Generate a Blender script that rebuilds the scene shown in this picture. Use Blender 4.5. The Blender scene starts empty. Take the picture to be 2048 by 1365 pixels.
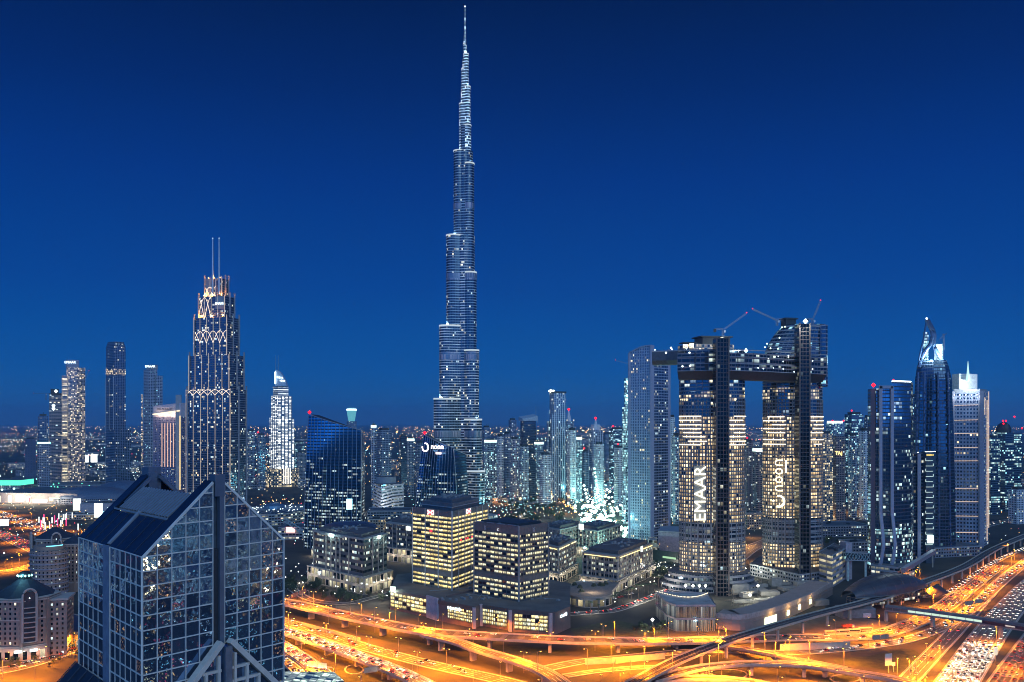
import bpy, math, random
from mathutils import Vector
RN = random.Random(11)
PI = math.pi
SC = bpy.context.scene
COL = SC.collection

# ------------------------------------------------------------------ camera, sky, light, exposure
FPX, CAMZ, HOR = 1800.0, 170.0, 845.0          # focal length in photo pixels, eye height, horizon row
cam_d = bpy.data.cameras.new('camera')
cam = bpy.data.objects.new('camera', cam_d); COL.objects.link(cam)
cam.location = (0, 0, CAMZ); cam.rotation_euler = (PI / 2, 0, 0)
cam_d.sensor_width = 36; cam_d.lens = 36 * FPX / 2048
cam_d.shift_y = (HOR - 682.5) / 2048
cam_d.clip_start = 1; cam_d.clip_end = 120000
SC.camera = cam
SC.view_settings.view_transform = 'Standard'; SC.view_settings.look = 'None'
SC.view_settings.exposure = 0; SC.view_settings.gamma = 1
SC.cycles.max_bounces = 4; SC.cycles.diffuse_bounces = 2; SC.cycles.glossy_bounces = 3
SC.cycles.transmission_bounces = 2; SC.cycles.volume_bounces = 1; SC.cycles.sample_clamp_indirect = 3
SC.cycles.caustics_reflective = False; SC.cycles.caustics_refractive = False
SC.cycles.use_fast_gi = False
SC.cycles.filter_width = 1.0

def srgb(r, g, b):
    f = lambda c: c / 12.92 if c <= .04045 else ((c + .055) / 1.055) ** 2.4
    return (f(r / 255), f(g / 255), f(b / 255), 1)

AFTERGLOW_FILL, ZENITH = 5.0, 5.0
W = bpy.data.worlds.new('World'); SC.world = W; W.use_nodes = True
wn = W.node_tree; wn.nodes.clear()
wo = wn.nodes.new('ShaderNodeOutputWorld'); wb = wn.nodes.new('ShaderNodeBackground')
tc = wn.nodes.new('ShaderNodeTexCoord'); sx = wn.nodes.new('ShaderNodeSeparateXYZ')
cr = wn.nodes.new('ShaderNodeValToRGB'); mr = wn.nodes.new('ShaderNodeMapRange')
wn.links.new(tc.outputs['Generated'], sx.inputs[0]); wn.links.new(sx.outputs['Z'], mr.inputs['Value'])
mr.inputs['From Min'].default_value = -.05; mr.inputs['From Max'].default_value = .6
wn.links.new(mr.outputs[0], cr.inputs[0]); wn.links.new(cr.outputs[0], wb.inputs[0]); wn.links.new(wb.outputs[0], wo.inputs[0])
el = cr.color_ramp.elements
stops = [(0.0, (34, 74, 130)), (.075, (52, 92, 150)), (.105, (18, 98, 168)), (.16, (0, 86, 164)), (.30, (0, 66, 148)),
         (.47, (0, 50, 130)), (.60, (0, 37, 105)), (.73, (0, 25, 78)), (1.0, (1, 15, 46))]
el[0].position, el[0].color = stops[0][0], srgb(*stops[0][1])
el[1].position, el[1].color = stops[-1][0], srgb(*stops[-1][1])
for p, c in stops[1:-1]:
    e = el.new(p); e.color = srgb(*c)
# sky out of view raised as fill: western (-Y) afterglow boosted, and overhead too
def wmath(op, a, b):
    nd = wn.nodes.new('ShaderNodeMath'); nd.operation = op
    for i, v in enumerate((a, b)):
        if hasattr(v, 'is_output'): wn.links.new(v, nd.inputs[i])
        else: nd.inputs[i].default_value = v
    return nd.outputs[0]
def wrange(v, a, b, c, d):
    nd = wn.nodes.new('ShaderNodeMapRange'); nd.interpolation_type = 'SMOOTHSTEP'; wn.links.new(v, nd.inputs[0])
    for i, q in enumerate((a, b, c, d)): nd.inputs[i + 1].default_value = q
    return nd.outputs[0]
west = wrange(wmath('MULTIPLY', sx.outputs['Y'], -1.0), -.35, .8, 0, AFTERGLOW_FILL)
over = wrange(sx.outputs['Z'], .44, .8, 0, ZENITH)
wn.links.new(wmath('ADD', wmath('ADD', west, over), 1.0), wb.inputs[1])
dusk = wn.nodes.new('ShaderNodeMix'); dusk.data_type = 'RGBA'
wn.links.new(wmath('MULTIPLY', west, .5 / AFTERGLOW_FILL), dusk.inputs[0]); wn.links.new(cr.outputs[0], dusk.inputs[6]); dusk.inputs[7].default_value = (.028, .09, .185, 1)
wn.links.new(dusk.outputs[2], wb.inputs[0])

sd = bpy.data.lights.new('dusk_fill', 'SUN'); sd.energy = .5; sd.angle = math.radians(40); sd.color = (.86, 1.0, .93)  # sun lamp added as soft neutral fill on facades facing the eye
sun = bpy.data.objects.new('dusk_fill', sd); COL.objects.link(sun)
sun.rotation_euler = (math.radians(62), 0, math.radians(25))

# ------------------------------------------------------------------ coordinates
def PX(px, Y): return (px - 1024) / FPX * Y
def PZ(py, Y): return CAMZ - (py - HOR) / FPX * Y
def G(px, py, z=0.0):
    Y = (CAMZ - z) * FPX / (py - HOR)
    return Vector((PX(px, Y), Y, z))
def D(py, z=0.0): return (CAMZ - z) * FPX / (py - HOR)
def at(px, py, Y): return Vector((PX(px, Y), Y, PZ(py, Y)))

# ------------------------------------------------------------------ materials
class NT:
    def __init__(s, nt): s.nt = nt
    def n(s, t, **kw):
        nd = s.nt.nodes.new(t)
        for k, v in kw.items(): setattr(nd, k, v)
        return nd
    def put(s, sock, v):
        if v is None: return
        if hasattr(v, 'is_output'): s.nt.links.new(v, sock)
        else:
            if isinstance(v, (tuple, list)) and len(v) == 3 and sock.type == 'RGBA': v = (*v, 1)
            sock.default_value = v
    def m(s, op, a, b=None, c=None):
        nd = s.n('ShaderNodeMath', operation=op)
        for i, v in enumerate((a, b, c)): s.put(nd.inputs[i], v)
        return nd.outputs[0]
    def mix(s, f, a, b):
        nd = s.n('ShaderNodeMix', data_type='RGBA')
        s.put(nd.inputs[0], f); s.put(nd.inputs[6], a); s.put(nd.inputs[7], b)
        return nd.outputs[2]
    def comb(s, x, y, z):
        nd = s.n('ShaderNodeCombineXYZ')
        for i, v in enumerate((x, y, z)): s.put(nd.inputs[i], v)
        return nd.outputs[0]
    def white(s, vec):
        nd = s.n('ShaderNodeTexWhiteNoise', noise_dimensions='3D'); s.put(nd.inputs['Vector'], vec)
        return nd.outputs['Value'], nd.outputs['Color']
    def noise(s, vec, scale, detail=2.0, rough=.5):
        nd = s.n('ShaderNodeTexNoise'); s.put(nd.inputs['Vector'], vec)
        nd.inputs['Scale'].default_value = scale; nd.inputs['Detail'].default_value = detail; nd.inputs['Roughness'].default_value = rough
        return nd.outputs[0]
    def ramp(s, v, a, b):
        nd = s.n('ShaderNodeMapRange'); s.put(nd.inputs[0], v); nd.inputs[1].default_value = a; nd.inputs[2].default_value = b
        return nd.outputs[0]

MATS = {}
def newmat(name):
    m = bpy.data.materials.new(name); m.use_nodes = True
    t = NT(m.node_tree); p = m.node_tree.nodes['Principled BSDF']
    return m, t, p

def plain(name, col, rough=.6, metal=0.0, var=.25, scale=.4, spec=.5):
    """an ordinary matt or glossy surface with some wear in its colour"""
    if name in MATS: return MATS[name]
    m, t, p = newmat(name)
    tcn = t.n('ShaderNodeTexCoord')
    f = t.noise(tcn.outputs['Object'], scale, 4, .6)
    f = t.ramp(f, .3, .7)
    a = tuple(c * (1 - var) for c in col); b = tuple(min(1, c * (1 + var)) for c in col)
    t.put(p.inputs['Base Color'], t.mix(f, a, b))
    p.inputs['Roughness'].default_value = rough; p.inputs['Metallic'].default_value = metal
    p.inputs['Specular IOR Level'].default_value = spec
    MATS[name] = m; return m

def glow(name, col, st=1.5, sample=False):
    """the surface of a lamp, lit sign or light strip"""
    if name in MATS: return MATS[name]
    m, t, p = newmat(name)
    p.inputs['Base Color'].default_value = (.05, .05, .05, 1); p.inputs['Roughness'].default_value = .5
    p.inputs['Emission Color'].default_value = (*col, 1); p.inputs['Emission Strength'].default_value = st
    m.cycles.emission_sampling = 'AUTO' if sample else 'NONE'
    MATS[name] = m; return m

def cells_group():
    g = bpy.data.node_groups.new('facade_cells', 'ShaderNodeTree')
    def inp(n, d):
        s = g.interface.new_socket(n, in_out='INPUT', socket_type='NodeSocketFloat'); s.default_value = d
    for n, d in (('BayW', 3), ('FloorH', 3.8), ('MX', .1), ('Lo', .25), ('Hi', .08), ('Frac', .3), ('Coh', .4), ('Seed', 0), ('BandH', .12)): inp(n, d)
    for n in ('Mask', 'Lit', 'Rnd', 'Band', 'CellR'):
        g.interface.new_socket(n, in_out='OUTPUT', socket_type='NodeSocketFloat')
    t = NT(g); gi = t.n('NodeGroupInput'); go = t.n('NodeGroupOutput'); I = gi.outputs
    uv = t.n('ShaderNodeUVMap'); sp = t.n('ShaderNodeSeparateXYZ'); t.put(sp.inputs[0], uv.outputs[0])
    oi = t.n('ShaderNodeObjectInfo')
    seed = t.m('ADD', I['Seed'], t.m('MULTIPLY', oi.outputs['Random'], 91.7))
    x = t.m('DIVIDE', sp.outputs[0], I['BayW']); y = t.m('DIVIDE', sp.outputs[1], I['FloorH'])
    ix = t.m('FLOOR', x); iy = t.m('FLOOR', y); fx = t.m('FRACT', x); fy = t.m('FRACT', y)
    a = t.m('MULTIPLY', t.m('GREATER_THAN', fx, I['MX']), t.m('LESS_THAN', fx, t.m('SUBTRACT', 1, I['MX'])))
    b = t.m('MULTIPLY', t.m('GREATER_THAN', fy, I['Lo']), t.m('LESS_THAN', fy, t.m('SUBTRACT', 1, I['Hi'])))
    mask = t.m('MULTIPLY', a, b)
    r1, c1 = t.white(t.comb(ix, iy, seed))
    r2, _ = t.white(t.comb(t.m('FLOOR', t.m('DIVIDE', ix, 6.0)), iy, t.m('ADD', seed, 17.3)))
    prob = t.m('ADD', t.m('MULTIPLY', I['Frac'], t.m('SUBTRACT', 1, I['Coh'])), t.m('MULTIPLY', I['Coh'], t.m('LESS_THAN', r2, I['Frac'])))
    lit = t.m('LESS_THAN', r1, prob)
    cs = t.n('ShaderNodeSeparateXYZ'); t.put(cs.inputs[0], c1)
    br = t.m('ADD', .12, t.m('MULTIPLY', .95, t.m('POWER', cs.outputs[1], 2.4)))
    blind, _ = t.white(t.comb(t.m('FLOOR', t.m('MULTIPLY', x, 4)), iy, t.m('ADD', seed, 3.1)))
    ns = t.noise(t.comb(t.m('MULTIPLY', sp.outputs[0], 1.0), t.m('MULTIPLY', sp.outputs[1], 1.5), seed), 1.1, 2, .6)
    inner = t.m('MULTIPLY', t.m('ADD', .45, t.m('MULTIPLY', .55, blind)), t.m('ADD', .35, t.m('MULTIPLY', fy, .9)))
    inner = t.m('MULTIPLY', inner, t.m('ADD', .4, t.m('MULTIPLY', 1.2, ns)))
    t.put(go.inputs['Mask'], mask); t.put(go.inputs['Lit'], t.m('MULTIPLY', t.m('MULTIPLY', lit, br), t.m('MULTIPLY', inner, mask)))
    t.put(go.inputs['Rnd'], cs.outputs[2])
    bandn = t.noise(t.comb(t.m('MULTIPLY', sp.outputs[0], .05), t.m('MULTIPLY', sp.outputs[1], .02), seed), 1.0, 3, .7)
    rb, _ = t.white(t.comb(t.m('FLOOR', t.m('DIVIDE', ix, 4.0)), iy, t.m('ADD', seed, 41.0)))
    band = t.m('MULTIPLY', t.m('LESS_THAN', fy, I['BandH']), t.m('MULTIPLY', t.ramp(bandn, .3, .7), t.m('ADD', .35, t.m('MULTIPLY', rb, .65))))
    t.put(go.inputs['Band'], band); t.put(go.inputs['CellR'], r1)
    return g
CELLS = cells_group()

WARM = (1.0, .78, .42); CREAM = (1.0, .86, .55); COOL = (.62, .9, 1.0); TEAL = (.35, .85, .95); ORANGE = (1.0, .45, .12)
def facade(name, bw=3.0, fh=3.8, mx=.12, lo=.25, hi=.08, wall=(.25, .27, .3), glass=(.014, .022, .04), frac=.3, coh=.4,
           cA=WARM, cB=COOL, st=2.0, seed=0.0, cg=(.13, .24, .40), wr=.6, gr=.12, band=0.0, bandh=.12, bandcol=(.8, .9, 1.0), wm=0.0, coat=.45):
    """a wall of windows: bays and storeys, some of them lit"""
    if name in MATS: return MATS[name]
    m, t, p = newmat(name)
    g = t.n('ShaderNodeGroup'); g.node_tree = CELLS
    for k, v in (('BayW', bw), ('FloorH', fh), ('MX', mx), ('Lo', lo), ('Hi', hi), ('Frac', frac), ('Coh', coh), ('Seed', seed), ('BandH', bandh)):
        g.inputs[k].default_value = v
    M = g.outputs['Mask']
    wallv = t.mix(t.ramp(g.outputs['CellR'], 0, 1), tuple(c * .82 for c in wall), tuple(min(1, c * 1.15) for c in wall))
    glassv = t.mix(g.outputs['Rnd'], tuple(c * .6 for c in glass), tuple(c * 1.7 for c in glass))
    if coat > 0:                                             # metal-coated solar glass
        glassv = t.mix(g.outputs['Rnd'], tuple(c * coat * .8 for c in cg), tuple(c * coat * 1.2 for c in cg))
        t.put(p.inputs['Metallic'], t.m('ADD', wm, t.m('MULTIPLY', M, .9 - wm)))
    t.put(p.inputs['Base Color'], t.mix(M, wallv, glassv))
    t.put(p.inputs['Roughness'], t.m('ADD', wr, t.m('MULTIPLY', M, gr - wr)))
    p.inputs['Specular IOR Level'].default_value = .6
    if coat <= 0: p.inputs['Metallic'].default_value = wm
    ec = t.mix(g.outputs['Rnd'], cA, cB)
    es = t.m('MULTIPLY', g.outputs['Lit'], st * 1.35)
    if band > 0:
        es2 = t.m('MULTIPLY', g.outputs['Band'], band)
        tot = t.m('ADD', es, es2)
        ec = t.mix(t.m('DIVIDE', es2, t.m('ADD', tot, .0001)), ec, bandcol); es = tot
    t.put(p.inputs['Emission Color'], ec); t.put(p.inputs['Emission Strength'], es)
    m.cycles.emission_sampling = 'NONE'
    MATS[name] = m; return m

def window_mat(name, cA, cB, st, frac=.9, glass=(.012, .018, .03), rough=.08, lo=.25):
    """one window (its UV runs 0..1): ceiling lights above, furniture below, dark when nobody is in"""
    if name in MATS: return MATS[name]
    m, t, p = newmat(name)
    uv = t.n('ShaderNodeUVMap'); sp = t.n('ShaderNodeSeparateXYZ'); t.put(sp.inputs[0], uv.outputs[0])
    wx = t.m('FLOOR', sp.outputs[0]); wy = t.m('FLOOR', sp.outputs[1])
    fx = t.m('FRACT', sp.outputs[0]); fy = t.m('FRACT', sp.outputs[1])
    r, c = t.white(t.comb(wx, wy, 2.7)); cs = t.n('ShaderNodeSeparateXYZ'); t.put(cs.inputs[0], c)
    lit = t.m('LESS_THAN', r, frac)
    seedv = t.m('MULTIPLY', r, 53.0)
    stripe, _ = t.white(t.comb(t.m('FLOOR', t.m('MULTIPLY', fx, 7)), t.m('FLOOR', t.m('MULTIPLY', fy, 1.6)), seedv))
    ns = t.noise(t.comb(t.m('MULTIPLY', fx, 6), t.m('MULTIPLY', fy, 3), seedv), 1.4, 3, .65)
    desk = t.m('GREATER_THAN', fy, t.m('ADD', lo - .12, t.m('MULTIPLY', .34, ns)))
    br = t.m('MULTIPLY', t.m('ADD', .25, t.m('MULTIPLY', desk, .9)), t.m('ADD', .3, t.m('MULTIPLY', 1.1, stripe)))
    br = t.m('MULTIPLY', br, t.m('ADD', .35, t.m('MULTIPLY', .8, cs.outputs[1])))
    br = t.m('MULTIPLY', br, t.m('ADD', .5, ns))
    p.inputs['Base Color'].default_value = (*glass, 1); p.inputs['Roughness'].default_value = rough
    p.inputs['Specular IOR Level'].default_value = .7
    t.put(p.inputs['Emission Color'], t.mix(t.m('POWER', cs.outputs[2], 2), cA, cB))
    t.put(p.inputs['Emission Strength'], t.m('MULTIPLY', t.m('MULTIPLY', br, lit), st))
    m.cycles.emission_sampling = 'NONE'
    MATS[name] = m; return m

# ------------------------------------------------------------------ meshes
class MB:
    def __init__(s): s.v = []; s.f = []; s.m = []; s.uv = []
    def face(s, pts, m=0, uv=None):
        i = len(s.v); s.v += [tuple(p) for p in pts]; s.f.append(tuple(range(i, i + len(pts)))); s.m.append(m)
        s.uv += uv if uv else [(p[0], p[1]) for p in pts]
    def prism(s, poly, z0, z1, m=0, cap=1, bottom=False, top_poly=None, uz=None, u0=0.0):
        """upright walls over a plan polygon; z0/z1 may be numbers or one height per corner"""
        n = len(poly)
        if sum(poly[i][0] * poly[(i + 1) % n][1] - poly[(i + 1) % n][0] * poly[i][1] for i in range(n)) < 0:
            poly = poly[::-1]
            if top_poly: top_poly = top_poly[::-1]
            if not isinstance(z0, (int, float)): z0 = z0[::-1]
            if not isinstance(z1, (int, float)): z1 = z1[::-1]
        tp = top_poly or poly
        a = [z0] * n if isinstance(z0, (int, float)) else z0
        b = [z1] * n if isinstance(z1, (int, float)) else z1
        u = u0
        for i in range(n):
            j = (i + 1) % n; L = math.hypot(poly[j][0] - poly[i][0], poly[j][1] - poly[i][1])
            s.face([(poly[i][0], poly[i][1], a[i]), (poly[j][0], poly[j][1], a[j]), (tp[j][0], tp[j][1], b[j]), (tp[i][0], tp[i][1], b[i])],
                   m, [(u, a[i]), (u + L, a[j]), (u + L, b[j]), (u, b[i])])
            u += L
        if cap is not None: s.face([(p[0], p[1], z) for p, z in zip(tp, b)], cap)
        if bottom: s.face([(p[0], p[1], z) for p, z in list(zip(poly, a))[::-1]], cap if cap is not None else m)
    def box(s, x, y, sx, sy, z0, z1, ang=0.0, m=0, cap=None):
        c, q = math.cos(ang), math.sin(ang)
        P = [(x + c * a * sx / 2 - q * b * sy / 2, y + q * a * sx / 2 + c * b * sy / 2) for a, b in ((-1, -1), (1, -1), (1, 1), (-1, 1))]
        s.prism(P, z0, z1, m, m if cap is None else cap, True)
    def bar(s, a, b, w, h, m=0, up=(0, 0, 1)):
        a, b = Vector(a), Vector(b); d = (b - a)
        if d.length < 1e-6: return
        d = d.normalized(); u = Vector(up)
        if abs(d.dot(u)) > .98: u = Vector((0, 1, 0)) if abs(d.y) < .9 else Vector((1, 0, 0))
        r = d.cross(u).normalized() * (w / 2); u = r.cross(d).normalized() * (h / 2)
        c = [r + u, -r + u, -r - u, r - u]
        for i in range(4):
            j = (i + 1) % 4; s.face([a + c[j], a + c[i], b + c[i], b + c[j]], m)
        s.face([a + q for q in c], m); s.face([b + q for q in c[::-1]], m)
    def tube(s, pts, r, n=6, m=0, closed=False):
        pts = [Vector(p) for p in pts]; R = []
        for i, p in enumerate(pts):
            d = (pts[min(i + 1, len(pts) - 1)] - pts[max(i - 1, 0)]).normalized()
            u = Vector((0, 0, 1)) if abs(d.z) < .95 else Vector((0, 1, 0))
            x = d.cross(u).normalized(); y = x.cross(d).normalized()
            rr = r[i] if isinstance(r, (list, tuple)) else r
            R.append([p + x * (math.cos(2 * PI * k / n) * rr) + y * (math.sin(2 * PI * k / n) * rr) for k in range(n)])
        for i in range(len(R) - 1):
            for k in range(n):
                l = (k + 1) % n; s.face([R[i][k], R[i][l], R[i + 1][l], R[i + 1][k]], m)
        s.face(R[0][::-1], m); s.face(R[-1], m)
    def lathe(s, c, prof, n=12, m=0):
        """rings (radius, z) round a vertical line"""
        for (r0, z0), (r1, z1) in zip(prof, prof[1:]):
            for k in range(n):
                a, b = 2 * PI * k / n, 2 * PI * (k + 1) / n
                s.face([(c[0] + r0 * math.cos(a), c[1] + r0 * math.sin(a), z0), (c[0] + r0 * math.cos(b), c[1] + r0 * math.sin(b), z0),
                        (c[0] + r1 * math.cos(b), c[1] + r1 * math.sin(b), z1), (c[0] + r1 * math.cos(a), c[1] + r1 * math.sin(a), z1)], m,
                       [(r0 * a, z0), (r0 * b, z0), (r0 * b, z1), (r0 * a, z1)])
    def octa(s, c, r, m=0, rz=None):
        x, y, z = c; rz = rz or r
        P = [(x + r, y, z), (x, y + r, z), (x - r, y, z), (x, y - r, z)]; T = (x, y, z + rz); B = (x, y, z - rz)
        for i in range(4):
            s.face([P[i], P[(i + 1) % 4], T], m); s.face([P[(i + 1) % 4], P[i], B], m)
    def sweep(s, path, prof, m=0, closed=True, ends=True):
        """a cross-section (sideways, up) carried along a path"""
        P = [Vector(p) for p in path]; R = []; L = 0; U = []
        for i, p in enumerate(P):
            d = P[min(i + 1, len(P) - 1)] - P[max(i - 1, 0)]; d.z = 0; d.normalize(); r = Vector((d.y, -d.x, 0))
            R.append([p + r * a + Vector((0, 0, b)) for a, b in prof]); U.append(L)
            if i + 1 < len(P): L += (P[i + 1] - p).length
        n = len(prof)
        for i in range(len(R) - 1):
            for k in range(n if closed else n - 1):
                l = (k + 1) % n
                s.face([R[i][k], R[i + 1][k], R[i + 1][l], R[i][l]], m, [(prof[k][0], U[i]), (prof[k][0], U[i + 1]), (prof[l][0], U[i + 1]), (prof[l][0], U[i])])
        if closed and ends: s.face(R[0], m); s.face(R[-1][::-1], m)
    def build(s, name, mats, parent=None):
        o0 = ORI.get(parent, Vector((0, 0, 0))) if parent else Vector((0, 0, 0))
        me = bpy.data.meshes.new(name)
        me.from_pydata([(a - o0.x, b - o0.y, c - o0.z) for a, b, c in s.v], [], s.f)
        for q in (mats if isinstance(mats, (list, tuple)) else [mats]): me.materials.append(q)
        me.polygons.foreach_set('material_index', s.m)
        uv = me.uv_layers.new(name='UVMap'); uv.data.foreach_set('uv', [c for q in s.uv for c in q])
        me.update()
        o = bpy.data.objects.new(name, me); COL.objects.link(o)
        if parent: o.parent = parent; ORI[o] = o0
        return o
ORI = {}
def tag(o, label=None, cat=None, group=None, kind=None):
    if label: o['label'] = label
    if cat: o['category'] = cat
    if group: o['group'] = group
    if kind: o['kind'] = kind
    return o
def thing(name, label, cat, loc=(0, 0, 0), group=None, rz=0.0):
    o = bpy.data.objects.new(name, None); COL.objects.link(o); o.location = loc; o.rotation_euler = (0, 0, rz)
    o.empty_display_size = .5
    ORI[o] = Vector(loc); return tag(o, label, cat, group)
def dup(root, loc, rz=0.0, label=None, group=None, scale=None):
    r = root.copy(); COL.objects.link(r); r.location = loc; r.rotation_euler = (0, 0, rz)
    if scale: r.scale = scale if isinstance(scale, tuple) else (scale,) * 3
    if label: r['label'] = label
    if group: r['group'] = group
    for ch in list(root.children):
        c = ch.copy(); COL.objects.link(c); c.parent = r
        for g in ch.children:
            d = g.copy(); COL.objects.link(d); d.parent = c
    return r
def spline(pts, step=8.0):
    P = [Vector(p) for p in pts]; out = []
    for i in range(len(P) - 1):
        a, b = P[i], P[i + 1]; p0 = P[i - 1] if i else a * 2 - b; p3 = P[i + 2] if i + 2 < len(P) else b * 2 - a
        n = max(2, int((b - a).length / step))
        for k in range(n):
            t = k / n
            out.append(.5 * ((2 * a) + (b - p0) * t + (2 * p0 - 5 * a + 4 * b - p3) * t * t + (3 * a - p0 - 3 * b + p3) * t ** 3))
    out.append(P[-1]); return out

# lettering: every word is made once, while the scene is still empty
TXT = {}
def make_words(words):
    os_ = []
    for w in words:
        c = bpy.data.curves.new('w', 'FONT'); c.body = w; c.extrude = .04; c.align_x = 'CENTER'; c.align_y = 'CENTER'; c.resolution_u = 3
        c.offset = -.004
        o = bpy.data.objects.new('w', c); COL.objects.link(o); os_.append((w, o, c))
    dg = bpy.context.evaluated_depsgraph_get(); dg.update()
    for w, o, c in os_:
        me = o.evaluated_get(dg).to_mesh()
        TXT[w] = ([v.co.copy() for v in me.vertices], [tuple(p.vertices) for p in me.polygons])
    for w, o, c in os_: bpy.data.objects.remove(o); bpy.data.curves.remove(c)
make_words(['EMAAR', 'THE ADDRESS', 'noon', 'C', 'TAJ'])
def lettering(word, c, right, up, width, mat, parent, name='lettering', depth=.3):
    V, Fc = TXT[word]; xs = [v.x for v in V]; ys = [v.y for v in V]
    w = max(xs) - min(xs); mx, my = (max(xs) + min(xs)) / 2, (max(ys) + min(ys)) / 2; k = width / w
    right, up = Vector(right).normalized(), Vector(up).normalized(); nrm = right.cross(up)
    b = MB(); c = Vector(c)
    W_ = [c + right * ((v.x - mx) * k) + up * ((v.y - my) * k) + nrm * (v.z / .04 * depth) for v in V]
    for f in Fc: b.face([W_[i] for i in f])
    return b.build(name, mat, parent)

def strokes(c, right, w, h, n, mat, parent, seed=1):
    """lettering too small in the photograph to be read: a row of strokes of its size"""
    r = random.Random(seed); c = Vector(c); d = Vector(right).normalized(); b = MB(); up = Vector((0, 0, 1))
    for k in range(n):
        p = c + d * (w * ((k + .5) / n - .5)); hh = h * r.uniform(.55, 1); b.bar(p - up * hh / 2, p + up * hh / 2, w / n * .5, .3, 0, (0, 1, 0))
        if r.random() < .6: q = p + d * (w / n * .5); z = up * (h * r.choice((-.3, 0, .3))); b.bar(p + z, q + z, .3, h * .2)
    return b.build('lettering', mat, parent)

# ------------------------------------------------------------------ plans
def foot(xl, xr, Y, t=.5, k=.8):
    """rectangular plan seen between two photo columns at distance Y, its right face turned by t"""
    w = (xr - xl) / FPX * Y; a = w / (math.cos(t) + k * math.sin(t)); b = k * a
    c = Vector((PX(xl, Y) + b * math.sin(t), Y)); r = Vector((math.cos(t), math.sin(t))) * a; l = Vector((-math.sin(t), math.cos(t))) * b
    return [tuple(c), tuple(c + r), tuple(c + r + l), tuple(c + l)]
def para(c, r, l):
    c, r, l = Vector(c), Vector(r), Vector(l)
    return [tuple(c), tuple(r), tuple(r + l - c), tuple(l)]
def inset(poly, d):
    cx = sum(p[0] for p in poly) / len(poly); cy = sum(p[1] for p in poly) / len(poly); o = []
    for p in poly:
        v = Vector((p[0] - cx, p[1] - cy)); L = v.length; v *= max(.05, (L - d) / L); o.append((cx + v.x, cy + v.y))
    return o
def ctr(poly): return (sum(p[0] for p in poly) / len(poly), sum(p[1] for p in poly) / len(poly))
def ell(cx, cy, a, b, n=40, rot=0.0, a0=0.0, a1=2 * PI):
    o = []
    full = abs(a1 - a0 - 2 * PI) < 1e-6
    for i in range(n if full else n + 1):
        q = a0 + (a1 - a0) * i / n; x, y = a * math.cos(q), b * math.sin(q)
        o.append((cx + x * math.cos(rot) - y * math.sin(rot), cy + x * math.sin(rot) + y * math.cos(rot)))
    return o

ROOF = plain('roof_grey', (.12, .12, .13), .85, 0, .3, .08)
CONC = plain('pale_concrete', (.42, .4, .38), .8, 0, .15, .1)
GREYM = plain('grey_cladding', (.3, .31, .34), .5, 0, .12, .2)
DARKM = plain('dark_metal', (.04, .045, .05), .5, .3, .2, .5)
STEEL = plain('steel', (.4, .42, .45), .35, .8, .15, .5)
WHITEM = plain('white_cladding', (.62, .63, .66), .5, 0, .1, .1)
RED = glow('red_beacon', (1.0, .004, .014), 4)
WHT = glow('white_light', (.8, .97, 1.0), 4.5)
WHTW = glow('warm_white_light', (1.0, .85, .55), 3.2)
TEALG = glow('teal_light', (.35, .95, .9), 3.5)
ORG = glow('amber_light', (1.0, .42, .06), 5)
SIGN = glow('sign_white', (.75, .95, 1.0), 3.0)
def beacon(parent, p, r=1.6, mat=None, name='beacon'):
    b = MB(); b.octa((p[0], p[1], p[2] + r * .7), r); return b.build(name, mat or RED, parent)
def lamp(name, p, energy, col, size=.5, parent=None, kind='POINT', rot=None, spot=2.4, blend=.5):
    d = LAMPS.get((energy, col, size, kind, spot))
    if not d:
        d = bpy.data.lights.new(name, kind); d.energy = energy; d.color = col; d.shadow_soft_size = size
        if kind == 'SPOT': d.spot_size = spot; d.spot_blend = blend
        LAMPS[(energy, col, size, kind, spot)] = d
    o = bpy.data.objects.new(name, d); COL.objects.link(o); o.location = Vector(p) - (ORI.get(parent, Vector()) if parent else Vector())
    if rot: o.rotation_euler = rot
    if parent: o.parent = parent
    return o
LAMPS = {}
# ------------------------------------------------------------------ the ground
def ground():
    m, t, p = newmat('city_ground')
    tcn = t.n('ShaderNodeTexCoord')
    a = t.ramp(t.noise(tcn.outputs['Object'], .012, 5, .6), .35, .65); b = t.ramp(t.noise(tcn.outputs['Object'], .15, 4, .6), .3, .7)
    c = t.mix(a, (.04, .037, .034), (.105, .088, .066)); c = t.mix(t.m('MULTIPLY', b, .45), c, (.05, .05, .05))
    t.put(p.inputs['Base Color'], c); p.inputs['Roughness'].default_value = .9; p.inputs['Specular IOR Level'].default_value = .2
    g = MB(); n = 48; rings = [0, 400, 900, 1500, 2500, 4500, 9000, 20000, 60000]
    for r0, r1 in zip(rings, rings[1:]):
        for k in range(n):
            q0, q1 = 2 * PI * k / n, 2 * PI * (k + 1) / n
            P = [(r0 * math.cos(q0), r0 * math.sin(q0), 0), (r1 * math.cos(q0), r1 * math.sin(q0), 0), (r1 * math.cos(q1), r1 * math.sin(q1), 0), (r0 * math.cos(q1), r0 * math.sin(q1), 0)]
            g.face(P if r0 else P[:3])
    tag(g.build('ground', m), kind='structure')
ground()

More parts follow.
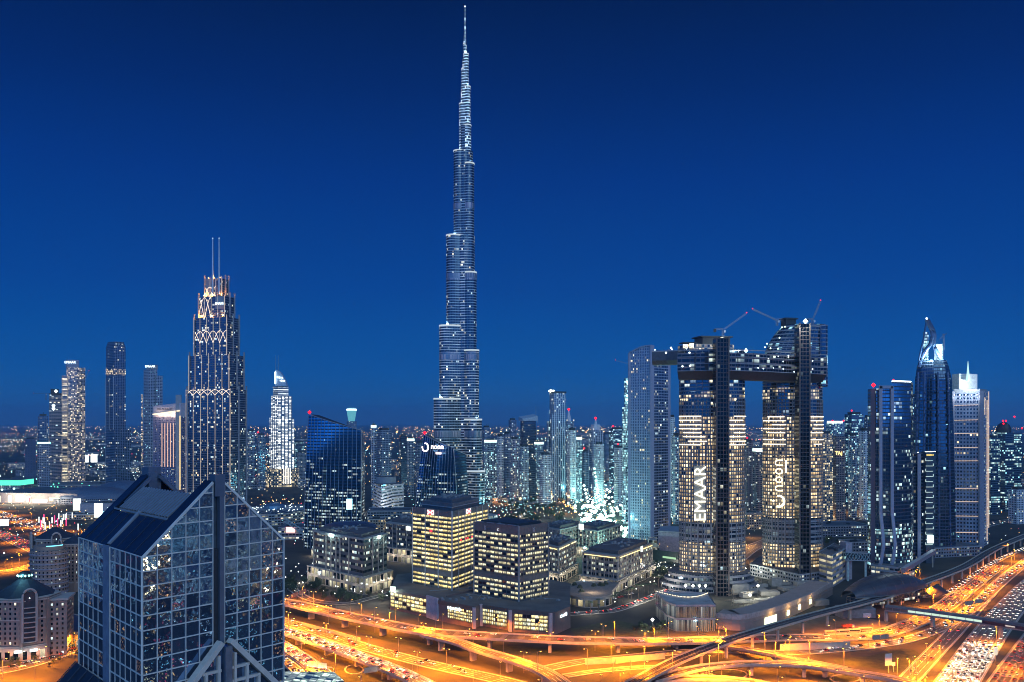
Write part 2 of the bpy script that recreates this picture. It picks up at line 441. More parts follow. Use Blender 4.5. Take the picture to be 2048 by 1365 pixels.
def tower(name, label, cat, poly, z0, z1, fac, group=None, roof=None, plant=True, top=None):
    c = ctr(poly); th = thing(name, label, cat, (c[0], c[1], z0), group)
    b = MB(); b.prism(poly, z0, z1, 0, 1, top_poly=top); b.build('facade', [fac, roof or ROOF], th)
    if plant:
        zt = z1 if isinstance(z1, (int, float)) else min(z1)
        s = max(math.dist(poly[0], poly[1]), math.dist(poly[1], poly[2])) * .2
        q = MB(); q.prism(inset(poly, s), zt + .01, zt + 4.5, 0, 0); q.build('roof_plant', DARKM, th)
        q = MB(); q.bar((c[0] + s * .3, c[1], zt + 4.5), (c[0] + s * .3, c[1], zt + 9), .5, .5); q.build('mast', DARKM, th)
    return th

def edge(poly, i, f): a, b = poly[i], poly[(i + 1) % len(poly)]; return (a[0] + (b[0] - a[0]) * f, a[1] + (b[1] - a[1]) * f)
def onface(poly, i, f, out=.4):
    """a point on wall i of a plan, pushed outwards"""
    n = len(poly); a, b = Vector(poly[i]), Vector(poly[(i + 1) % n]); d = (b - a).normalized(); nr = Vector((d.y, -d.x))
    cc = Vector(ctr(poly))
    if nr.dot(a - cc) < 0: nr = -nr
    p = a + (b - a) * f + nr * out; return (p.x, p.y)

# ------------------------------------------------------------------ the tallest tower: three lobes stepping up to a spire
def spire_tower():
    Y0 = 1425.0; cx = PX(930, Y0); pxm = Y0 / FPX
    th = thing('supertall_tower', 'tallest tower of all, stepped silver spire with bands of white light', 'skyscraper', (cx, Y0, 0))
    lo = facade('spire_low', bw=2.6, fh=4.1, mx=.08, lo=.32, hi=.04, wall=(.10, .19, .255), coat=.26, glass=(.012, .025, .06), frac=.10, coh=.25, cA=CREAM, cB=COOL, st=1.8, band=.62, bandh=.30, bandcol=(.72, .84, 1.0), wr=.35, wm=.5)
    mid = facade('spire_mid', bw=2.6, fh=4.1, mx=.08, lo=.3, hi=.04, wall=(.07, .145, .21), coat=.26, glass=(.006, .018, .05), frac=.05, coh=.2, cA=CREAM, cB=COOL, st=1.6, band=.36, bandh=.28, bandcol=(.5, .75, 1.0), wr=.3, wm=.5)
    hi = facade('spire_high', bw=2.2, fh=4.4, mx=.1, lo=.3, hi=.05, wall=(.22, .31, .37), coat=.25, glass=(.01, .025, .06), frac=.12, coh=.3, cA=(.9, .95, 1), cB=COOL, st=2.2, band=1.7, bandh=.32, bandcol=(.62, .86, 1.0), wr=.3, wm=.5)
    mech = facade('spire_plant', bw=1.1, fh=12, mx=.22, lo=.02, hi=.02, wall=(.28, .34, .42), glass=(.2, .2, .26), frac=.7, coh=.1, cA=(.75, .72, .9), cB=(.7, .75, .95), st=.28, wm=.3)
    def stadium(dx, dy, L, r, n=9):
        a0 = math.atan2(dy, dx); o = [(cx - math.sin(a0) * -r, Y0 + math.cos(a0) * -r)]
        for i in range(n + 1):
            q = a0 - PI / 2 + PI * i / n; o.append((cx + dx * L + r * math.cos(q), Y0 + dy * L + r * math.sin(q)))
        o.append((cx - math.sin(a0) * r, Y0 + math.cos(a0) * r)); return o
    def zp(py): return PZ(py, Y0)
    # (photo row of the top, reach from the axis in photo pixels, lobe radius in metres)
    tiersL = [(798, 61.4, 11.5), (653, 50.5, 11.5), (473, 37, 11), (304, 22.5, 9), (209, 11.5, 5.2), (139, 7.2, 3.4), (88, 3.4, 1.9)]
    tiersR = [(941, 40, 11.5), (839, 34.5, 11.5), (702, 28.5, 11.5), (547, 23.6, 10.5), (330, 18.8, 8.6), (253, 12.5, 6.2), (176, 11.0, 4.6), (110, 7.2, 3.2)]
    tiersB = [(880, 46, 11.5), (750, 40, 11.5), (600, 32, 11), (400, 22, 9), (260, 12, 5), (160, 7, 3)]
    aL, aR, aB = math.radians(197), math.radians(317), math.radians(77)
    lights = []
    for tiers, an in ((tiersL, aL), (tiersR, aR), (tiersB, aB)):
        dx, dy = math.cos(an), math.sin(an); py0 = 1090
        ax = abs(dx) if an != aB else 1.0
        for py, ext, r in tiers:
            L = max(.5, (ext * pxm - r) / ax); P = stadium(dx, dy, L, r)
            za, zb = zp(py0) if py0 < 1060 else 0.0, zp(py)
            f = hi if py < 290 else (mid if py < 560 and py > 300 else lo)
            if py == 304: f = mid
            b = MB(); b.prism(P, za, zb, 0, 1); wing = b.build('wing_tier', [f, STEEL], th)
            # crown of the tier: a bright parapet, and a plant storey below
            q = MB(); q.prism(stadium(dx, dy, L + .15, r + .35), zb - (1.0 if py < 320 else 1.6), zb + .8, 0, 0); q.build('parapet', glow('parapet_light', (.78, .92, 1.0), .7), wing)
            lights.append((cx + dx * (L + r * .4), Y0 + dy * (L + r * .4), zb + 3))
            py0 = py
    for py, h in ((556, 11), (714, 11), (868, 11), (415, 9)):
        z = zp(py)
        for tiers, an in ((tiersL, aL), (tiersR, aR)):
            dx, dy = math.cos(an), math.sin(an)
            for pt, ext, r in tiers:
                if pt < py:
                    L = max(.5, (ext * pxm - r) / abs(dx)); b = MB(); b.prism(stadium(dx, dy, L + .1, r + .3), z - h / 2, z + h / 2, 0, 0); b.build('plant_storey', mech, th); break
    core = [(0, zp(473), 15.5, lo), (zp(473), zp(304), 12.5, mid), (zp(304), zp(253), 8.6, mid), (zp(253), zp(176), 6.6, hi), (zp(176), zp(120), 4.4, hi), (zp(120), zp(88), 2.6, hi)]
    for za, zb, r, f in core:
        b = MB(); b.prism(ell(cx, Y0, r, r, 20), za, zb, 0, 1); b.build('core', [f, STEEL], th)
    b = MB(); b.lathe((cx, Y0), [(2.2, zp(90)), (1.5, zp(66)), (1.0, zp(40)), (.55, zp(14)), (0, zp(13))], 8)
    b.build('spire', facade('spire_mast', bw=8, fh=7, mx=-.1, lo=-.1, hi=.25, wall=(.3, .35, .45), frac=1, coh=0, cA=(.6, .9, 1), cB=(.6, .9, 1), st=1.7), th)
    b = MB(); b.octa((cx, Y0, zp(13)), 1.2); b.build('beacon', WHT, th)
    for x, y, z in lights:
        lamp('setback_light', (x, y, z), 26000 if z < 600 else 9000, (.75, .88, 1.0), 1.5, th)
    # podium with lit canopies
    b = MB(); b.prism(ell(cx - 10, Y0 - 5, 75, 48, 28), 0, 14, 0, 1); b.prism(ell(cx - 6, Y0 - 5, 58, 38, 28), 14.02, 24, 0, 1)
    b.build('podium', [facade('spire_podium', bw=4, fh=5, wall=(.4, .42, .45), frac=.7, coh=.2, cA=CREAM, cB=COOL, st=1.6), STEEL], th)
spire_tower()

# ------------------------------------------------------------------ stepped tower with twin masts and lit fins
def stepped_tower():
    Y = 1500.0; base = foot(358, 479, Y, 1.2, 2.1); c = Vector(ctr(base)); Yc = c.y
    th = thing('stepped_tower', 'stepped dark tower with two tall masts, glowing fins and crossed light arches', 'skyscraper', (c.x, c.y, 0))
    fa = facade('stepped_glass', bw=3.1, fh=3.9, mx=.1, lo=.2, hi=.1, wall=(.06, .085, .14), coat=.4, glass=(.01, .02, .045), frac=.13, coh=.15, cA=WARM, cB=COOL, st=1.9, gr=.15, band=.10, bandh=.16, bandcol=(.6, .8, 1))
    fin = glow('fin_light', (1.0, .82, .68), .6); arch = glow('arch_light', (1.0, .8, .62), 1.9)
    Yf = Y + 15
    tiers = [(1180, 780, 1.0), (780, 711, .92), (711, 635, .755), (635, 592, .6), (592, 556, .4)]
    polys = []
    for i, (pb, pt, k) in enumerate(tiers):
        P = [tuple(c + (Vector(p) - c) * k) for p in base]; polys.append(P)
        za = 0 if i == 0 else PZ(pb, Yf); zb = PZ(pt, Yf)
        b = MB(); b.prism(P, za, zb, 0, 1); tier = b.build('shaft_tier', [fa, ROOF], th)
        # grey end walls beyond each tier and the pale slab at the right-hand face
        for (e, f) in ((0, .5), (0, .97), (3, .03)):
            q = onface(P, e, f, .6); b = MB(); b.box(q[0], q[1], 2.6, 2.6, za, zb + 7, .3); b.build('end_wall', plain('end_grey', (.2, .21, .25), .6), tier)
        n = max(3, int(round(6 * k)))
        for j in range(n + 1):
            q = onface(P, 3, j / n, .5); b = MB(); b.bar((q[0], q[1], za if i else 40), (q[0], q[1], zb + (4 if j % 2 else 1)), .55, .55); b.build('light_fin', fin, tier)
        for j in range(3):
            q = onface(P, 0, j / 2, .5); b = MB(); b.bar((q[0], q[1], za if i else 40), (q[0], q[1], zb + 2), .35, .35); b.build('light_fin', fin, tier)
        spans = {0: [(PZ(791, Yf), zb)], 2: [(PZ(686, Yf), PZ(662, Yf))], 3: [(PZ(638, Yf), zb - 1)], 4: [(PZ(592, Yf), PZ(572, Yf))]}.get(i, [])
        for z0, z1 in spans:
            js = range(n) if i in (0, 2) else range(0, 2)
            for j in js:
                b = MB()
                for s in (0, 1):
                    pts = []
                    for u in range(7):
                        v = u / 6; w = (v if s == 0 else 1 - v); hgt = math.sin(v * PI / 2) if s == 0 else math.sin((1 - v) * PI / 2)
                        q = onface(P, 3, (j + v) / n, .9); pts.append((q[0], q[1], z0 + (z1 - z0) * (hgt if s == 0 else math.sin((1 - v) * PI / 2))))
                    b.tube(pts, .34, 4)
                b.build('light_arch', arch, tier)
        if i >= 2:
            zz = zb + .5
            for f in (.2, .5, .85):
                q = onface(P, 3, f, -2); lamp('terrace_light', (q[0], q[1], zz + 3), 30000, (1, .34, .06), .6, th)
                b = MB(); b.octa((q[0], q[1], zz + 1.6), 1.2); b.build('terrace_lamp', ORG, tier)
    for px in (424, 436.5):
        x = PX(px, Yf); z = PZ(558, Yf); b = MB(); b.tube([(x, Yf + 4, z - 25), (x, Yf + 4, PZ(520, Yf)), (x, Yf + 4, PZ(476, Yf))], [1.9, 1.4, .9], 8); ms = b.build('mast', STEEL, th)
        beacon(ms, (x, Yf + 4, PZ(477, Yf)), 1.0, WHT)
    P = polys[4]; b = MB(); q0, q1 = onface(P, 3, .05, .4), onface(P, 3, .5, .4)
    b.prism([q0, q1, (q1[0], q1[1] + 4), (q0[0], q0[1] + 4)], PZ(592, Yf), PZ(557, Yf) + 2); b.build('crown_panel', GREYM, th)
    P = polys[3]; q = onface(P, 3, .14, 1.0); d = Vector(P[0]) - Vector(P[3])
    zc = PZ(607, Yf)
    b = MB(); a1, a2 = onface(P, 3, .02, .6), onface(P, 3, .3, .6); a1 = onface(P, 3, .98, .6); a2 = onface(P, 3, .66, .6)
    b.prism([a2, a1, (a1[0], a1[1] + 1), (a2[0], a2[1] + 1)], zc - 9, zc + 12); sg = b.build('sign_panel', GREYM, th)
    mid = Vector(onface(P, 3, .82, 1.0)); lettering('EMAAR', (mid.x, mid.y, zc), (d.x, d.y, 0), (0, 0, 1), 17, SIGN, sg)
stepped_tower()

# ------------------------------------------------------------------ far-left cluster
RES_WARM = facade('residence_warm', bw=3.4, fh=3.7, mx=.14, lo=.25, hi=.12, wall=(.33, .3, .32), glass=(.02, .025, .05), frac=.5, coh=.15, cA=(1, .75, .42), cB=(1, .87, .66), st=2.6)
RES_BLUE = facade('residence_blue', bw=3.6, fh=3.8, mx=.14, lo=.22, hi=.14, wall=(.22, .27, .34), glass=(.012, .025, .05), frac=.10, coh=.2, cA=WARM, cB=COOL, st=2.2)
RES_PALE = facade('residence_pale', bw=3.3, fh=3.8, mx=.2, lo=.2, hi=.2, wall=(.55, .58, .62), glass=(.02, .04, .07), frac=.16, coh=.15, cA=CREAM, cB=TEAL, st=2.4)
OFF_TEAL = facade('office_teal', bw=3.0, fh=4.0, mx=.06, lo=.3, hi=.1, wall=(.08, .12, .17), glass=(.01, .025, .05), frac=.38, coh=.75, cA=COOL, cB=TEAL, st=2.4)
OFF_DARK = facade('office_dark', bw=3.0, fh=4.0, mx=.06, lo=.25, hi=.06, wall=(.05, .07, .11), glass=(.008, .018, .045), frac=.07, coh=.4, cA=WARM, cB=COOL, st=1.9)
SITE = facade('unfinished_floors', bw=5, fh=3.9, mx=.03, lo=.1, hi=.2, wall=(.3, .32, .36), glass=(.02, .03, .05), frac=.10, coh=.2, cA=COOL, cB=WARM, st=2.2, gr=.7, band=.22, bandh=.12, bandcol=(.9, .6, .7))
RES_MIX = facade('residence_mixed', bw=3.4, fh=3.8, mx=.16, lo=.22, hi=.14, wall=(.3, .35, .42), glass=(.015, .03, .06), frac=.27, coh=.2, cA=CREAM, cB=TEAL, st=2.6)
GOLD = facade('gold_lit_front', bw=3.4, fh=3.8, mx=.14, lo=.22, hi=.12, wall=(.3, .27, .24), glass=(.02, .025, .03), frac=.62, coh=.2, cA=(1, .75, .36), cB=(1, .88, .6), st=1.9)

def crane(label, base, h, jib, ang, tilt, group=None, lit=True, light=False):
    """a tower crane: lattice mast, jib, counter-jib, cab and a red lamp at the tip"""
    x, y, z = base; th = thing('tower_crane', label, 'crane', base, group)
    M = plain('crane_steel', (.26, .28, .34), .5, .4, .1)
    def lattice(a, b, w, name, r=.16):
        a, b = Vector(a), Vector(b); d = (b - a).normalized(); u = Vector((0, 0, 1)) if abs(d.z) < .9 else Vector((1, 0, 0))
        s = d.cross(u).normalized() * w / 2; u = s.cross(d).normalized() * w / 2; q = MB(); n = max(3, int((b - a).length / (w * 1.5)))
        for e in (s + u, s - u, -s - u, -s + u): q.bar(a + e, b + e, r * 2, r * 2)
        for i in range(n):
            p0 = a + (b - a) * (i / n); p1 = a + (b - a) * ((i + 1) / n); q.bar(p0 + s + u, p1 - s + u, r, r); q.bar(p0 + s - u, p1 + s + u, r, r); q.bar(p0 - s - u, p1 - s + u, r, r)
        return q.build(name, M, th)
    lattice((x, y, z), (x, y, z + h), 1.8, 'mast')
    ca, sa, ct, st_ = math.cos(ang), math.sin(ang), math.cos(tilt), math.sin(tilt)
    tip = (x + ca * ct * jib, y + sa * ct * jib, z + h + st_ * jib); lattice((x, y, z + h), tip, 1.2, 'jib', .13)
    bk = (x - ca * jib * .28, y - sa * jib * .28, z + h + 1); lattice((x, y, z + h + 1), bk, 1.5, 'counter_jib')
    b = MB(); b.box(bk[0], bk[1], 2.5, 2.5, bk[2] - 3, bk[2], ang); b.build('counterweight', DARKM, th)
    b = MB(); b.box(x + 1.4, y - 1.4, 1.8, 1.8, z + h - 2.6, z + h - .3, ang); b.build('cab', WHITEM, th)
    if lit: beacon(th, tip, .75)
    return th

def west_cluster():
    # striped residential tower
    Y = 2400
    th = thing('residential_tower', 'warm lit residential tower with lettered crown in the western cluster', 'tower', (PX(141, Y), Y, 0))
    P = foot(124, 162, Y, .62, .7); zt = PZ(735, Y)
    b = MB(); b.prism(P, 0, zt, 0, 1); b.build('facade', [RES_WARM, ROOF], th)
    P2 = foot(120.5, 132, Y - 6, .6, .8)
    b = MB(); b.prism(P2, 0, PZ(752, Y), 0, 1); b.build('side_wing', [facade('lit_balconies', bw=14, fh=3.7, mx=.03, lo=.2, hi=.25, wall=(.3, .28, .3), frac=.82, coh=.05, cA=(1, .8, .48), cB=(1, .88, .6), st=2.4), ROOF], th)
    P3 = foot(125, 152, Y + 4, .6, .7); b = MB(); b.prism(P3, zt, PZ(720, Y), 0, 1)
    cw = b.build('crown', [facade('crown_stripes', bw=30, fh=5, mx=-.1, lo=.1, hi=.6, wall=(.3, .32, .4), frac=1, coh=0, cA=(.9, .85, .9), cB=(.9, .8, .9), st=1.0), ROOF], th)
    lettering('EMAAR', (PX(140.5, Y - 12), Y - 12, PZ(725.5, Y)), (1, .12, 0), (0, 0, 1), 28, SIGN, cw, depth=.6)
    # its slim neighbour behind, still under construction
    th = tower('slim_tower', 'narrow unfinished tower showing just behind the warm lit tower', 'tower', foot(160, 169, Y + 90, .5, .8), 0, PZ(772, Y + 90), SITE, plant=False)
    crane('lattice tower crane on the narrow tower behind the warm lit tower', (PX(167, 2490), 2490, PZ(774, 2490)), 14, 34, .5, 1.15)
    th = tower('unfinished_tower', 'dark unfinished tower with floodlights on its upper floors', 'tower', foot(89, 122, 2450, .5, .8), 0, PZ(790, 2450), SITE)
    b = MB(); b.prism(foot(96, 114, 2460, .5, .8), PZ(790, 2450), PZ(778, 2450)); b.build('lift_core', DARKM, th)
    for px, py in ((112, 783), (107, 812), (107, 818)):
        b = MB(); b.octa(at(px, py, 2425), 5.0); b.build('floodlight', WHT, th)
    crane('long flat tower crane beside the unfinished floodlit tower', (PX(92, 2430), 2430, PZ(800, 2430)), 16, 34, PI, .04)
    tower('dark_tower', 'slim dark tower with a warm lit edge at the end of the western cluster', 'tower', foot(70, 92, 2300, .45, .7), 0, PZ(832, 2300), facade('edge_lit', bw=5, fh=3.8, mx=.1, lo=.2, hi=.2, wall=(.12, .15, .22), frac=.22, coh=.1, cA=WARM, cB=COOL, st=2.0))
    th = tower('low_tower', 'short pale tower with a teal glowing roof edge', 'tower', foot(67, 95, 2050, .5, .8), 0, PZ(888, 2050), RES_BLUE)
    b = MB(); b.prism(inset(foot(67, 95, 2050, .5, .8), -.6), PZ(888, 2050), PZ(885, 2050)); b.build('roof_light', TEALG, th)
    tower('patterned_block', 'dark block with a woven wall pattern at the edge of the city', 'tower', foot(42, 67, 2700, .5, .8), 0, PZ(879, 2700), facade('woven', bw=7, fh=8, mx=.3, lo=.25, hi=.25, wall=(.09, .1, .17), glass=(.2, .2, .3), frac=.02, coh=0, gr=.6))
    # dark tower with a gold band
    Y = 2250; P = foot(203, 243, Y, .9, 1.3)
    th = thing('dark_glass_tower', 'dark glass tower with a gold lit band and chamfered crown', 'tower', (*ctr(P), 0))
    dk = facade('dark_ribs', bw=4.5, fh=4, mx=.18, lo=.2, hi=.1, wall=(.14, .18, .26), glass=(.006, .014, .035), frac=.05, coh=.5, cA=WARM, cB=COOL, st=2.0)
    gb = facade('gold_band', bw=4, fh=5, mx=.15, lo=.12, hi=.1, wall=(.2, .2, .22), frac=.72, coh=.1, cA=(1, .75, .4), cB=(1, .85, .55), st=1.8)
    z1, z2, z3, z4 = PZ(750, Y), PZ(738, Y), PZ(694, Y), PZ(683, Y)
    b = MB(); b.prism(P, 0, z1, 0, 1); b.build('shaft', [dk, ROOF], th)
    b = MB(); b.prism(inset(P, -.3), z1, z2, 0, 1); b.build('gold_band', [gb, ROOF], th)
    b = MB(); b.prism(P, z2, z3, 0, 1); b.prism(P, z3, z4, 0, 1, top_poly=inset(P, 5)); b.build('crown', [dk, ROOF], th)
    for f in (.02, .45, .98):
        q = onface(P, 3, f, .5); b = MB(); b.bar((q[0], q[1], 0), (q[0], q[1], z1 - 8), 1.6, 1.6); b.build('pilaster', GREYM, th)
    Q = foot(201, 251, Y - 14, .9, 1.2); b = MB(); b.prism(Q, 0, PZ(860, Y), 0, 1); b.build('lower_wing', [dk, ROOF], th)
    # second lettered tower
    Y = 2500; P = foot(282, 309, Y, .9, 1.1)
    th = thing('lettered_tower', 'blue grey balcony tower whose stepped top carries a bright lettered box', 'tower', (*ctr(P), 0))
    gr = facade('balcony_grid', bw=5, fh=4.2, mx=.2, lo=.3, hi=.1, wall=(.3, .35, .42), glass=(.02, .05, .09), frac=.07, coh=.1, cA=COOL, cB=TEAL, st=2.0, band=.12, bandh=.2)
    b = MB(); b.prism(P, 0, PZ(739, Y), 0, 1); b.build('facade', [gr, ROOF], th)
    b = MB(); b.prism(foot(300, 321, Y + 12, .9, 1.1), 0, PZ(751, Y), 0, 1); b.build('side_wing', [gr, ROOF], th)
    b = MB(); b.prism(foot(288, 311, Y + 6, .9, 1.2), PZ(739, Y), PZ(729.5, Y)); cw = b.build('crown', GREYM, th)
    lettering('EMAAR', (PX(300.5, Y - 18), Y - 18, PZ(734, Y)), (1, .05, 0), (0, 0, 1), 27, SIGN, cw, depth=.6)
    b = MB(); b.box(PX(284, Y - 22), Y - 22, 4, 4, 0, PZ(790, Y)); b.build('lit_edge', facade('lit_edge_f', bw=4, fh=4, mx=.05, lo=.2, hi=.2, frac=.7, coh=0, cA=WARM, cB=CREAM, st=2), th)
    # hotel with a sloping lit attic
    Y = 2000; P = foot(294, 374, Y, 1.15, 2.2)
    th = thing('hotel_slab', 'mauve hotel slab with sloping lit attic and five warm light strips', 'hotel', (*ctr(P), 0))
    wl = facade('hotel_slab_f', bw=4, fh=3.9, mx=.28, lo=.28, hi=.2, wall=(.23, .2, .28), glass=(.02, .02, .04), frac=.16, coh=.05, cA=(1, .72, .4), cB=COOL, st=2.0)
    zs = [PZ(832, Y), PZ(830, Y), PZ(826, Y), PZ(834, Y)]
    b = MB(); b.prism(P, 0, PZ(834, Y), 0, 1); b.build('facade', [wl, ROOF], th)
    d0, d1 = onface(P, 3, 0, -1), onface(P, 3, 1, -1); k = 6
    b = MB(); b.prism([(d0[0], d0[1]), (d1[0], d1[1]), (d1[0] + 8, d1[1] + 14), (d0[0] + 8, d0[1] + 14)], PZ(834, Y), [PZ(812, Y), PZ(806, Y), PZ(806, Y), PZ(812, Y)], 0, 0)
    at_ = b.build('attic', plain('attic_cladding', (.5, .45, .5), .6), th)
    b = MB(); q0, q1 = onface(P, 3, .02, 1.5), onface(P, 3, .98, 1.5)
    b.sweep([(q0[0], q0[1], PZ(829, Y)), (q1[0], q1[1], PZ(822, Y))] if q0[0] < q1[0] else [(q1[0], q1[1], PZ(829, Y)), (q0[0], q0[1], PZ(822, Y))], [(-1.5, -1.2), (1.5, -1.2), (1.5, 1.2), (-1.5, 1.2)])
    b.build('cornice_light', glow('cornice_light', (1, .82, .55), 1.6), at_)
    for f in (.25, .5, .75):
        q = onface(P, 3, f, 7); lamp('attic_light', (q[0], q[1], PZ(830, Y)), 11000, (1, .75, .5), 1, th)
    d = Vector(P[0]) - Vector(P[3]); q = onface(P, 3, .45, 2.2); lettering('THE ADDRESS', (q[0], q[1], PZ(818, Y)), (d.x, d.y, 0), (0, 0, 1), 46, plain('bronze_letters', (.08, .07, .1), .5), at_)
    for j in range(5):
        q = onface(P, 3, .76 - j * .105, .5); b = MB(); b.bar((q[0], q[1], PZ(935, Y)), (q[0], q[1], PZ(847, Y)), 1.1, 1.0); b.build('light_strip', glow('strip_peach', (1.0, .6, .38), 1.2), th)
    q = onface(P, 3, .995, .4); b = MB(); b.bar((q[0], q[1], 20), (q[0], q[1], PZ(832, Y)), 1.6, 1.2); b.build('light_strip', glow('strip_gold', (1.0, .72, .3), 1.8), th)
    b = MB(); q = onface(P, 3, .93, 3); b.box(q[0], q[1] + 8, 12, 12, 0, PZ(790, Y), .3); b.build('stair_tower', GREYM, th)
    # brilliant white hotel tower
    Y = 2350; P = foot(533, 582, Y, .75, .9)
    th = thing('white_lit_tower', 'brightly white lit hotel tower with a rounded sail top and twin masts', 'hotel', (*ctr(P), 0))
    wf = facade('white_balconies', bw=10.2, fh=3.9, mx=.2, lo=.16, hi=.28, wall=(.25, .3, .36), glass=(.04, .06, .08), frac=.95, coh=0, cA=(.85, .97, 1), cB=(.95, 1, .95), st=6.5)
    b = MB(); b.prism(P, 0, PZ(836, Y), 0, 1); b.build('lower_shaft', [wf, ROOF], th)
    P1 = foot(536, 579, Y + 6, .75, .9); b = MB(); b.prism(P1, PZ(836, Y), PZ(792, Y), 0, 1); b.build('upper_shaft', [wf, ROOF], th)
    P2 = foot(542, 573, Y + 8, .75, .9); b = MB(); b.prism(P2, PZ(792, Y), PZ(772, Y), 0, 1)
    b.build('crown', [facade('white_rings', bw=30, fh=5.4, mx=-.1, lo=.1, hi=.45, wall=(.3, .35, .4), frac=1, coh=0, cA=(.85, .97, 1), cB=(.85, .97, 1), st=2.6), ROOF], th)
    pts = []
    for i in range(9):
        v = i / 8; pts.append((550 + 24 * v, 740 + 33 * v ** 2.2))
    b = MB(); lo_, up = [], []
    for i in range(8):
        (x0, y0), (x1, y1) = pts[i], pts[i + 1]
        A = [at(x0, y0, Y), at(x1, y1, Y), at(x1, 773, Y), at(x0, 773, Y)]; Bk = [v + Vector((0, 16, 0)) for v in A]
        b.face(A); b.face(Bk[::-1]); b.face([A[0], Bk[0], Bk[1], A[1]])
    A0 = [at(550, 740, Y), at(550, 773, Y)]; b.face([A0[0], A0[1], A0[1] + Vector((0, 16, 0)), A0[0] + Vector((0, 16, 0))])
    sail = b.build('sail', plain('sail_blue_white', (.4, .5, .6), .4), th)
    b = MB(); b.bar(at(550.5, 744, Y - 2), at(550.5, 768, Y - 2), 2.6, 1.5); b.build('sail_light', WHT, sail)
    strokes(at(559.5, 755.5, Y - 2), (1, 0, -.15), 17, 6, 5, SIGN, sail, 2); strokes(at(565, 762, Y - 2), (1, 0, -.05), 15, 5.5, 5, SIGN, sail, 3)
    for px in (551.5, 556.5):
        b = MB(); b.tube([at(px, 745, Y + 6), at(px, 711, Y + 6)], [1.0, .6], 6); b.build('mast', STEEL, th)
    Pp = ell(*ctr(P), 44, 34, 30); b = MB(); b.prism(Pp, 0, PZ(938, Y), 0, 1); b.build('podium', [facade('hotel_podium', bw=4, fh=5, wall=(.3, .3, .28), frac=.6, coh=.2, cA=CREAM, cB=WARM, st=2.0), ROOF], th)
    b = MB()
    for k in range(5):
        b.tube([(ctr(P)[0] + 14 + k * 4, ctr(P)[1] - 36 + k * 1.5, PZ(936, Y) - j * 7 + 0 * k) for j in range(7)], .9, 4)
    b.build('facade_ribs', glow('rib_light', (1, .95, .85), 1.6), th)
west_cluster()

# ------------------------------------------------------------------ two curved blue glass towers with slanting tops
def loft(b, ring, n, levels, u, m=0, pick=None):
    """wall through rings of points; ring(i, t) gives corner i at height share t"""
    for k in range(levels):
        t0, t1 = k / levels, (k + 1) / levels
        for i in range(n):
            j = (i + 1) % n; A, B, C_, E = ring(i, t0), ring(j, t0), ring(j, t1), ring(i, t1)
            uj = u[i + 1]
            b.face([A, B, C_, E], pick(t0) if pick else m, [(u[i], A[2]), (uj, B[2]), (uj, C_[2]), (u[i], E[2])])
def slanted_tower(label, Y, pl, pc, pr, tl, tc, tr, pl_top, bulge, fac, fmid, ftop, depth=34):
    n1 = 14; base = []; tops = []
    A = Vector((PX(pl, Y + 26), Y + 26)); Cn = Vector((PX(pc, Y), Y)); Rr = Vector((PX(pr, Y + depth), Y + depth)); nr = Vector((Cn - A)).normalized(); nr = Vector((nr.y, -nr.x))
    for i in range(n1 + 1):
        f = i / n1; p = A + (Cn - A) * f + nr * (bulge * math.sin(PI * f)); base.append(p); tops.append(PZ(tl + (tc - tl) * f, p.y))
    base.append(Rr); tops.append(PZ(tr, Rr.y)); bk = A + Vector((4, depth + 10)); base.append(bk); tops.append(PZ(tl, bk.y) - 1)
    n = len(base); lean = PX(pl_top, Y + 26) - A.x
    u = [0]
    for i in range(n): u.append(u[-1] + (base[(i + 1) % n] - base[i]).length)
    def ring(i, t):
        p = base[i]; f = max(0, 1 - i / n1) if i <= n1 else (1 if i == n - 1 else 0)
        r_in = (-5.0 if pr > 900 and i in (n1, n1 + 1) else 0) * t ** 2.4
        return (p.x + lean * f * t ** 1.7 + r_in, p.y, tops[i] * t)
    th = thing('glass_tower', label, 'office tower', (*(sum(base, Vector((0, 0))) / n), 0))
    b = MB(); loft(b, ring, n, 24, u, pick=lambda t: 0 if t < .5 else (2 if t < .74 else 3)); b.face([ring(i, 1.0) for i in range(n)], 1); b.build('curtain_wall', [fac, DARKM, fmid, ftop], th)
    # slender mullions running the full height, and the lit or dull edge trim
    rib = plain('mullion_blue', (.3, .38, .5), .4, .3)
    for i in range(0, n1 + 1, 1):
        q = MB(); q.tube([Vector(ring(i, t / 8)) + Vector((0, -.25, 0)) for t in range(9)], .3, 4); q.build('mullion', rib, th)
    q = MB(); q.tube([Vector(ring(i, 1.0)) + Vector((0, -.2, .2)) for i in range(n1 + 2)], .5, 4); q.build('coping', GREYM, th)
    q = MB(); q.tube([Vector(ring(n1, t / 10)) + Vector((.2, -.2, 0)) for t in range(11)], .6, 4); q.build('edge_trim', STEEL, th)
    p = ring(0, 1.0); beacon(th, (p[0] + 1, p[1], p[2] + 1), 2.6)
    return th, ring, n1
GK = dict(bw=1.25, fh=4.1, mx=.03, lo=.4, hi=.08, wall=(.025, .06, .115), wm=.85, wr=.12, gr=.06, coat=1.1, cg=(.06, .22, .40), cA=COOL, cB=(.85, .95, .8))
GL_A = facade('blue_curtain_a', frac=.4, coh=.8, st=1.3, **GK); GL_M = facade('blue_curtain_m', frac=.13, coh=.95, st=1.2, **GK); GL_T = facade('blue_curtain_t', frac=.004, coh=.2, st=.8, **GK)
GL_B = facade('blue_curtain_b', frac=.4, coh=.7, st=1.3, **dict(GK, coat=.95)); GL_BM = facade('blue_curtain_bm', frac=.2, coh=.85, st=1.2, **dict(GK, coat=.95)); GL_BT = facade('blue_curtain_bt', frac=.004, coh=.2, st=.8, **dict(GK, coat=.6))
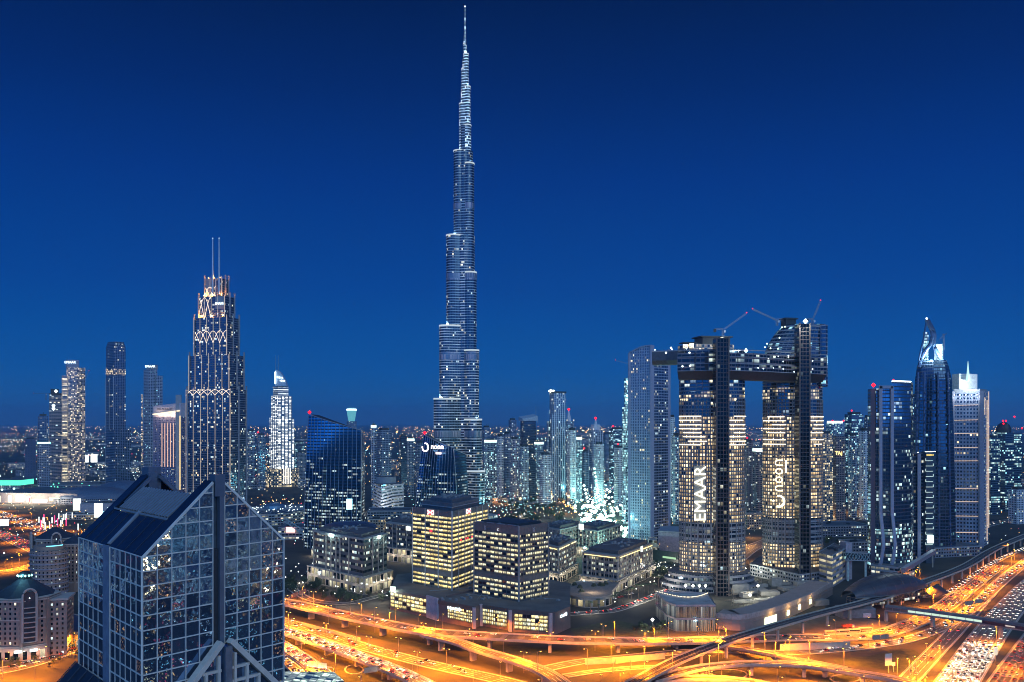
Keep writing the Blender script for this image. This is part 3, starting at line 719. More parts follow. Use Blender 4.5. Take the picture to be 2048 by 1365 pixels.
def glass_pair():
    th, ring, n1 = slanted_tower('dark blue curved glass tower with slanting roof and no sign', 1190, 608, 722, 729, 829, 861, 864, 617.5, 7, GL_A, GL_M, GL_T)
    # the upper storeys are empty, the lower ones lit; a bright screen near the corner
    p = ring(12, .38); b = MB(); b.box(p[0] - 3, p[1] - 1.2, 7.5, .6, p[2] - 7, p[2] + 7, .2); b.build('screen', glow('teal_screen', (.5, 1, .95), 3.0), th)
    th, ring, n1 = slanted_tower('curved dark glass tower with a slanting roof and round white logo sign', 1255, 828, 914, 938, 870, 899, 909, 848, 6, GL_B, GL_BM, GL_BT)
    a, c = Vector(ring(2, .9)), Vector(ring(9, .9)); d = c - a; d.z = 0; d.normalize(); Y = a.y - 6
    S = glow('sign_rose', (1.0, .82, .86), 3.0)
    Y = 1250.5; lettering('noon', at(874.5, 895, Y), d, (0, 0, 1), 21, S, th, depth=.5)
    b = MB(); cc = at(850.5, 895, 1258); b.tube([cc + d * (5.2 * math.cos(q)) + Vector((0, 0, 5.6 * math.sin(q))) for q in [math.radians(v) for v in range(168, 463, 18)]], 1.0, 6); b.build('sign_ring', S, th)
    b = MB(); b.bar(at(877, 906.8, Y) - d * 4.6, at(877, 906.8, Y) + d * 4.6, .6, 3.0); b.build('sign_bar', S, th)
glass_pair()
# ------------------------------------------------------------------ pale tower with curved top and fins
def curved_top_tower():
    Y = 1280.0; th = thing('fin_tower', 'pale fin-framed residential tower with a curved roofline, left of the joined twin towers', 'tower', (PX(1298, Y), Y + 15, 0))
    C0 = Vector((PX(1304, Y), Y)); L = Vector((PX(1259, Y + 20), Y + 20)); Rr = Vector((PX(1338, Y + 26), Y + 26)); P = para(C0, Rr, L)
    lf = facade('fin_grid', bw=2.7, fh=4.0, mx=.27, lo=.25, hi=.12, wall=(.27, .29, .39), glass=(.01, .03, .07), frac=.09, coh=.3, cA=(1, .85, .45), cB=WARM, st=2.2)
    rf = facade('fin_side', bw=3.6, fh=4.0, mx=.08, lo=.12, hi=.2, wall=(.25, .3, .4), glass=(.01, .02, .05), frac=.12, coh=.25, cA=CREAM, cB=COOL, st=1.8)
    zt = PZ(700, Y)
    b = MB(); b.prism([P[0], P[1], P[2], P[3]], 0, zt, 1, 2); b.build('shaft', [lf, rf, ROOF], th)
    # the left-hand screen wall rises to a curve above the roof
    d = C0 - L; n = 10; b = MB(); u = 0
    zs = [PZ(705 - 13 * math.sin(PI * .5 * min(1, i / n * 1.15)), Y) for i in range(n + 1)]
    nr = Vector((d.y, -d.x)).normalized(); nr = -nr if nr.y > 0 else nr
    for i in range(n):
        a = L + d * (i / n) + nr * .5; c = L + d * ((i + 1) / n) + nr * .5; w = d.length / n
        b.face([(a.x, a.y, 0), (c.x, c.y, 0), (c.x, c.y, zs[i + 1]), (a.x, a.y, zs[i])], 0, [(u, 0), (u + w, 0), (u + w, zs[i + 1]), (u, zs[i])])
        a2, c2 = a - nr * 1.5, c - nr * 1.5
        b.face([(c2.x, c2.y, 0), (a2.x, a2.y, 0), (a2.x, a2.y, zs[i]), (c2.x, c2.y, zs[i + 1])], 1)
        b.face([(a.x, a.y, zs[i]), (c.x, c.y, zs[i + 1]), (c2.x, c2.y, zs[i + 1]), (a2.x, a2.y, zs[i])], 1); u += w
    b.build('screen_wall', [lf, WHITEM], th)
    M = plain('lilac_fin', (.26, .27, .38), .6, 0, .08)
    for p, z, w in ((L + nr * .8, zs[0], 3), (C0 + Vector((0, -.8)), zs[-1], 6), (Rr, zt + 2, 4)):
        b = MB(); b.box(p.x, p.y, w, 2.2, 0, z + .5, .2); b.build('fin', M, th)
    b = MB()
    b.sweep([(L.x + d.x * i / n + nr.x * .7, L.y + d.y * i / n + nr.y * .7, zs[i]) for i in range(n + 1)], [(-1.2, 0), (1.2, 0), (1.2, 1.4), (-1.2, 1.4)]); b.build('curved_coping', M, th)
    # brightly lit unfinished tower peeping out behind, with its crane
    t2 = tower('lit_core_tower', 'sliver of floodlit unfinished tower behind the pale fin tower', 'tower', foot(1246, 1264, 1500, .5, .8), 0, PZ(815, 1500), facade('lit_site', bw=3, fh=4, mx=.05, lo=.1, hi=.2, wall=(.3, .4, .45), frac=.75, coh=.3, cA=TEAL, cB=(.7, 1, .95), st=2.4), plant=False)
    b = MB(); b.box(PX(1256, 1510), 1510, 9, 9, PZ(815, 1500), PZ(756, 1500), .4); b.build('lift_core', MATS['lit_site'], t2)
    for py in (764, 792, 800): b = MB(); b.octa(at(1254, py, 1490), 3); b.build('floodlight', TEALG, t2)
    crane('flat crane reaching out beside the pale fin tower', (PX(1259, 1500), 1500, PZ(760, 1500)), 26, 24, PI - .2, .28)
curved_top_tower()

# ------------------------------------------------------------------ twin oval towers joined by a bridge
SKY_LED = glow('led_line', (1.0, .87, .62), 2.4)
def oval_tower(label, pxl, pxr, Yc, zones, shaft, top_rows, shaft_base, tmax):
    cx = PX((pxl + pxr) / 2, Yc); a = (pxr - pxl) / 2 / FPX * Yc; bb = a * .62; Yf = Yc - bb * .8
    th = thing('oval_tower', label, 'tower', (cx, Yc, 0))
    zprev = None
    for i, (p0, p1, mt) in enumerate(zones):
        z0, z1 = max(0, PZ(p0, Yf)), PZ(p1, Yf); b = MB(); b.prism(ell(cx, Yc, a, bb, 44), z0, z1, 0, 1); b.build('facade', [mt, ROOF], th)
    # thin floor edges run round the whole body
    b = MB(); z = 18.0; zt = PZ(top_rows, Yf)
    while z < zt:
        b.prism(ell(cx, Yc, a + .45, bb + .45, 44), z, z + .55, 0, 0, True); z += 3.75
    b.build('floor_edge', plain('slab_edge', (.34, .33, .34), .7, 0, .1), th)
    # vertical partitions between balconies
    for k in range(26):
        q = PI + PI * (k + .5) / 26
        if abs(cx + a * math.cos(q) - PX(shaft[2], Yc)) < 8: continue
        b = MB(); x, y = cx + (a + .3) * math.cos(q), Yc + (bb + .3) * math.sin(q); b.box(x, y, .5, .9, 18, PZ(800, Yf), q); b.build('balcony_wall', plain('slab_edge2', (.2, .19, .2), .7), th)
    sx0, sx1, sc_, ysh = shaft
    w = (sx1 - sx0) / FPX * ysh; x = PX(sc_, ysh)
    b = MB(); b.box(x, ysh + 8, w, 18, 0, PZ(tmax, ysh)); sh = b.build('lift_shaft', facade('shaft_glass' + label[:3], bw=3.3, fh=4.2, mx=.1, lo=.1, hi=.12, wall=(.055, .042, .042), glass=(.02, .018, .02), frac=.05, coh=0, cA=CREAM, cB=COOL, st=.8, coat=.06), th)
    for e in (-1, 1):
        b = MB(); b.box(x + e * w / 2, ysh - 1.2, 1.3, 1.3, 0, PZ(tmax, ysh) + 1); b.build('shaft_rail', plain('brown_steel', (.11, .085, .08), .5, .5), sh)
    b = MB()
    for k in range(9): b.bar((x - w / 2, ysh - 1.3, 20 + k * 26), (x + w / 2, ysh - 1.3, 20 + k * 26), .4, .4)
    b.build('shaft_ties', MATS['brown_steel'], sh)
    return th, cx, a, bb, Yf, x, w
def led_lines(th, cx, Yc, a, bb, Yf, rows, skip, seed):
    r = random.Random(seed)
    for py in rows:
        z = PZ(py, Yf)
        for (q0, q1) in ((188, 268), (272, 352)):
            u0 = q0 + r.choice((0, 0, 0, 18, 30)); u1 = q1 - r.choice((0, 0, 0, 14, 24))
            pts = []
            for k in range(12):
                q = math.radians(u0 + (u1 - u0) * k / 11); x = cx + (a + .9) * math.cos(q)
                if abs(x - skip[0]) < skip[1] / 2 + 1.5: continue
                pts.append((x, Yc + (bb + .9) * math.sin(q), z))
            A = [p for p in pts if p[0] < skip[0]]; B = [p for p in pts if p[0] > skip[0]]
            for part in (A, B):
                if len(part) > 1: b = MB(); b.tube(part, .5, 4); b.build('light_line', SKY_LED, th)
def twin_towers():
    dense = facade('apartment_dense', bw=3.0, fh=3.75, mx=.17, lo=.14, hi=.2, wall=(.16, .14, .13), glass=(.05, .05, .05), frac=.93, coh=.03, cA=(1, .63, .27), cB=(1, .82, .5), st=3.0, coat=.3)
    dense2 = facade('apartment_dense2', bw=2.6, fh=3.75, mx=.2, lo=.14, hi=.22, wall=(.18, .16, .15), glass=(.05, .05, .05), frac=.92, coh=.03, cA=(1, .66, .29), cB=(1, .84, .54), st=2.8, coat=.3)
    dim = facade('apartment_dim', bw=6.5, fh=3.75, mx=.06, lo=.12, hi=.2, wall=(.2, .2, .23), glass=(.02, .03, .05), frac=.08, coh=.2, cA=CREAM, cB=COOL, st=1.5, coat=.28)
    part = facade('apartment_part', bw=3.2, fh=3.75, mx=.12, lo=.14, hi=.2, wall=(.2, .2, .22), glass=(.02, .03, .05), frac=.5, coh=.6, cA=(1, .75, .4), cB=CREAM, st=2.2, coat=.3)
    grey = facade('apartment_grey', bw=7, fh=5.6, mx=.05, lo=.2, hi=.16, wall=(.3, .3, .32), glass=(.03, .04, .05), frac=.06, coh=0, cA=CREAM, cB=COOL, st=1.4, coat=.5)
    # --- the left one
    Yc = 935.0
    z1 = [(1240, 1160, grey), (1160, 1086, dense2), (1086, 1047, grey), (1047, 890, dense), (890, 832, dense2), (832, 812, dim), (812, 784, part), (784, 700, dim)]
    th, cx, a, bb, Yf, sx_, sw = oval_tower('oval apartment tower with tall vertical lettering and warm lit flats', 1358.5, 1489, Yc, z1, (1433, 1457, 1445, 880), 700, 1200, 676)
    led_lines(th, cx, Yc, a, bb, Yf, [833, 841, 850, 858, 866, 874, 883, 890], (sx_, sw), 3)
    P = foot(1366, 1474, Yf + 10, .25, .6); b = MB(); b.prism(P, PZ(702, Yf), PZ(686, Yf), 0, 1); b.build('upper_storey', [part, ROOF], th)
    b = MB(); b.prism(foot(1363, 1395, Yf + 2, .15, .9), PZ(686, Yf), PZ(684, Yf)); b.build('canopy', DARKM, th)
    P = foot(1397, 1463, Yf + 14, .2, .7); b = MB(); b.prism(P, PZ(690, Yf), PZ(672, Yf)); b.build('plant_room', DARKM, th)
    b = MB(); b.prism(inset(P, -3), PZ(672, Yf), PZ(669.5, Yf)); b.build('roof_slab', DARKM, th)
    for px, py, w, h in ((1371, 693, 10, 4), (1383, 692, 9, 5), (1444, 681, 7, 6)):
        c = at(px, py, Yf - 6); b = MB(); b.box(c.x, c.y, w / FPX * Yf, .6, c.z - h / FPX * Yf, c.z + h / FPX * Yf, .1); b.build('lit_window', window_mat('lit_room', CREAM, (.9, .95, .8), 2.6, 1.0), th)
    for px, py in ((1365, 733), (1380, 732), (1408, 732), (1424, 734), (1342, 696), (1379, 706), (1332, 706)):
        b = MB(); b.octa(at(px, py, Yf - 13), 1.1); b.build('work_lamp', WHT, th)
    # vertical lettering
    c = at(1400, 987, Yf - 5); lt = lettering('EMAAR', c, (.0, 0, 1), (-1, -.12, 0), 55, glow('sign_cream', (1, .95, .78), 1.9), th, 'vertical_lettering', .5)
    b = MB(); b.box(c.x, c.y + 1.2, 11.5, .3, c.z - 28, c.z + 28, .1); b.build('letter_mesh', facade('mesh_screen', bw=1.2, fh=1.2, mx=.2, lo=.2, hi=.2, wall=(.5, .48, .4), glass=(.3, .3, .25), frac=1, coh=0, cA=CREAM, cB=CREAM, st=.16, coat=0), th)
    pt = at(1490, 702, Yf); b = MB(); b.octa((pt.x, pt.y - 4, pt.z), 2.2); b.build('floodlight', WHT, th); lamp('floodlight', (pt.x, pt.y - 8, pt.z), 40000, (.9, 1, .9), 1, th)
    crane('luffing crane with a red tip light on the roof of the vertically lettered tower', at(1446, 676, Yf + 14), 8, 30, -.02, .62, 'roof cranes')
    # --- the right one
    Yc = 1000.0
    z2 = [(1240, 1090, dense), (1090, 1036, grey), (1036, 912, dense), (912, 832, dense2), (832, 800, dim), (800, 776, part), (776, 735, dim)]
    th2, cx2, a2, bb2, Yf2, sx2, sw2 = oval_tower('taller oval apartment tower with vertical lettering and ring logo', 1526, 1644, Yc, z2, (1600, 1620, 1609, 940), 735, 1176, 648)
    led_lines(th2, cx2, Yc, a2, bb2, Yf2, [834, 842, 850, 858, 866, 880, 889], (sx2, sw2), 9)
    up = facade('upper_glass', bw=6, fh=4.6, mx=.05, lo=.12, hi=.15, wall=(.16, .18, .24), glass=(.02, .03, .05), frac=.14, coh=.2, cA=COOL, cB=TEAL, st=1.4, coat=.3)
    n = 36
    def ring(i, t):
        q = 2 * PI * i / n; l = PX(1526 + 40 * t ** 2.2, Yc); r = PX(1651, Yc); A = (r - l) / 2; return ((l + r) / 2 + A * math.cos(q), Yc + bb2 * (1 - .1 * t) * math.sin(q), PZ(735, Yf2) + (PZ(648, Yf2) - PZ(735, Yf2)) * t)
    b = MB(); u = [i * 6.2 for i in range(n + 1)]; loft(b, ring, n, 12, u); b.face([ring(i, 1) for i in range(n)], 1); b.build('curved_crown', [up, ROOF], th2)
    for k in range(12):
        b = MB(); b.tube([ring(i, k / 12 + .02) for i in list(range(18, 37))], .5, 4); b.build('crown_ledge', plain('slab_edge', (.34, .33, .34)), th2)
    b = MB(); P = ell(PX(1637, Yc), Yc - 2, 14 / FPX * Yc, 16, 24); b.prism(P, PZ(773, Yf2), PZ(650, Yf2), 0, 1, True); b.build('overhang', [up, DARKM], th2)
    P = foot(1567, 1594, Yf2 + 8, .3, .8); b = MB(); b.prism(P, PZ(650, Yf2), PZ(637, Yf2)); b.prism(inset(P, -2), PZ(637, Yf2), PZ(634, Yf2)); b.build('plant_room', DARKM, th2)
    pt = at(1611, 643, 930); b = MB(); b.octa(tuple(pt), 2.8); b.build('floodlight', WHT, th2); lamp('floodlight', (pt.x, pt.y - 4, pt.z), 60000, (.9, 1, .9), 1, th2)
    for px, py in ((1564, 655), (1570, 654), (1559, 676), (1534, 688), (1530, 695), (1541, 697), (1556, 698)):
        b = MB(); b.octa(at(px, py, Yf2 - 8), 1.0); b.build('work_lamp', glow('lime_lamp', (.8, 1, .7), 3), th2)
    c = at(1559, 957, Yf2 - 6); S = glow('sign_gold', (1, .84, .5), 3.4)
    for k, py in enumerate((926, 943, 960, 977)):
        cc = at(1558, py, Yf2 - 6); b = MB(); w = 4.3
        if k in (0, 3): pts = [cc + Vector((w * x, 0, w * z)) for x, z in ((.95, .62), (-.3, .62), (-.9, .35), (-.9, -.35), (-.3, -.62), (.95, -.62))]
        else: pts = [cc + Vector((w * .82 * math.cos(q), 0, w * .66 * math.sin(q))) for q in [2 * PI * i / 12 for i in range(13)]]
        b.tube(pts, .7, 5); b.build('lettering', S, th2)
    cc = at(1558, 1003, Yf2 - 6); b = MB(); b.tube([cc + Vector((5.6 * math.cos(q), 0, 5.9 * math.sin(q))) for q in [math.radians(v) for v in range(-115, 121, 20)]], 1.2, 6); b.octa(cc + Vector((-6, 0, .5)), 1.5); b.build('logo_ring', S, th2)
    a_, c_ = at(1572, 921, Yf2 - 5), at(1572, 946, Yf2 - 5); b = MB(); b.bar(a_, c_, 1.6, .6, 0, (0, 1, 0)); b.build('sign_bar', S, th2)
    crane('luffing crane leaning left beside the taller oval tower crown', at(1554, 652, Yf2 + 12), 6, 30, PI + .05, .42, 'roof cranes')
    crane('steep luffing crane on the flat roof beside the brightest floodlight', at(1625, 648, Yf2 + 12), 4, 24, .2, 1.15, 'roof cranes')
    # --- the bridge that joins them, cantilevered past the left tower
    br = thing('sky_bridge', 'dark unfinished bridge joining the two oval towers high above ground', 'bridge', (PX(1490, 950), 950, 0))
    bf = facade('bridge_glass', bw=4.5, fh=4.6, mx=.05, lo=.15, hi=.15, wall=(.16, .15, .18), glass=(.02, .03, .05), frac=.2, coh=.3, cA=COOL, cB=(.9, 1, .8), st=1.3, coat=.1)
    b = MB(); path = [(PX(1360, 925), 925, 0), (PX(1430, 915), 915, 0), (PX(1500, 930), 930, 0), (PX(1560, 958), 958, 0), (PX(1632, 985), 985, 0)]
    pa = spline(path, 8); zb, zt = PZ(762, 920), PZ(708, 920)
    prof = [(-15, zb + 9), (-9, zb + 1), (9, zb + 1), (15, zb + 9), (15, zt), (-15, zt)]
    b.sweep(pa, prof); b.build('deck', plain('bridge_soffit', (.045, .042, .05), .6), br)
    b = MB(); b.sweep(pa, [(15.3, zb + 9), (15.3, zt)], closed=False)
    for i in range(0): pass
    wall_ = MB(); u = 0
    for i in range(len(pa) - 1):
        d = pa[i + 1] - pa[i]; r = Vector((d.y, -d.x, 0)).normalized() * 15.3; A, B = pa[i] + r, pa[i + 1] + r; L = d.length
        wall_.face([(A.x, A.y, zb + 9), (B.x, B.y, zb + 9), (B.x, B.y, zt), (A.x, A.y, zt)], 0, [(u, zb + 9), (u + L, zb + 9), (u + L, zt), (u, zt)]); u += L
    wall_.build('glazing', bf, br)
    for k in range(4):
        b = MB(); z = zb + 9 + k * 7; b.sweep(pa, [(15.2, z), (16.2, z), (16.2, z + .8), (15.2, z + .8)]); b.build('floor_edge', plain('bridge_edge', (.25, .25, .28), .6), br)
    cp = [(PX(1306, 945), 945, 0), (PX(1340, 940), 940, 0), (PX(1368, 930), 930, 0)]; cp = spline(cp, 6)
    b = MB(); za, zc = PZ(729, 930), PZ(704, 930); b.sweep(cp, [(-11, za + 2), (-7, za), (7, za), (12, za + 4), (12, zc), (-11, zc)]); b.build('cantilever', plain('cantilever_dark', (.07, .08, .1), .5), br)
    b = MB(); b.sweep(cp, [(-11, zc + .1), (12, zc + .1), (12, zc + 1.2), (-11, zc + 1.2)]); b.build('cantilever_roof', GREYM, br)
    r = random.Random(5)
    for k in range(14):
        p = pa[r.randint(8, len(pa) - 3)]; z = zb + 10 + r.random() * 20; b = MB(); b.octa((p.x + 4, p.y - 16.2, z), .75); b.build('work_lamp', WHT, br)
    for k in range(7):
        p = cp[min(len(cp) - 1, k * 2)]; b = MB(); b.octa((p.x, p.y - 13, zc + 2.2), .8); b.build('work_lamp', WHT, br)
twin_towers()

# ------------------------------------------------------------------ towers at the right-hand side
def east_group():
    # white-framed slab with flared feet
    Y = 990.0; th = thing('framed_tower', 'tower with pale tall frame and flared feet and dark blue glass', 'office tower', (PX(1785, Y), Y + 15, 0))
    dk = plain('mauve_wall', (.13, .11, .16), .6, 0, .1, .05); gl = facade('framed_glass', bw=2.4, fh=4.1, mx=.05, lo=.25, hi=.06, wall=(.03, .05, .08), glass=(.006, .016, .04), frac=.13, coh=.55, cA=COOL, cB=(.8, 1, .85), st=1.7, gr=.06, coat=.8)
    low = facade('framed_glass_low', bw=2.4, fh=4.1, mx=.05, lo=.25, hi=.06, wall=(.05, .06, .08), glass=(.006, .016, .04), frac=.5, coh=.6, cA=TEAL, cB=(.85, 1, .9), st=1.9, gr=.06, coat=.8)
    z = lambda py: PZ(py, Y)
    zm = z(1060)
    P = foot(1744, 1758, Y + 8, .9, 1.5); b = MB(); b.prism(P, 0, z(777), 0, 0); b.build('end_wall', dk, th)
    P = [(PX(1757, Y), Y + 6), (PX(1786, Y), Y + 2), (PX(1786, Y), Y + 30), (PX(1757, Y), Y + 30)]
    b = MB(); b.prism(P, 0, zm, 1, 2); b.prism(P, zm + .01, z(777), 0, 2); b.build('centre_glass', [gl, low, ROOF], th)
    n = 8; P = [(PX(1786 + 38 * i / n, Y + 14 * (i / n) ** 1.5), Y + 3 + 14 * (i / n) ** 1.5) for i in range(n + 1)] + [(PX(1826, Y + 44), Y + 44), (PX(1786, Y + 40), Y + 40)]
    b = MB(); b.prism(P, 0, zm, 1, 2); b.prism(P, zm + .01, z(763), 0, 2); b.build('curved_wing', [gl, low, ROOF], th)
    b = MB(); b.tube([(p[0], p[1] - .3, z(762.5)) for p in P[:n + 1]], .7, 4); b.build('roof_light', WHT, th)
    wf = plain('lilac_frame', (.25, .27, .36), .5, 0, .06)
    for px in (1760.5, 1783.5):
        pts = []
        for k in range(13):
            t = k / 12; zz = z(773) * t; fl = (max(0, .22 - t) / .22) ** 1.6; pts.append((PX(px - 4.5 * fl * 2 + (3 * math.sin(PI * min(1, t / .3)) if t < .3 else 0), Y), Y - 1 - 5 * math.sin(PI * min(1, t / .3)) * (t < .3), zz))
        b = MB(); b.sweep([Vector((p[0], p[1], 0)) for p in pts], [(0, 0)], closed=False) if False else None
        for a, c in zip(pts, pts[1:]):
            b.bar(a, c, 3.2, 2.0, 0, (0, 1, 0))
        b.build('frame_leg', wf, th)
    b = MB(); b.bar(at(1759, 774.5, Y - 1), at(1785, 774.5, Y - 1), 2.0, 3.2); b.build('frame_top', wf, th)
    beacon(th, at(1747, 774, Y + 8), 2.6); beacon(th, at(1787, 763, Y + 6), 1.5)
    # small tower in front of the pointed one
    Y = 1085.0; th = thing('led_tower', 'low dark tower with a ladder of lit brackets and an amber sign', 'tower', (PX(1846, Y), Y + 12, 0))
    P = foot(1822, 1850, Y, .25, .9); b = MB(); b.prism(P, 0, PZ(906, Y), 0, 1); b.build('shaft', [OFF_DARK, ROOF], th)
    P = foot(1849, 1871, Y - 2, .2, .9); b = MB(); b.prism(P, 0, PZ(904, Y), 0, 1); b.build('led_bay', [plain('bay_dark', (.04, .06, .09), .3), ROOF], th)
    b = MB(); b.bar((PX(1838, Y - 1), Y - 1, 0), (PX(1838, Y - 1), Y - 1, PZ(908, Y)), 4, 2); b.build('pale_fin', plain('lilac_frame', (.52, .5, .6)), th)
    L = glow('bracket_light', (.75, 1, .95), 1.0)
    for k in range(17):
        y = 922 + k * 10.5; b = MB(); c = at(1859, y, Y - 6); r_ = k % 2
        b.bar(c + Vector((-4.5, 0, 0)), c + Vector((4.5, 1, 0)), .4, .5); b.bar(c + Vector((4.5 if r_ else -4.5, 0, 0)), c + Vector((4.5 if r_ else -4.5, 0, 3)), .5, .4); b.build('led_bracket', L, th)
    strokes(at(1860, 910.5, Y - 6), (1, 0, 0), 9, 2.2, 8, glow('sign_amber', (1, .7, .15), 1.3), th)
    b = MB(); b.bar(at(1850, 904, Y - 4), at(1871, 903.5, Y - 4), .6, .6); b.build('roof_light', WHT, th)
    c = at(1861, 1080, Y - 8); b = MB(); b.box(c.x, c.y, 7, .8, c.z - 4, c.z + 5); b.build('screen', glow('screen_mint', (.8, 1, .95), 4), th)
    for k, px in enumerate((1824, 1836)): beacon(th, at(px, 907, Y + 4), 1.0, WHT, 'roof_lamp')
    # the pointed tower with pincer crown
    Y = 1165.0; th = thing('pointed_tower', 'dark blue tower topped by two curved horns around a lit core', 'skyscraper', (PX(1866, Y), Y, 0))
    gd = facade('pointed_glass', bw=3.4, fh=4.2, mx=.06, lo=.2, hi=.06, wall=(.03, .05, .1), glass=(.005, .012, .035), frac=.035, coh=.2, cA=COOL, cB=TEAL, st=1.5, gr=.08, coat=.42)
    rows = [(1112, 1826, 1905), (1000, 1828, 1904), (850, 1832, 1901), (760, 1835, 1898), (735, 1838, 1893), (722, 1842, 1889)]
    def oct_(l, r, y):
        x0, x1 = PX(l, Y), PX(r, Y); c, h = (x0 + x1) / 2, (x1 - x0) / 2; return ell(c, Y, h / math.cos(PI / 8) * .98, h / math.cos(PI / 8) * .98, 8, PI / 8)
    for (p0, l0, r0), (p1, l1, r1) in zip(rows, rows[1:]):
        b = MB(); b.prism(oct_(l0, r0, 0), max(0, PZ(p0, Y)), PZ(p1, Y), 0, 1, top_poly=oct_(l1, r1, 0)); b.build('shaft', [gd, DARKM], th)
    sp = plain('navy_steel', (.06, .1, .2), .4, .5)
    for px0, px1 in ((1846, 1849), (1878, 1876), (1830, 1836), (1901, 1896)):
        b = MB(); b.tube([at(px0, 1105, Y - 24), at((px0 + px1) / 2, 900, Y - 24), at(px1, 745, Y - 22)], 1.3, 6); b.build('pilaster', sp, th)
        b = MB()
        for k in range(22): p = at(px0 + (px1 - px0) * k / 22, 1100 - k * 15, Y - 25); b.octa(tuple(p), 1.6, 0, 2.6)
        b.build('twisted_rib', sp, th)
    for pts, r in ((((1838, 735), (1843, 718), (1852, 700), (1860, 690), (1865, 672), (1862, 658), (1853, 640)), 2.6), (((1889, 735), (1882, 718), (1874, 705), (1868, 690), (1869, 672), (1866, 660), (1855, 639)), 2.6), (((1838, 722), (1842, 700), (1847, 680), (1850, 660), (1854, 640)), 1.2)):
        b = MB(); b.tube(spline([at(x, y, Y - 6) for x, y in pts], 4), r, 8); b.build('horn', sp, th)
    b = MB(); b.prism(foot(1849, 1858, Y + 4, .3, .8), PZ(724, Y), PZ(664, Y)); b.build('lit_core', facade('core_glow', bw=3, fh=4, mx=.1, lo=.1, hi=.12, wall=(.2, .3, .35), frac=.85, coh=0, cA=TEAL, cB=(.8, 1, 1), st=1.8), th)
    b = MB(); b.prism(foot(1872, 1893, Y + 10, 1.0, 1.0), PZ(724, Y), PZ(687, Y)); b.build('lit_screen', plain('screen_white', (.6, .68, .7), .5), th)
    p = at(1884, 712, Y - 14); lamp('crown_light', tuple(p), 90000, (.75, 1, 1), 1.5, th); p = at(1858, 716, Y - 14); lamp('crown_light', tuple(p), 50000, (.7, .95, 1), 1.5, th)
    b = MB(); b.tube([at(1888, 700, Y + 10), at(1887, 668, Y + 10)], 1.4, 6); b.bar(at(1878, 680, Y + 10), at(1887, 672, Y + 10), .8, .8); b.bar(at(1887, 672, Y + 10), at(1893, 667, Y + 10), .8, .8); b.build('mast', sp, th)
    b = MB(); b.octa(at(1853.5, 637.5, Y - 6), 1.6); b.build('tip_light', WHT, th)
    # punched-window hotel with peach outline lights
    Y = 1222.0; C0 = Vector((PX(1962, Y), Y)); L = Vector((PX(1905, Y + 12), Y + 12)); Rr = Vector((PX(1977, Y + 34), Y + 34)); P = para(C0, Rr, L)
    th = thing('punched_tower', 'grey tower of small square windows outlined in peach light, spire on top', 'hotel', (*ctr(P), 0))
    pf = facade('punched', bw=4.0, fh=5.0, mx=.22, lo=.28, hi=.22, wall=(.21, .25, .34), glass=(.01, .015, .03), frac=.06, coh=.7, cA=CREAM, cB=WARM, st=2.4, coat=.3)
    sf = facade('punched_side', bw=3, fh=4.2, mx=.2, lo=.25, hi=.2, wall=(.3, .33, .42), glass=(.01, .015, .03), frac=.3, coh=.3, cA=CREAM, cB=COOL, st=1.5)
    b = MB(); b.prism([P[0], P[1], P[2], P[3]], 0, PZ(786, Y), 0, 1); b.build('facade', [pf, ROOF], th)
    b = MB(); q = [onface(P, 0, f, .15) for f in (.02, .98)]; b.face([(q[0][0], q[0][1], 0), (q[1][0], q[1][1], 0), (q[1][0], q[1][1], PZ(782, Y)), (q[0][0], q[0][1], PZ(782, Y))], 0, [(0, 0), (30, 0), (30, 220), (0, 220)]); b.build('side_glazing', sf, th)
    for j in (.0, 1.0):
        q = onface(P, 3, j, .2); b = MB(); b.box(q[0], q[1], 7, 3.0, 0, PZ(782, Y), .2); b.build('corner_pier', plain('pier_slate', (.2, .22, .29), .6), th)
    b = MB(); b.prism(inset(P, 2), PZ(786, Y), PZ(778, Y)); b.build('attic', GREYM, th)
    b = MB(); b.prism(foot(1914, 1959, Y + 12, .2, .5), PZ(780, Y), PZ(747, Y)); b.build('crown_panel', plain('crown_pale', (.45, .47, .5), .6), th)
    b = MB(); x = at(1936, 763, Y + 4); b.lathe((x.x, x.y), [(3.2, PZ(762, Y)), (1.7, PZ(745, Y)), (.3, PZ(722, Y))], 6); b.build('spire', glow('spire_glow', (.6, 1, .95), 1.0), th)
    lamp('spire_light', (x.x, x.y - 10, PZ(768, Y)), 50000, (.8, .95, 1), 1.5, th)
    for f in (.1, .3, .5, .7, .9):
        q = onface(P, 3, f, 5); lamp('cornice_light', (q[0], q[1], PZ(796, Y)), 1200, (.9, .92, 1), .8, th)
        b = MB(); b.octa((q[0], q[1] + 4, PZ(790, Y)), .9); b.build('cornice_lamp', WHT, th)
    PL = glow('peach_line', (1.0, .72, .52), 1.1)
    for py in (810, 840, 867, 895, 922, 978, 1004, 1033, 1066):
        a, c = onface(P, 3, .06, .8), onface(P, 3, .98, .8); b = MB(); b.bar((a[0], a[1], PZ(py + 1, Y)), (c[0], c[1], PZ(py, Y)), .55, .55); b.build('outline_light', PL, th)
    for f, y0, y1 in ((.1, 790, 1080), (.45, 795, 830), (.75, 800, 1085), (.98, 782, 1060)):
        q = onface(P, 0, f, .6); b = MB(); b.bar((q[0], q[1], PZ(y1, Y + 10)), (q[0], q[1], PZ(y0, Y + 10)), .55, .55); b.build('outline_light', PL, th)
east_group()

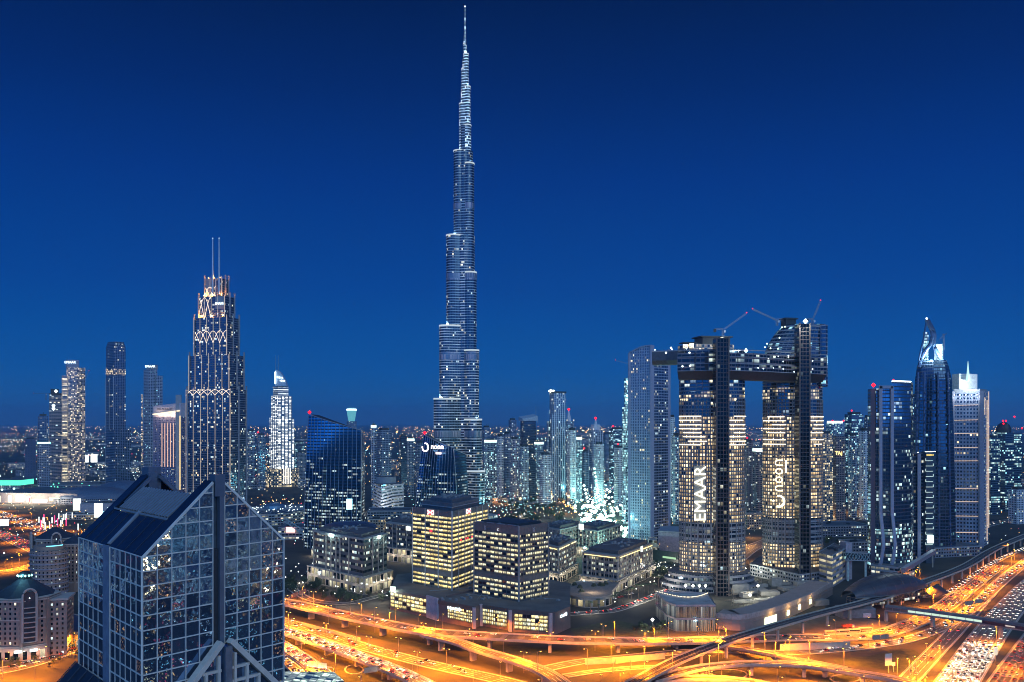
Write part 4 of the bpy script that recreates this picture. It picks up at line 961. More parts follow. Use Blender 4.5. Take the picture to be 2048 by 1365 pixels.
# ------------------------------------------------------------------ every other tower in view, one by one
BT = [  # label, name, left, right, top, distance, facade, turn, red lamp, extra
 ('slim lit block just right of the stepped tower', 491, 508, 863, 2300, 'mix', .5, 0), ('second slim block beside the white lit hotel, red lamp on its roof', 511, 529, 871, 2250, 'blue', .5, 1),
 ('teal glowing block on the far side of the white lit hotel', 584, 607, 886, 2600, 'tealo', .5, 0), ('low block behind the slanting unsigned glass tower', 590, 612, 905, 2500, 'blue', .5, 0),
 ('narrow tower with a white roof lamp behind the unsigned glass tower', 741, 752, 852, 1950, 'pale', .4, 2), ('broad dark tower standing alone between the two slanted glass towers', 751, 781, 861, 1900, 'blue', .6, 0),
 ('dark tower left of the logo-signed glass tower', 797, 813, 873, 2000, 'dark', .5, 0), ('dim tower with a pale roof lamp near the logo-signed glass tower', 813, 828, 879, 2050, 'blue', .5, 2),
 ('low tower half hidden behind the logo-signed glass tower', 829, 850, 886, 2150, 'blue', .5, 0),
 ('dim block hard against the foot of the tallest tower', 964, 981, 855, 2500, 'blue', .4, 0), ('bright windowed block right of the foot of the tallest tower', 968, 993, 882, 1980, 'tealm', .5, 2),
 ('plain pale tower, first of a close pair right of the tallest tower', 994, 1007, 873, 1950, 'pale', .5, 0), ('darker tower, second of a close pair right of the tallest tower', 1007, 1020, 868, 2050, 'blue', .5, 0),
 ('tower with glowing lower floors in the middle of the eastern cluster', 1020, 1038, 879, 1930, 'mix', .5, 0), ('tower with a flat hat roof and a slim mast', 1041, 1072, 842, 2250, 'dark', .3, 3),
 ('stepped residential tower in front of the flat hat roof', 1037, 1058, 893, 1850, 'mix', .5, 0), ('dark partner of the stepped residential tower', 1056, 1072, 905, 1880, 'dark', .5, 0),
 ('small tower with a rooftop frame on the skyline', 1017, 1033, 840, 2700, 'blue', .5, 0), ('green-white lit tower between pale blocks', 1069, 1087, 886, 2150, 'tealm', .5, 2),
 ('pale grey tower standing forward of the tallest eastern tower', 1079, 1103, 910, 1800, 'pale', .5, 0), ('tallest tower of the eastern cluster, floodlit at its unfinished top', 1100, 1132, 786, 1900, 'ribs', .4, 4),
 ('tower crowned by a small turret and a red lamp, beside the tallest eastern one', 1128, 1148, 842, 2080, 'mix', .5, 5), ('broad white residential tower in the eastern cluster', 1135, 1153, 861, 1870, 'palel', .5, 0),
 ('white residential tower with a bright rooftop lamp', 1151, 1164, 876, 1900, 'tealm', .5, 2), ('narrow tower with pale ribs and a red lamp', 1164, 1178, 904, 1950, 'blue', .5, 1),
 ('twin-step tower with a turret and red lamp left of the floodlit works', 1178, 1207, 860, 2050, 'ribs', .5, 5), ('slim white tower in front of the twin-step turret tower', 1189, 1209, 889, 1860, 'palel', .5, 0),
 ('office block with long lit floors and a red lamp', 1220, 1252, 859, 2300, 'tealo', .3, 1), ('ribbed tower with a lit cornice and red lamp beside the pale fin tower', 1229, 1252, 896, 1800, 'pale', .5, 1),
 ('low dim tower on the skyline beyond the floodlit works', 1207, 1221, 868, 2800, 'blue', .5, 0), ('slim teal tower just right of the pale fin tower', 1338, 1351, 835, 1600, 'palel', .5, 0), ('pale tower close by the vertically lettered oval tower', 1346, 1361, 872, 1500, 'mix', .5, 0),
 ('brown tower with a red lamp seen between the oval towers', 1488, 1509, 884, 1700, 'brown', .5, 1), ('second brown tower seen between the oval towers, pale sign box on top', 1508, 1526, 899, 1650, 'brown', .5, 2),
 ('wide hotel with many lit rooms right of the oval towers', 1641, 1668, 868, 1500, 'golden', .3, 0), ('dark hotel carrying a small amber sign', 1667, 1694, 872, 1520, 'brown', .3, 6),
 ('block with a brilliant white roof light and red lamps', 1659, 1690, 847, 2000, 'tealm', .3, 7), ('dark square office tower with red lamps, right of the oval towers', 1697, 1730, 829, 1850, 'tealo', .3, 1),
 ('slim mixed-light tower before the dark square office tower', 1700, 1717, 872, 1600, 'mix', .5, 0), ('pale slim tower with white ribs right of the dark square office tower', 1722, 1744, 862, 1560, 'palel', .4, 0), ('narrow dark tower behind the mauve end wall', 1731, 1745, 835, 1900, 'blue', .4, 0),
 ('blue tower peeping out between the framed tower and the horned tower', 1822, 1834, 795, 1300, 'tealo', .4, 0),
 ('dark office block with a rounded roof and red lamps at the end of the skyline', 2001, 2050, 866, 1700, 'teald', .3, 8), ('broad lit office block right of the peach-outlined tower', 1976, 2004, 876, 1650, 'teald', .3, 0),
 ('low pale block at the far end beyond the peach-outlined tower', 2028, 2060, 980, 1500, 'pale', .3, 0),
 ('distant needle tower with a brilliant teal glass crown', 691, 712, 843, 3600, 'blue', .4, 9)]
FK = {'mix': RES_MIX, 'blue': RES_BLUE, 'pale': RES_PALE, 'dark': OFF_DARK, 'tealo': OFF_TEAL, 'golden': GOLD,
      'tealm': facade('teal_rooms', bw=3.6, fh=4, mx=.14, lo=.2, hi=.14, wall=(.3, .38, .44), glass=(.02, .04, .07), frac=.42, coh=.2, cA=TEAL, cB=(.8, 1, .85), st=2.4),
      'palel': facade('pale_lit', bw=3.2, fh=3.8, mx=.22, lo=.2, hi=.2, wall=(.6, .64, .66), glass=(.03, .06, .08), frac=.3, coh=.15, cA=CREAM, cB=TEAL, st=2.4),
      'ribs': facade('tall_ribs', bw=5, fh=4, mx=.22, lo=.12, hi=.08, wall=(.42, .48, .55), glass=(.01, .02, .04), frac=.16, coh=.15, cA=COOL, cB=CREAM, st=2.4),
      'brown': facade('brown_flats', bw=3.4, fh=3.8, mx=.18, lo=.2, hi=.2, wall=(.24, .19, .18), glass=(.02, .02, .03), frac=.16, coh=.15, cA=WARM, cB=COOL, st=1.8, coat=.3),
      'teald': facade('teal_offices', bw=3.4, fh=4.2, mx=.05, lo=.3, hi=.1, wall=(.05, .09, .14), glass=(.01, .02, .05), frac=.34, coh=.7, cA=TEAL, cB=(.8, 1, .9), st=2.0)}
def skyline():
    for lab, xl, xr, top, Y, fk, t, ex in BT:
        P = foot(xl, xr, Y, t, .8); z = PZ(top, Y); c = ctr(P)
        if ex in (4, 5): z2 = z
        th = tower('city_tower', lab, 'tower', P, 0, z, FK[fk], 'towers of the skyline', plant=ex in (0, 1, 2))
        m = 2.2 * Y / 1900
        if ex in (1,): beacon(th, (P[0][0], P[0][1], z + 6), m)
        if ex == 2:
            b = MB(); b.prism(inset(P, -.4), z - 4, z + 1.5); b.build('roof_light', glow('mint_roof', (.75, 1, .9), 1.8), th)
        if ex == 3:
            q = MB(); e = inset(P, -5); q.prism(e, z, [z + 5, z + 12, z + 17, z + 10], 0, 0); q.build('hat_roof', plain('hat_grey', (.4, .45, .5), .6), th); q = MB(); q.bar((P[1][0], P[1][1], z), (P[1][0], P[1][1], z + 36), .8, .8); q.build('mast', STEEL, th)
        if ex == 4:
            q = MB(); q.prism(inset(P, -1.5), z, z + 3); q.build('site_deck', DARKM, th)
            for f in (0, .3, .6, .9):
                p = onface(P, 3, f, .5); q = MB(); q.octa((p[0], p[1], z + 4), 2.6 if f != .3 else 4.2); q.build('floodlight', glow('site_lamp', (.95, 1, .8), 4.5), th)
            for f, zz in ((.05, 60), (.98, 45)): p = onface(P, 3, f, 2); q = MB(); q.box(p[0], p[1], 7, 7, 0, z - zz, .4); q.build('buttress', FK['ribs'], th)
        if ex == 5:
            q = MB(); q.prism(inset(P, 7), z, z + 12); q.build('turret', WHITEM, th); q = MB(); q.lathe(c, [(3.5, z + 12), (2.6, z + 20), (0, z + 24)], 8); q.build('turret_cap', WHITEM, th); beacon(th, (c[0], c[1], z + 24), 3.4)
            for k in range(4): q = MB(); q.octa((P[k][0], P[k][1], z + 1.5), 1.3); q.build('roof_lamp', WHTW, th)
        if ex == 6:
            p = onface(P, 3, .4, 1); d = Vector(P[0]) - Vector(P[3]); d = Vector(P[1]) - Vector(P[0]); lettering('TAJ', at(1677, 908, Y - 1.5), (1, 0, 0), (0, 0, 1), 12, glow('sign_amber2', (1, .65, .2), 3), th)
        if lab.startswith('second brown'): lettering('EMAAR', at(1519, 902.5, Y - 3), (1, 0, 0), (0, 0, 1), 13, SIGN, th)
        if ex == 7:
            q = MB(); q.prism(inset(P, 2), z, z + 5); q.build('roof_light', glow('white_roof', (.8, 1, 1), 3.2), th); beacon(th, (P[0][0], P[0][1], z + 4), 2.2); beacon(th, (P[1][0], P[1][1], z + 4), 2.2)
        if ex == 8:
            q = MB(); q.lathe((c[0] - 6, c[1]), [(13, z), (13, z + 8), (10, z + 15), (5, z + 19), (0, z + 20)], 14); q.build('dome', DARKM, th)
            for px, py in ((2006, 842), (2012, 842), (2007, 848), (2029, 834), (2044, 857)): q = MB(); q.octa(at(px, py, Y - 4), 2.0); q.build('beacon', RED, th)
        if ex == 9:
            q = MB(); q.lathe(c, [(12, z), (14, z + 8), (18, z + 30), (20, z + 44), (17, z + 52), (12, z + 54)], 12); q.build('glass_crown', glow('crown_teal', (.2, .75, .9), .6), th); q = MB(); q.lathe(c, [(19, z + 44), (21, z + 44), (21, z + 49), (17, z + 50)], 12); q.build('crown_ring', WHT, th)
skyline()
# ------------------------------------------------------------------ helpers for buildings close enough to show single windows
def clip(poly, a, b, c):
    """part of a (u, z) polygon where a*u + b*z <= c"""
    o = []
    for i in range(len(poly)):
        p, q = poly[i], poly[(i + 1) % len(poly)]; fp, fq = a * p[0] + b * p[1] - c, a * q[0] + b * q[1] - c
        if fp <= 0: o.append(p)
        if (fp < 0) != (fq < 0): t = fp / (fp - fq); o.append((p[0] + (q[0] - p[0]) * t, p[1] + (q[1] - p[1]) * t))
    return o
def area(P): return abs(sum(P[i][0] * P[(i + 1) % len(P)][1] - P[(i + 1) % len(P)][0] * P[i][1] for i in range(len(P)))) / 2
class Wall:
    """a plane wall from plan point a to b: (u, z, outwards) to world"""
    def __init__(s, a, b, cc):
        s.a = Vector(a[:2]); d = Vector(b[:2]) - s.a; s.L = d.length; s.d = d.normalized(); n = Vector((s.d.y, -s.d.x)); s.n = n if n.dot(s.a - Vector(cc[:2])) > 0 else -n
    def p(s, u, z, o=0.0): q = s.a + s.d * u + s.n * o; return (q.x, q.y, z)
def glaze(th, cells, mat, name='window', most=100):
    """cells: (wall, polygon in (u, z), column, row, depth); the largest become windows of their own"""
    out = []
    for w, P, i, j, o in cells:
        if len(P) < 3 or area(P) < .3: continue
        c = w.p(P[0][0], P[0][1]); out.append((area(P) / (c[0] ** 2 + c[1] ** 2), w, P, i, j, o))
    out.sort(key=lambda x: -x[0]); rest = MB()
    for k, (_, w, P, i, j, o) in enumerate(out):
        b = MB() if k < most else rest
        u0, u1 = min(p[0] for p in P), max(p[0] for p in P); z0, z1 = min(p[1] for p in P), max(p[1] for p in P)
        pts = [w.p(u, z, o) for u, z in P]; uv = [(i + .001 + .998 * (u - u0) / (u1 - u0), j + .001 + .998 * (z - z0) / (z1 - z0)) for u, z in P]
        b.face(pts, 0, uv)
        if k < most: b.build(name, mat, th)
    if rest.f: tag(rest.build(name, mat, th), kind='stuff')

# ------------------------------------------------------------------ the gabled glass tower close to the eye
def mirror_glass():
    m, t, p = newmat('mirror_glass')
    tcn = t.n('ShaderNodeTexCoord'); uv = t.n('ShaderNodeUVMap'); sp = t.n('ShaderNodeSeparateXYZ'); t.put(sp.inputs[0], uv.outputs[0])
    r, c = t.white(t.comb(t.m('FLOOR', sp.outputs[0]), t.m('FLOOR', sp.outputs[1]), 1.0))
    t.put(p.inputs['Base Color'], t.mix(r, (.12, .21, .38), (.34, .49, .70))); p.inputs['Metallic'].default_value = .92; p.inputs['Roughness'].default_value = .035
    cs = t.n('ShaderNodeSeparateXYZ'); t.put(cs.inputs[0], c)
    # each pane bows a little and leans its own way
    ge = t.n('ShaderNodeNewGeometry'); off = t.n('ShaderNodeVectorMath', operation='SUBTRACT'); t.put(off.inputs[0], c); off.inputs[1].default_value = (.5, .5, .5)
    sc = t.n('ShaderNodeVectorMath', operation='SCALE'); t.put(sc.inputs[0], off.outputs[0]); sc.inputs['Scale'].default_value = .035
    nzt = t.n('ShaderNodeTexNoise'); nzt.inputs['Scale'].default_value = .55; nzt.inputs['Detail'].default_value = 2; t.put(nzt.inputs['Vector'], tcn.outputs['Object'])
    o2 = t.n('ShaderNodeVectorMath', operation='SUBTRACT'); t.put(o2.inputs[0], nzt.outputs['Color']); o2.inputs[1].default_value = (.5, .5, .5)
    s2 = t.n('ShaderNodeVectorMath', operation='SCALE'); t.put(s2.inputs[0], o2.outputs[0]); s2.inputs['Scale'].default_value = .06
    ad = t.n('ShaderNodeVectorMath', operation='ADD'); t.put(ad.inputs[0], sc.outputs[0]); t.put(ad.inputs[1], s2.outputs[0])
    a2 = t.n('ShaderNodeVectorMath', operation='ADD'); t.put(a2.inputs[0], ad.outputs[0]); t.put(a2.inputs[1], ge.outputs['Normal'])
    nn = t.n('ShaderNodeVectorMath', operation='NORMALIZE'); t.put(nn.inputs[0], a2.outputs[0]); t.put(p.inputs['Normal'], nn.outputs[0])
    # a few rooms behind the glass are lit
    lit = t.m('LESS_THAN', r, .07); ns = t.noise(t.comb(t.m('MULTIPLY', sp.outputs[0], 5), t.m('MULTIPLY', sp.outputs[1], 5), r), 1.0, 3, .6)
    sp2 = t.m('MULTIPLY', lit, t.m('POWER', t.ramp(ns, .52, .8), 2)); t.put(p.inputs['Emission Color'], t.mix(cs.outputs[0], (1, .6, .3), (.9, .9, 1))); t.put(p.inputs['Emission Strength'], t.m('MULTIPLY', sp2, 1.6))
    m.cycles.emission_sampling = 'NONE'
    return m
def gabled_tower():
    A, B, Cn = (-111, 270), (-79, 311), (-152, 316); E_, PK = 129.6, 152.6
    Dn = (B[0] + Cn[0] - A[0], B[1] + Cn[1] - A[1]); cc = ctr([A, B, Dn, Cn])
    th = thing('gabled_tower', 'near glass tower with two steep gables and a grey window grid', 'office tower', (*cc, 0))
    gm = mirror_glass(); fr = plain('frame_stone', (.74, .69, .62), .55, 0, .1, .3); dk = plain('dark_roof_glass', (.018, .026, .045), .25, .2, .2, .1); slot = plain('slot_blue', (.12, .16, .22), .35, .4, .2, .1)
    F = Wall(A, B, cc); S = Wall(A, Cn, cc); L = F.L; SL = S.L; m = L / 2; sl = (PK - E_) / m
    b = MB(); b.prism(inset([A, B, Dn, Cn], .6), 0, E_ - .5, 0, 0); b.build('core', DARKM, th)
    cells = []; f0, f1 = .463 * L, .547 * L; RH = 4.45; fm = MB()
    cols = [(f0 * i / 5, f0 * (i + 1) / 5) for i in range(5)] + [(f1 + (L - f1) * i / 5, f1 + (L - f1) * (i + 1) / 5) for i in range(5)]
    for i, (u0, u1) in enumerate(cols):
        for j in range(-13, 6):
            z0, z1 = E_ + RH * j, E_ + RH * (j + 1); P = [(u0 + .2, z0 + .2), (u1 - .2, z0 + .2), (u1 - .2, z1 - .2), (u0 + .2, z1 - .2)]
            P = clip(P, -sl, 1, E_ - .7)
            if len(P) > 2: P = clip(P, sl, 1, E_ - .7 + sl * L)
            cells.append((F, P, i, j + 20, .05))
    scells = []; g0, g1 = .465 * SL, .575 * SL
    scol = [(g0 * i / 6, g0 * (i + 1) / 6) for i in range(6)] + [(g1 + (SL - g1) * i / 5, g1 + (SL - g1) * (i + 1) / 5) for i in range(5)]
    for i, (u0, u1) in enumerate(scol):
        for j in range(-12, 0):
            z0, z1 = E_ + RH * j, E_ + RH * (j + 1); scells.append((S, [(u0 + .16, z0 + .2), (u1 - .16, z0 + .2), (u1 - .16, z1 - .2), (u0 + .16, z1 - .2)], i + 40, j + 20, .05))
    glaze(th, cells + scells, gm)
    # stone grid proud of the glass
    for u in [c[0] for c in cols[:5]] + [f0] + [c[0] for c in cols[5:]] + [L]:
        zt = E_ + sl * min(u, L - u) - .1; b = MB(); w = .55 if u in (0, L) else .3
        b.bar(F.p(u, 20, .2), F.p(u, zt, .2), w, .24, 0, (F.d.x, F.d.y, 0)); b.build('mullion', fr, th)
    for j in range(-13, 5):
        z = E_ + RH * j; e = max(0, (z - E_) / sl); b = MB()
        for u0, u1 in ((e, f0), (f1, L - e)):
            if u1 - u0 > .4: b.bar(F.p(u0, z, .18), F.p(u1, z, .18), .22, .34)
        b.build('transom', fr, th)
    for u in [c[0] for c in scol[:6]] + [g0] + [c[0] for c in scol[6:]] + [SL]:
        b = MB(); w = .42 if u in (0, SL, g0) else .16; b.bar(S.p(u, 20, .12), S.p(u, E_, .12), w, .18, 0, (S.d.x, S.d.y, 0)); b.build('mullion', fr, th)
    for j in range(-12, 1):
        z = E_ + RH * j; b = MB(); b.bar(S.p(.2, z, .17), S.p(g0, z, .12), .2, .32); b.bar(S.p(g1, z, .17), S.p(SL, z, .12), .2, .32); b.build('transom', fr, th)
    b = MB(); b.bar(S.p((g0 + g1) / 2, 20, -.1), S.p((g0 + g1) / 2, E_ + .2, -.1), g1 - g0 - .3, .8, 0, (S.n.x, S.n.y, 0)); b.build('service_bay', plain('bay_lilac', (.22, .23, .29), .5), th)
    b = MB()
    for w0, w1 in ((.0, f0), (f1, L)):                          # sloping gable edges
        za, zb = E_ + sl * min(w0, L - w0), E_ + sl * min(w1, L - w1); b.bar(F.p(w0, za - .2, .25), F.p(w1, zb - .2, .25), .5, .75)
    b.build('gable_edge', fr, th)
    # the slot between the two halves, with its hanging column
    b = MB(); b.bar(F.p((f0 + f1) / 2, 20, -2.2), F.p((f0 + f1) / 2, PK - 4, -2.2), f1 - f0, .4, 0, (F.n.x, F.n.y, 0)); b.build('slot_wall', plain('slot_wall', (.22, .29, .38), .25, .6), th)
    b = MB(); b.bar(F.p(f1 - 1.1, 96, -.4), F.p(f1 - 1.1, PK - 6, -.4), 1.6, 1.6, 0, (F.n.x, F.n.y, 0)); b.build('slot_column', slot, th)
    b = MB(); b.bar(F.p((f0 + f1) / 2 + .3, PK - 6.5, -1.0), F.p((f0 + f1) / 2 + .3, PK + .6, -1.0), 3.6, 3.0, 0, (F.n.x, F.n.y, 0)); b.build('slot_cap', slot, th)
    # roof: two gable slabs, glazed lower slope, ribbed plant screen, open well
    l = Vector(Cn) - Vector(A)
    def roofpt(u, v, lift=0.0):
        """u across the front, v along the ridge (0 front .. 1 back)"""
        q = Vector(A) + (Vector(B) - Vector(A)) * (u / L) + l * v; return (q.x, q.y, E_ + sl * min(u, L - u) + lift)
    def slab(v0, v1, name, u0=0, u1=None, lift=.3, mat=dk):
        u1 = u1 if u1 is not None else L; b = MB(); us = [u0] + ([m] if u0 < m < u1 else []) + [u1]
        for a, c in zip(us, us[1:]):
            b.face([roofpt(a, v0, lift), roofpt(c, v0, lift), roofpt(c, v1, lift), roofpt(a, v1, lift)])
            b.face([roofpt(a, v1, lift), roofpt(c, v1, lift), roofpt(c, v1, -5), roofpt(a, v1, -5)]); b.face([roofpt(c, v0, lift), roofpt(a, v0, lift), roofpt(a, v0, -.6), roofpt(c, v0, -.6)])
        return b.build(name, mat, th)
    slab(.0, .10, 'gable_slab', 0, f0); slab(.0, .10, 'gable_slab', f1, L); slab(.90, 1.0, 'gable_slab', 0, f0); slab(.90, 1.0, 'gable_slab', f1, L)
    slab(.10, .49, 'lower_roof', 0, m * .40, .1); slab(.54, .90, 'lower_roof', 0, m * .40, .1); slab(.10, .90, 'far_roof', L - m * .55, L, .1)
    b = MB(); b.bar(roofpt(m * .02, .515, .2), roofpt(m * .44, .515, .35), 1.6, .5); b.build('roof_gutter', GREYM, th)
    b = MB(); b.bar(roofpt(m * .42, .10, .2), roofpt(m * .42, .9, .2), .6, .5); b.build('roof_gutter', GREYM, th)
    for k in range(7):
        v = .13 + k * .125; b = MB(); b.bar(roofpt(.3, v, .25), roofpt(m * .40, v, .25), .12, .12); b.build('roof_bar', plain('roof_bar', (.05, .06, .08), .5), th)
    b = MB(); n = 18
    for k in range(n):
        v0, v1 = .14 + .74 * k / n, .14 + .74 * (k + .52) / n
        p0, p1, q0, q1 = roofpt(m * .45, v0, .1), roofpt(m * .45, v1, .1), roofpt(m * .80, v0, -1.2), roofpt(m * .80, v1, -1.2)
        b.face([p0, p1, q1, q0]); b.face([p1, (p1[0], p1[1], p1[2] - .7), (q1[0], q1[1], q1[2] - .7), q1]); b.face([p0, q0, (q0[0], q0[1], q0[2] - .7), (p0[0], p0[1], p0[2] - .7)])
        b.face([q0, q1, (q1[0], q1[1], q1[2] - .6), (q0[0], q0[1], q0[2] - .6)])
    b.build('louvre_screen', plain('louvre_grey', (.3, .33, .38), .45, .3, .1, .2), th)
    b = MB(); b.face([roofpt(m * .45, .14, -.9), roofpt(m * .45, .88, -.9), roofpt(m * .80, .88, -2.2), roofpt(m * .80, .14, -2.2)]); b.build('screen_back', plain('louvre_back', (.015, .018, .025), .6), th)
    for v in (.88,):
        for s_ in ((m * .55, m * .94), (m * 1.06, m * 1.5)):
            b = MB(); b.bar(roofpt(s_[0], v, -1.2), roofpt(s_[1], v, -1.2), 1.0, 1.2); b.build('gable_brace', slot, th)
    b = MB(); q = roofpt(m, .95, 0); b.box(q[0], q[1], 5.0, 5.0, E_ + 8, PK + .8, math.atan2(F.d.y, F.d.x)); b.build('rear_cap', slot, th)
    for v in (.9,):
        q = roofpt(m * .97, v, 0); b = MB(); b.bar((q[0], q[1], E_ + 1), (q[0], q[1], PK - 1), 3.4, 1.0, 0, (F.n.x, F.n.y, 0)); b.build('rear_column', slot, th)
    b = MB(); b.box(*ctr([roofpt(m * .6, .5)[:2], roofpt(m * 1.3, .5)[:2]]), 16, 30, E_ - 1, E_ + 6, math.atan2(F.d.y, F.d.x)); b.build('plant_box', plain('plant_pale', (.2, .2, .23), .7), th)
    # lower gable standing forward at the foot of the slot
    pu, pz = m + 1.2, 100.0; st = plain('pale_stone', (.66, .58, .49), .7, 0, .12, .2)
    for sgn in (-1, 1):
        b = MB(); b.bar(F.p(pu + sgn * 1.6, pz - .6, 2.4), F.p(pu + sgn * 30, pz - 29, 2.4), 2.6, 1.7); b.build('lower_gable_edge', st, th)
        for k in range(1, 4):
            u = pu + sgn * (1.6 + k * 4.6 - 3.2); b = MB(); b.bar(F.p(u, 60, 3.2), F.p(u, pz - 1.6 - abs(u - pu), 3.2), 1.1, .9, 0, (F.d.x, F.d.y, 0)); b.build('lower_pier', st, th)
        for k in range(1, 4): z = pz - 5 - k * 4.4; b = MB(); b.bar(F.p(pu + sgn * 2, z, 3.0), F.p(pu + sgn * (pz - z - .8), z, 3.0), .7, .9); b.build('lower_transom', st, th)
    b = MB(); P = [(pu - 29, pz - 30), (pu + 29, pz - 30), (pu, pz - 1)]; b.face([F.p(u, z, 2.6) for u, z in P], 0, [(u / 4.5 + 70, z / 4.4) for u, z in P]); b.build('lower_glazing', gm, th)
    b = MB(); b.bar(F.p(pu + .3, 60, 3.4), F.p(pu + .3, pz - 2, 3.4), 2.6, 1.2, 0, (F.n.x, F.n.y, 0)); b.build('slot_wall', MATS['slot_wall'], th)
    # glass-roofed wing to one side, dark pitched roof to the other
    b = MB(); c0 = Vector(B) + Vector((2, 6)); P = [(c0.x - 4, c0.y - 8), (c0.x + 16, c0.y + 10), (c0.x + 10, c0.y + 22), (c0.x - 10, c0.y + 8)]; b.prism(P, 0, [80, 76, 76, 80], 0, 1)
    b.build('glass_wing', [gm, facade('glass_roof', bw=2.5, fh=2.5, mx=.05, lo=.05, hi=.05, wall=(.3, .32, .3), glass=(.2, .25, .2), frac=.85, coh=0, cA=(.7, 1, .75), cB=(.9, 1, .85), st=2.4, coat=0)], th)
    b = MB(); a1, a2 = Vector(S.p(SL * .35, 0, 1)[:2]), Vector(S.p(SL * 1.0, 0, 1)[:2]); o = S.n * 14
    b.prism([tuple(a1), tuple(a2), tuple(a2 + o), tuple(a1 + o)], 0, [85, 86, 72, 70], 0, 0); b.build('pitched_wing', plain('wing_roof', (.025, .03, .04), .4, .2), th)
    b = MB()
    for k in range(7): q = a1 + (a2 - a1) * (k / 6); b.bar((q.x, q.y, 85.5 + k * .15), ((q + o).x, (q + o).y, 70.5 + k * .3), .25, .25)
    b.build('wing_seams', plain('roof_bar', (.05, .06, .08)), th)
gabled_tower()

# ------------------------------------------------------------------ office pair on their shared podium
YEL = (1, .76, .27); PALEY = (1, .88, .5)
def office(name, label, K, Lp, Rp, zb, zt, nr, ncl, ncr, wmat, frame, gap, top_h, sub=None, dark_rows=(), pier=(3, 4), pw=1.2):
    P = para(K, Rp, Lp); cc = ctr(P); th = thing(name, label, 'office tower', (*cc, zb))
    b = MB(); b.prism(inset(P, .9), zb, zt - .5, 0, 1); b.build('core', [plain('core_dark', (.03, .028, .025), .8), ROOF], th)
    cells = []; fh = (zt - top_h - zb) / nr
    for wi, (q, nc) in enumerate(((Lp, ncl), (Rp, ncr))):
        w = Wall(K, q, cc); bw = w.L / nc
        for i in range(nc):
            for j in range(nr):
                if j in dark_rows: continue
                z0 = zb + fh * j; cells.append((w, [(bw * i + gap, z0 + fh * .36), (bw * (i + 1) - gap, z0 + fh * .36), (bw * (i + 1) - gap, z0 + fh * .94), (bw * i + gap, z0 + fh * .94)], i + 40 * wi, j, -.25))
        b = MB()
        for j in range(nr + 1): z = zb + fh * j; b.bar(w.p(0, z + fh * .15, -.3), w.p(w.L, z + fh * .15, -.3), .5, fh * .42)
        for i in range(nc + 1): b.bar(w.p(bw * i, zb, -.35), w.p(bw * i, zt - top_h, -.35), gap * 2 * .8, .5, 0, (w.d.x, w.d.y, 0))
        b.build('spandrel', frame[0], th)
        for r_ in dark_rows:
            b = MB(); b.bar(w.p(.2, zb + fh * (r_ + .5), -.1), w.p(w.L - .2, zb + fh * (r_ + .5), -.1), .4, fh * .9); b.build('louvre_band', frame[2], th)
        b = MB(); b.bar(w.p(0, zt - top_h / 2 + .1, -.2), w.p(w.L, zt - top_h / 2 + .1, -.2), .8, top_h); b.build('parapet', frame[2], th)
        n = pier[wi]
        for i in range(n + 1): b = MB(); b.bar(w.p(w.L * i / n, zb, .15), w.p(w.L * i / n, zt + .2, .15), pw, .7, 0, (w.d.x, w.d.y, 0)); b.build('pier', frame[1], th)
    glaze(th, cells, wmat)
    b = MB(); b.prism(inset(P, 2), zt - 1.2, zt - .6); b.build('roof', plain('flat_roof', (.07, .065, .06), .9, 0, .3, .1), th)
    return th, P, cc
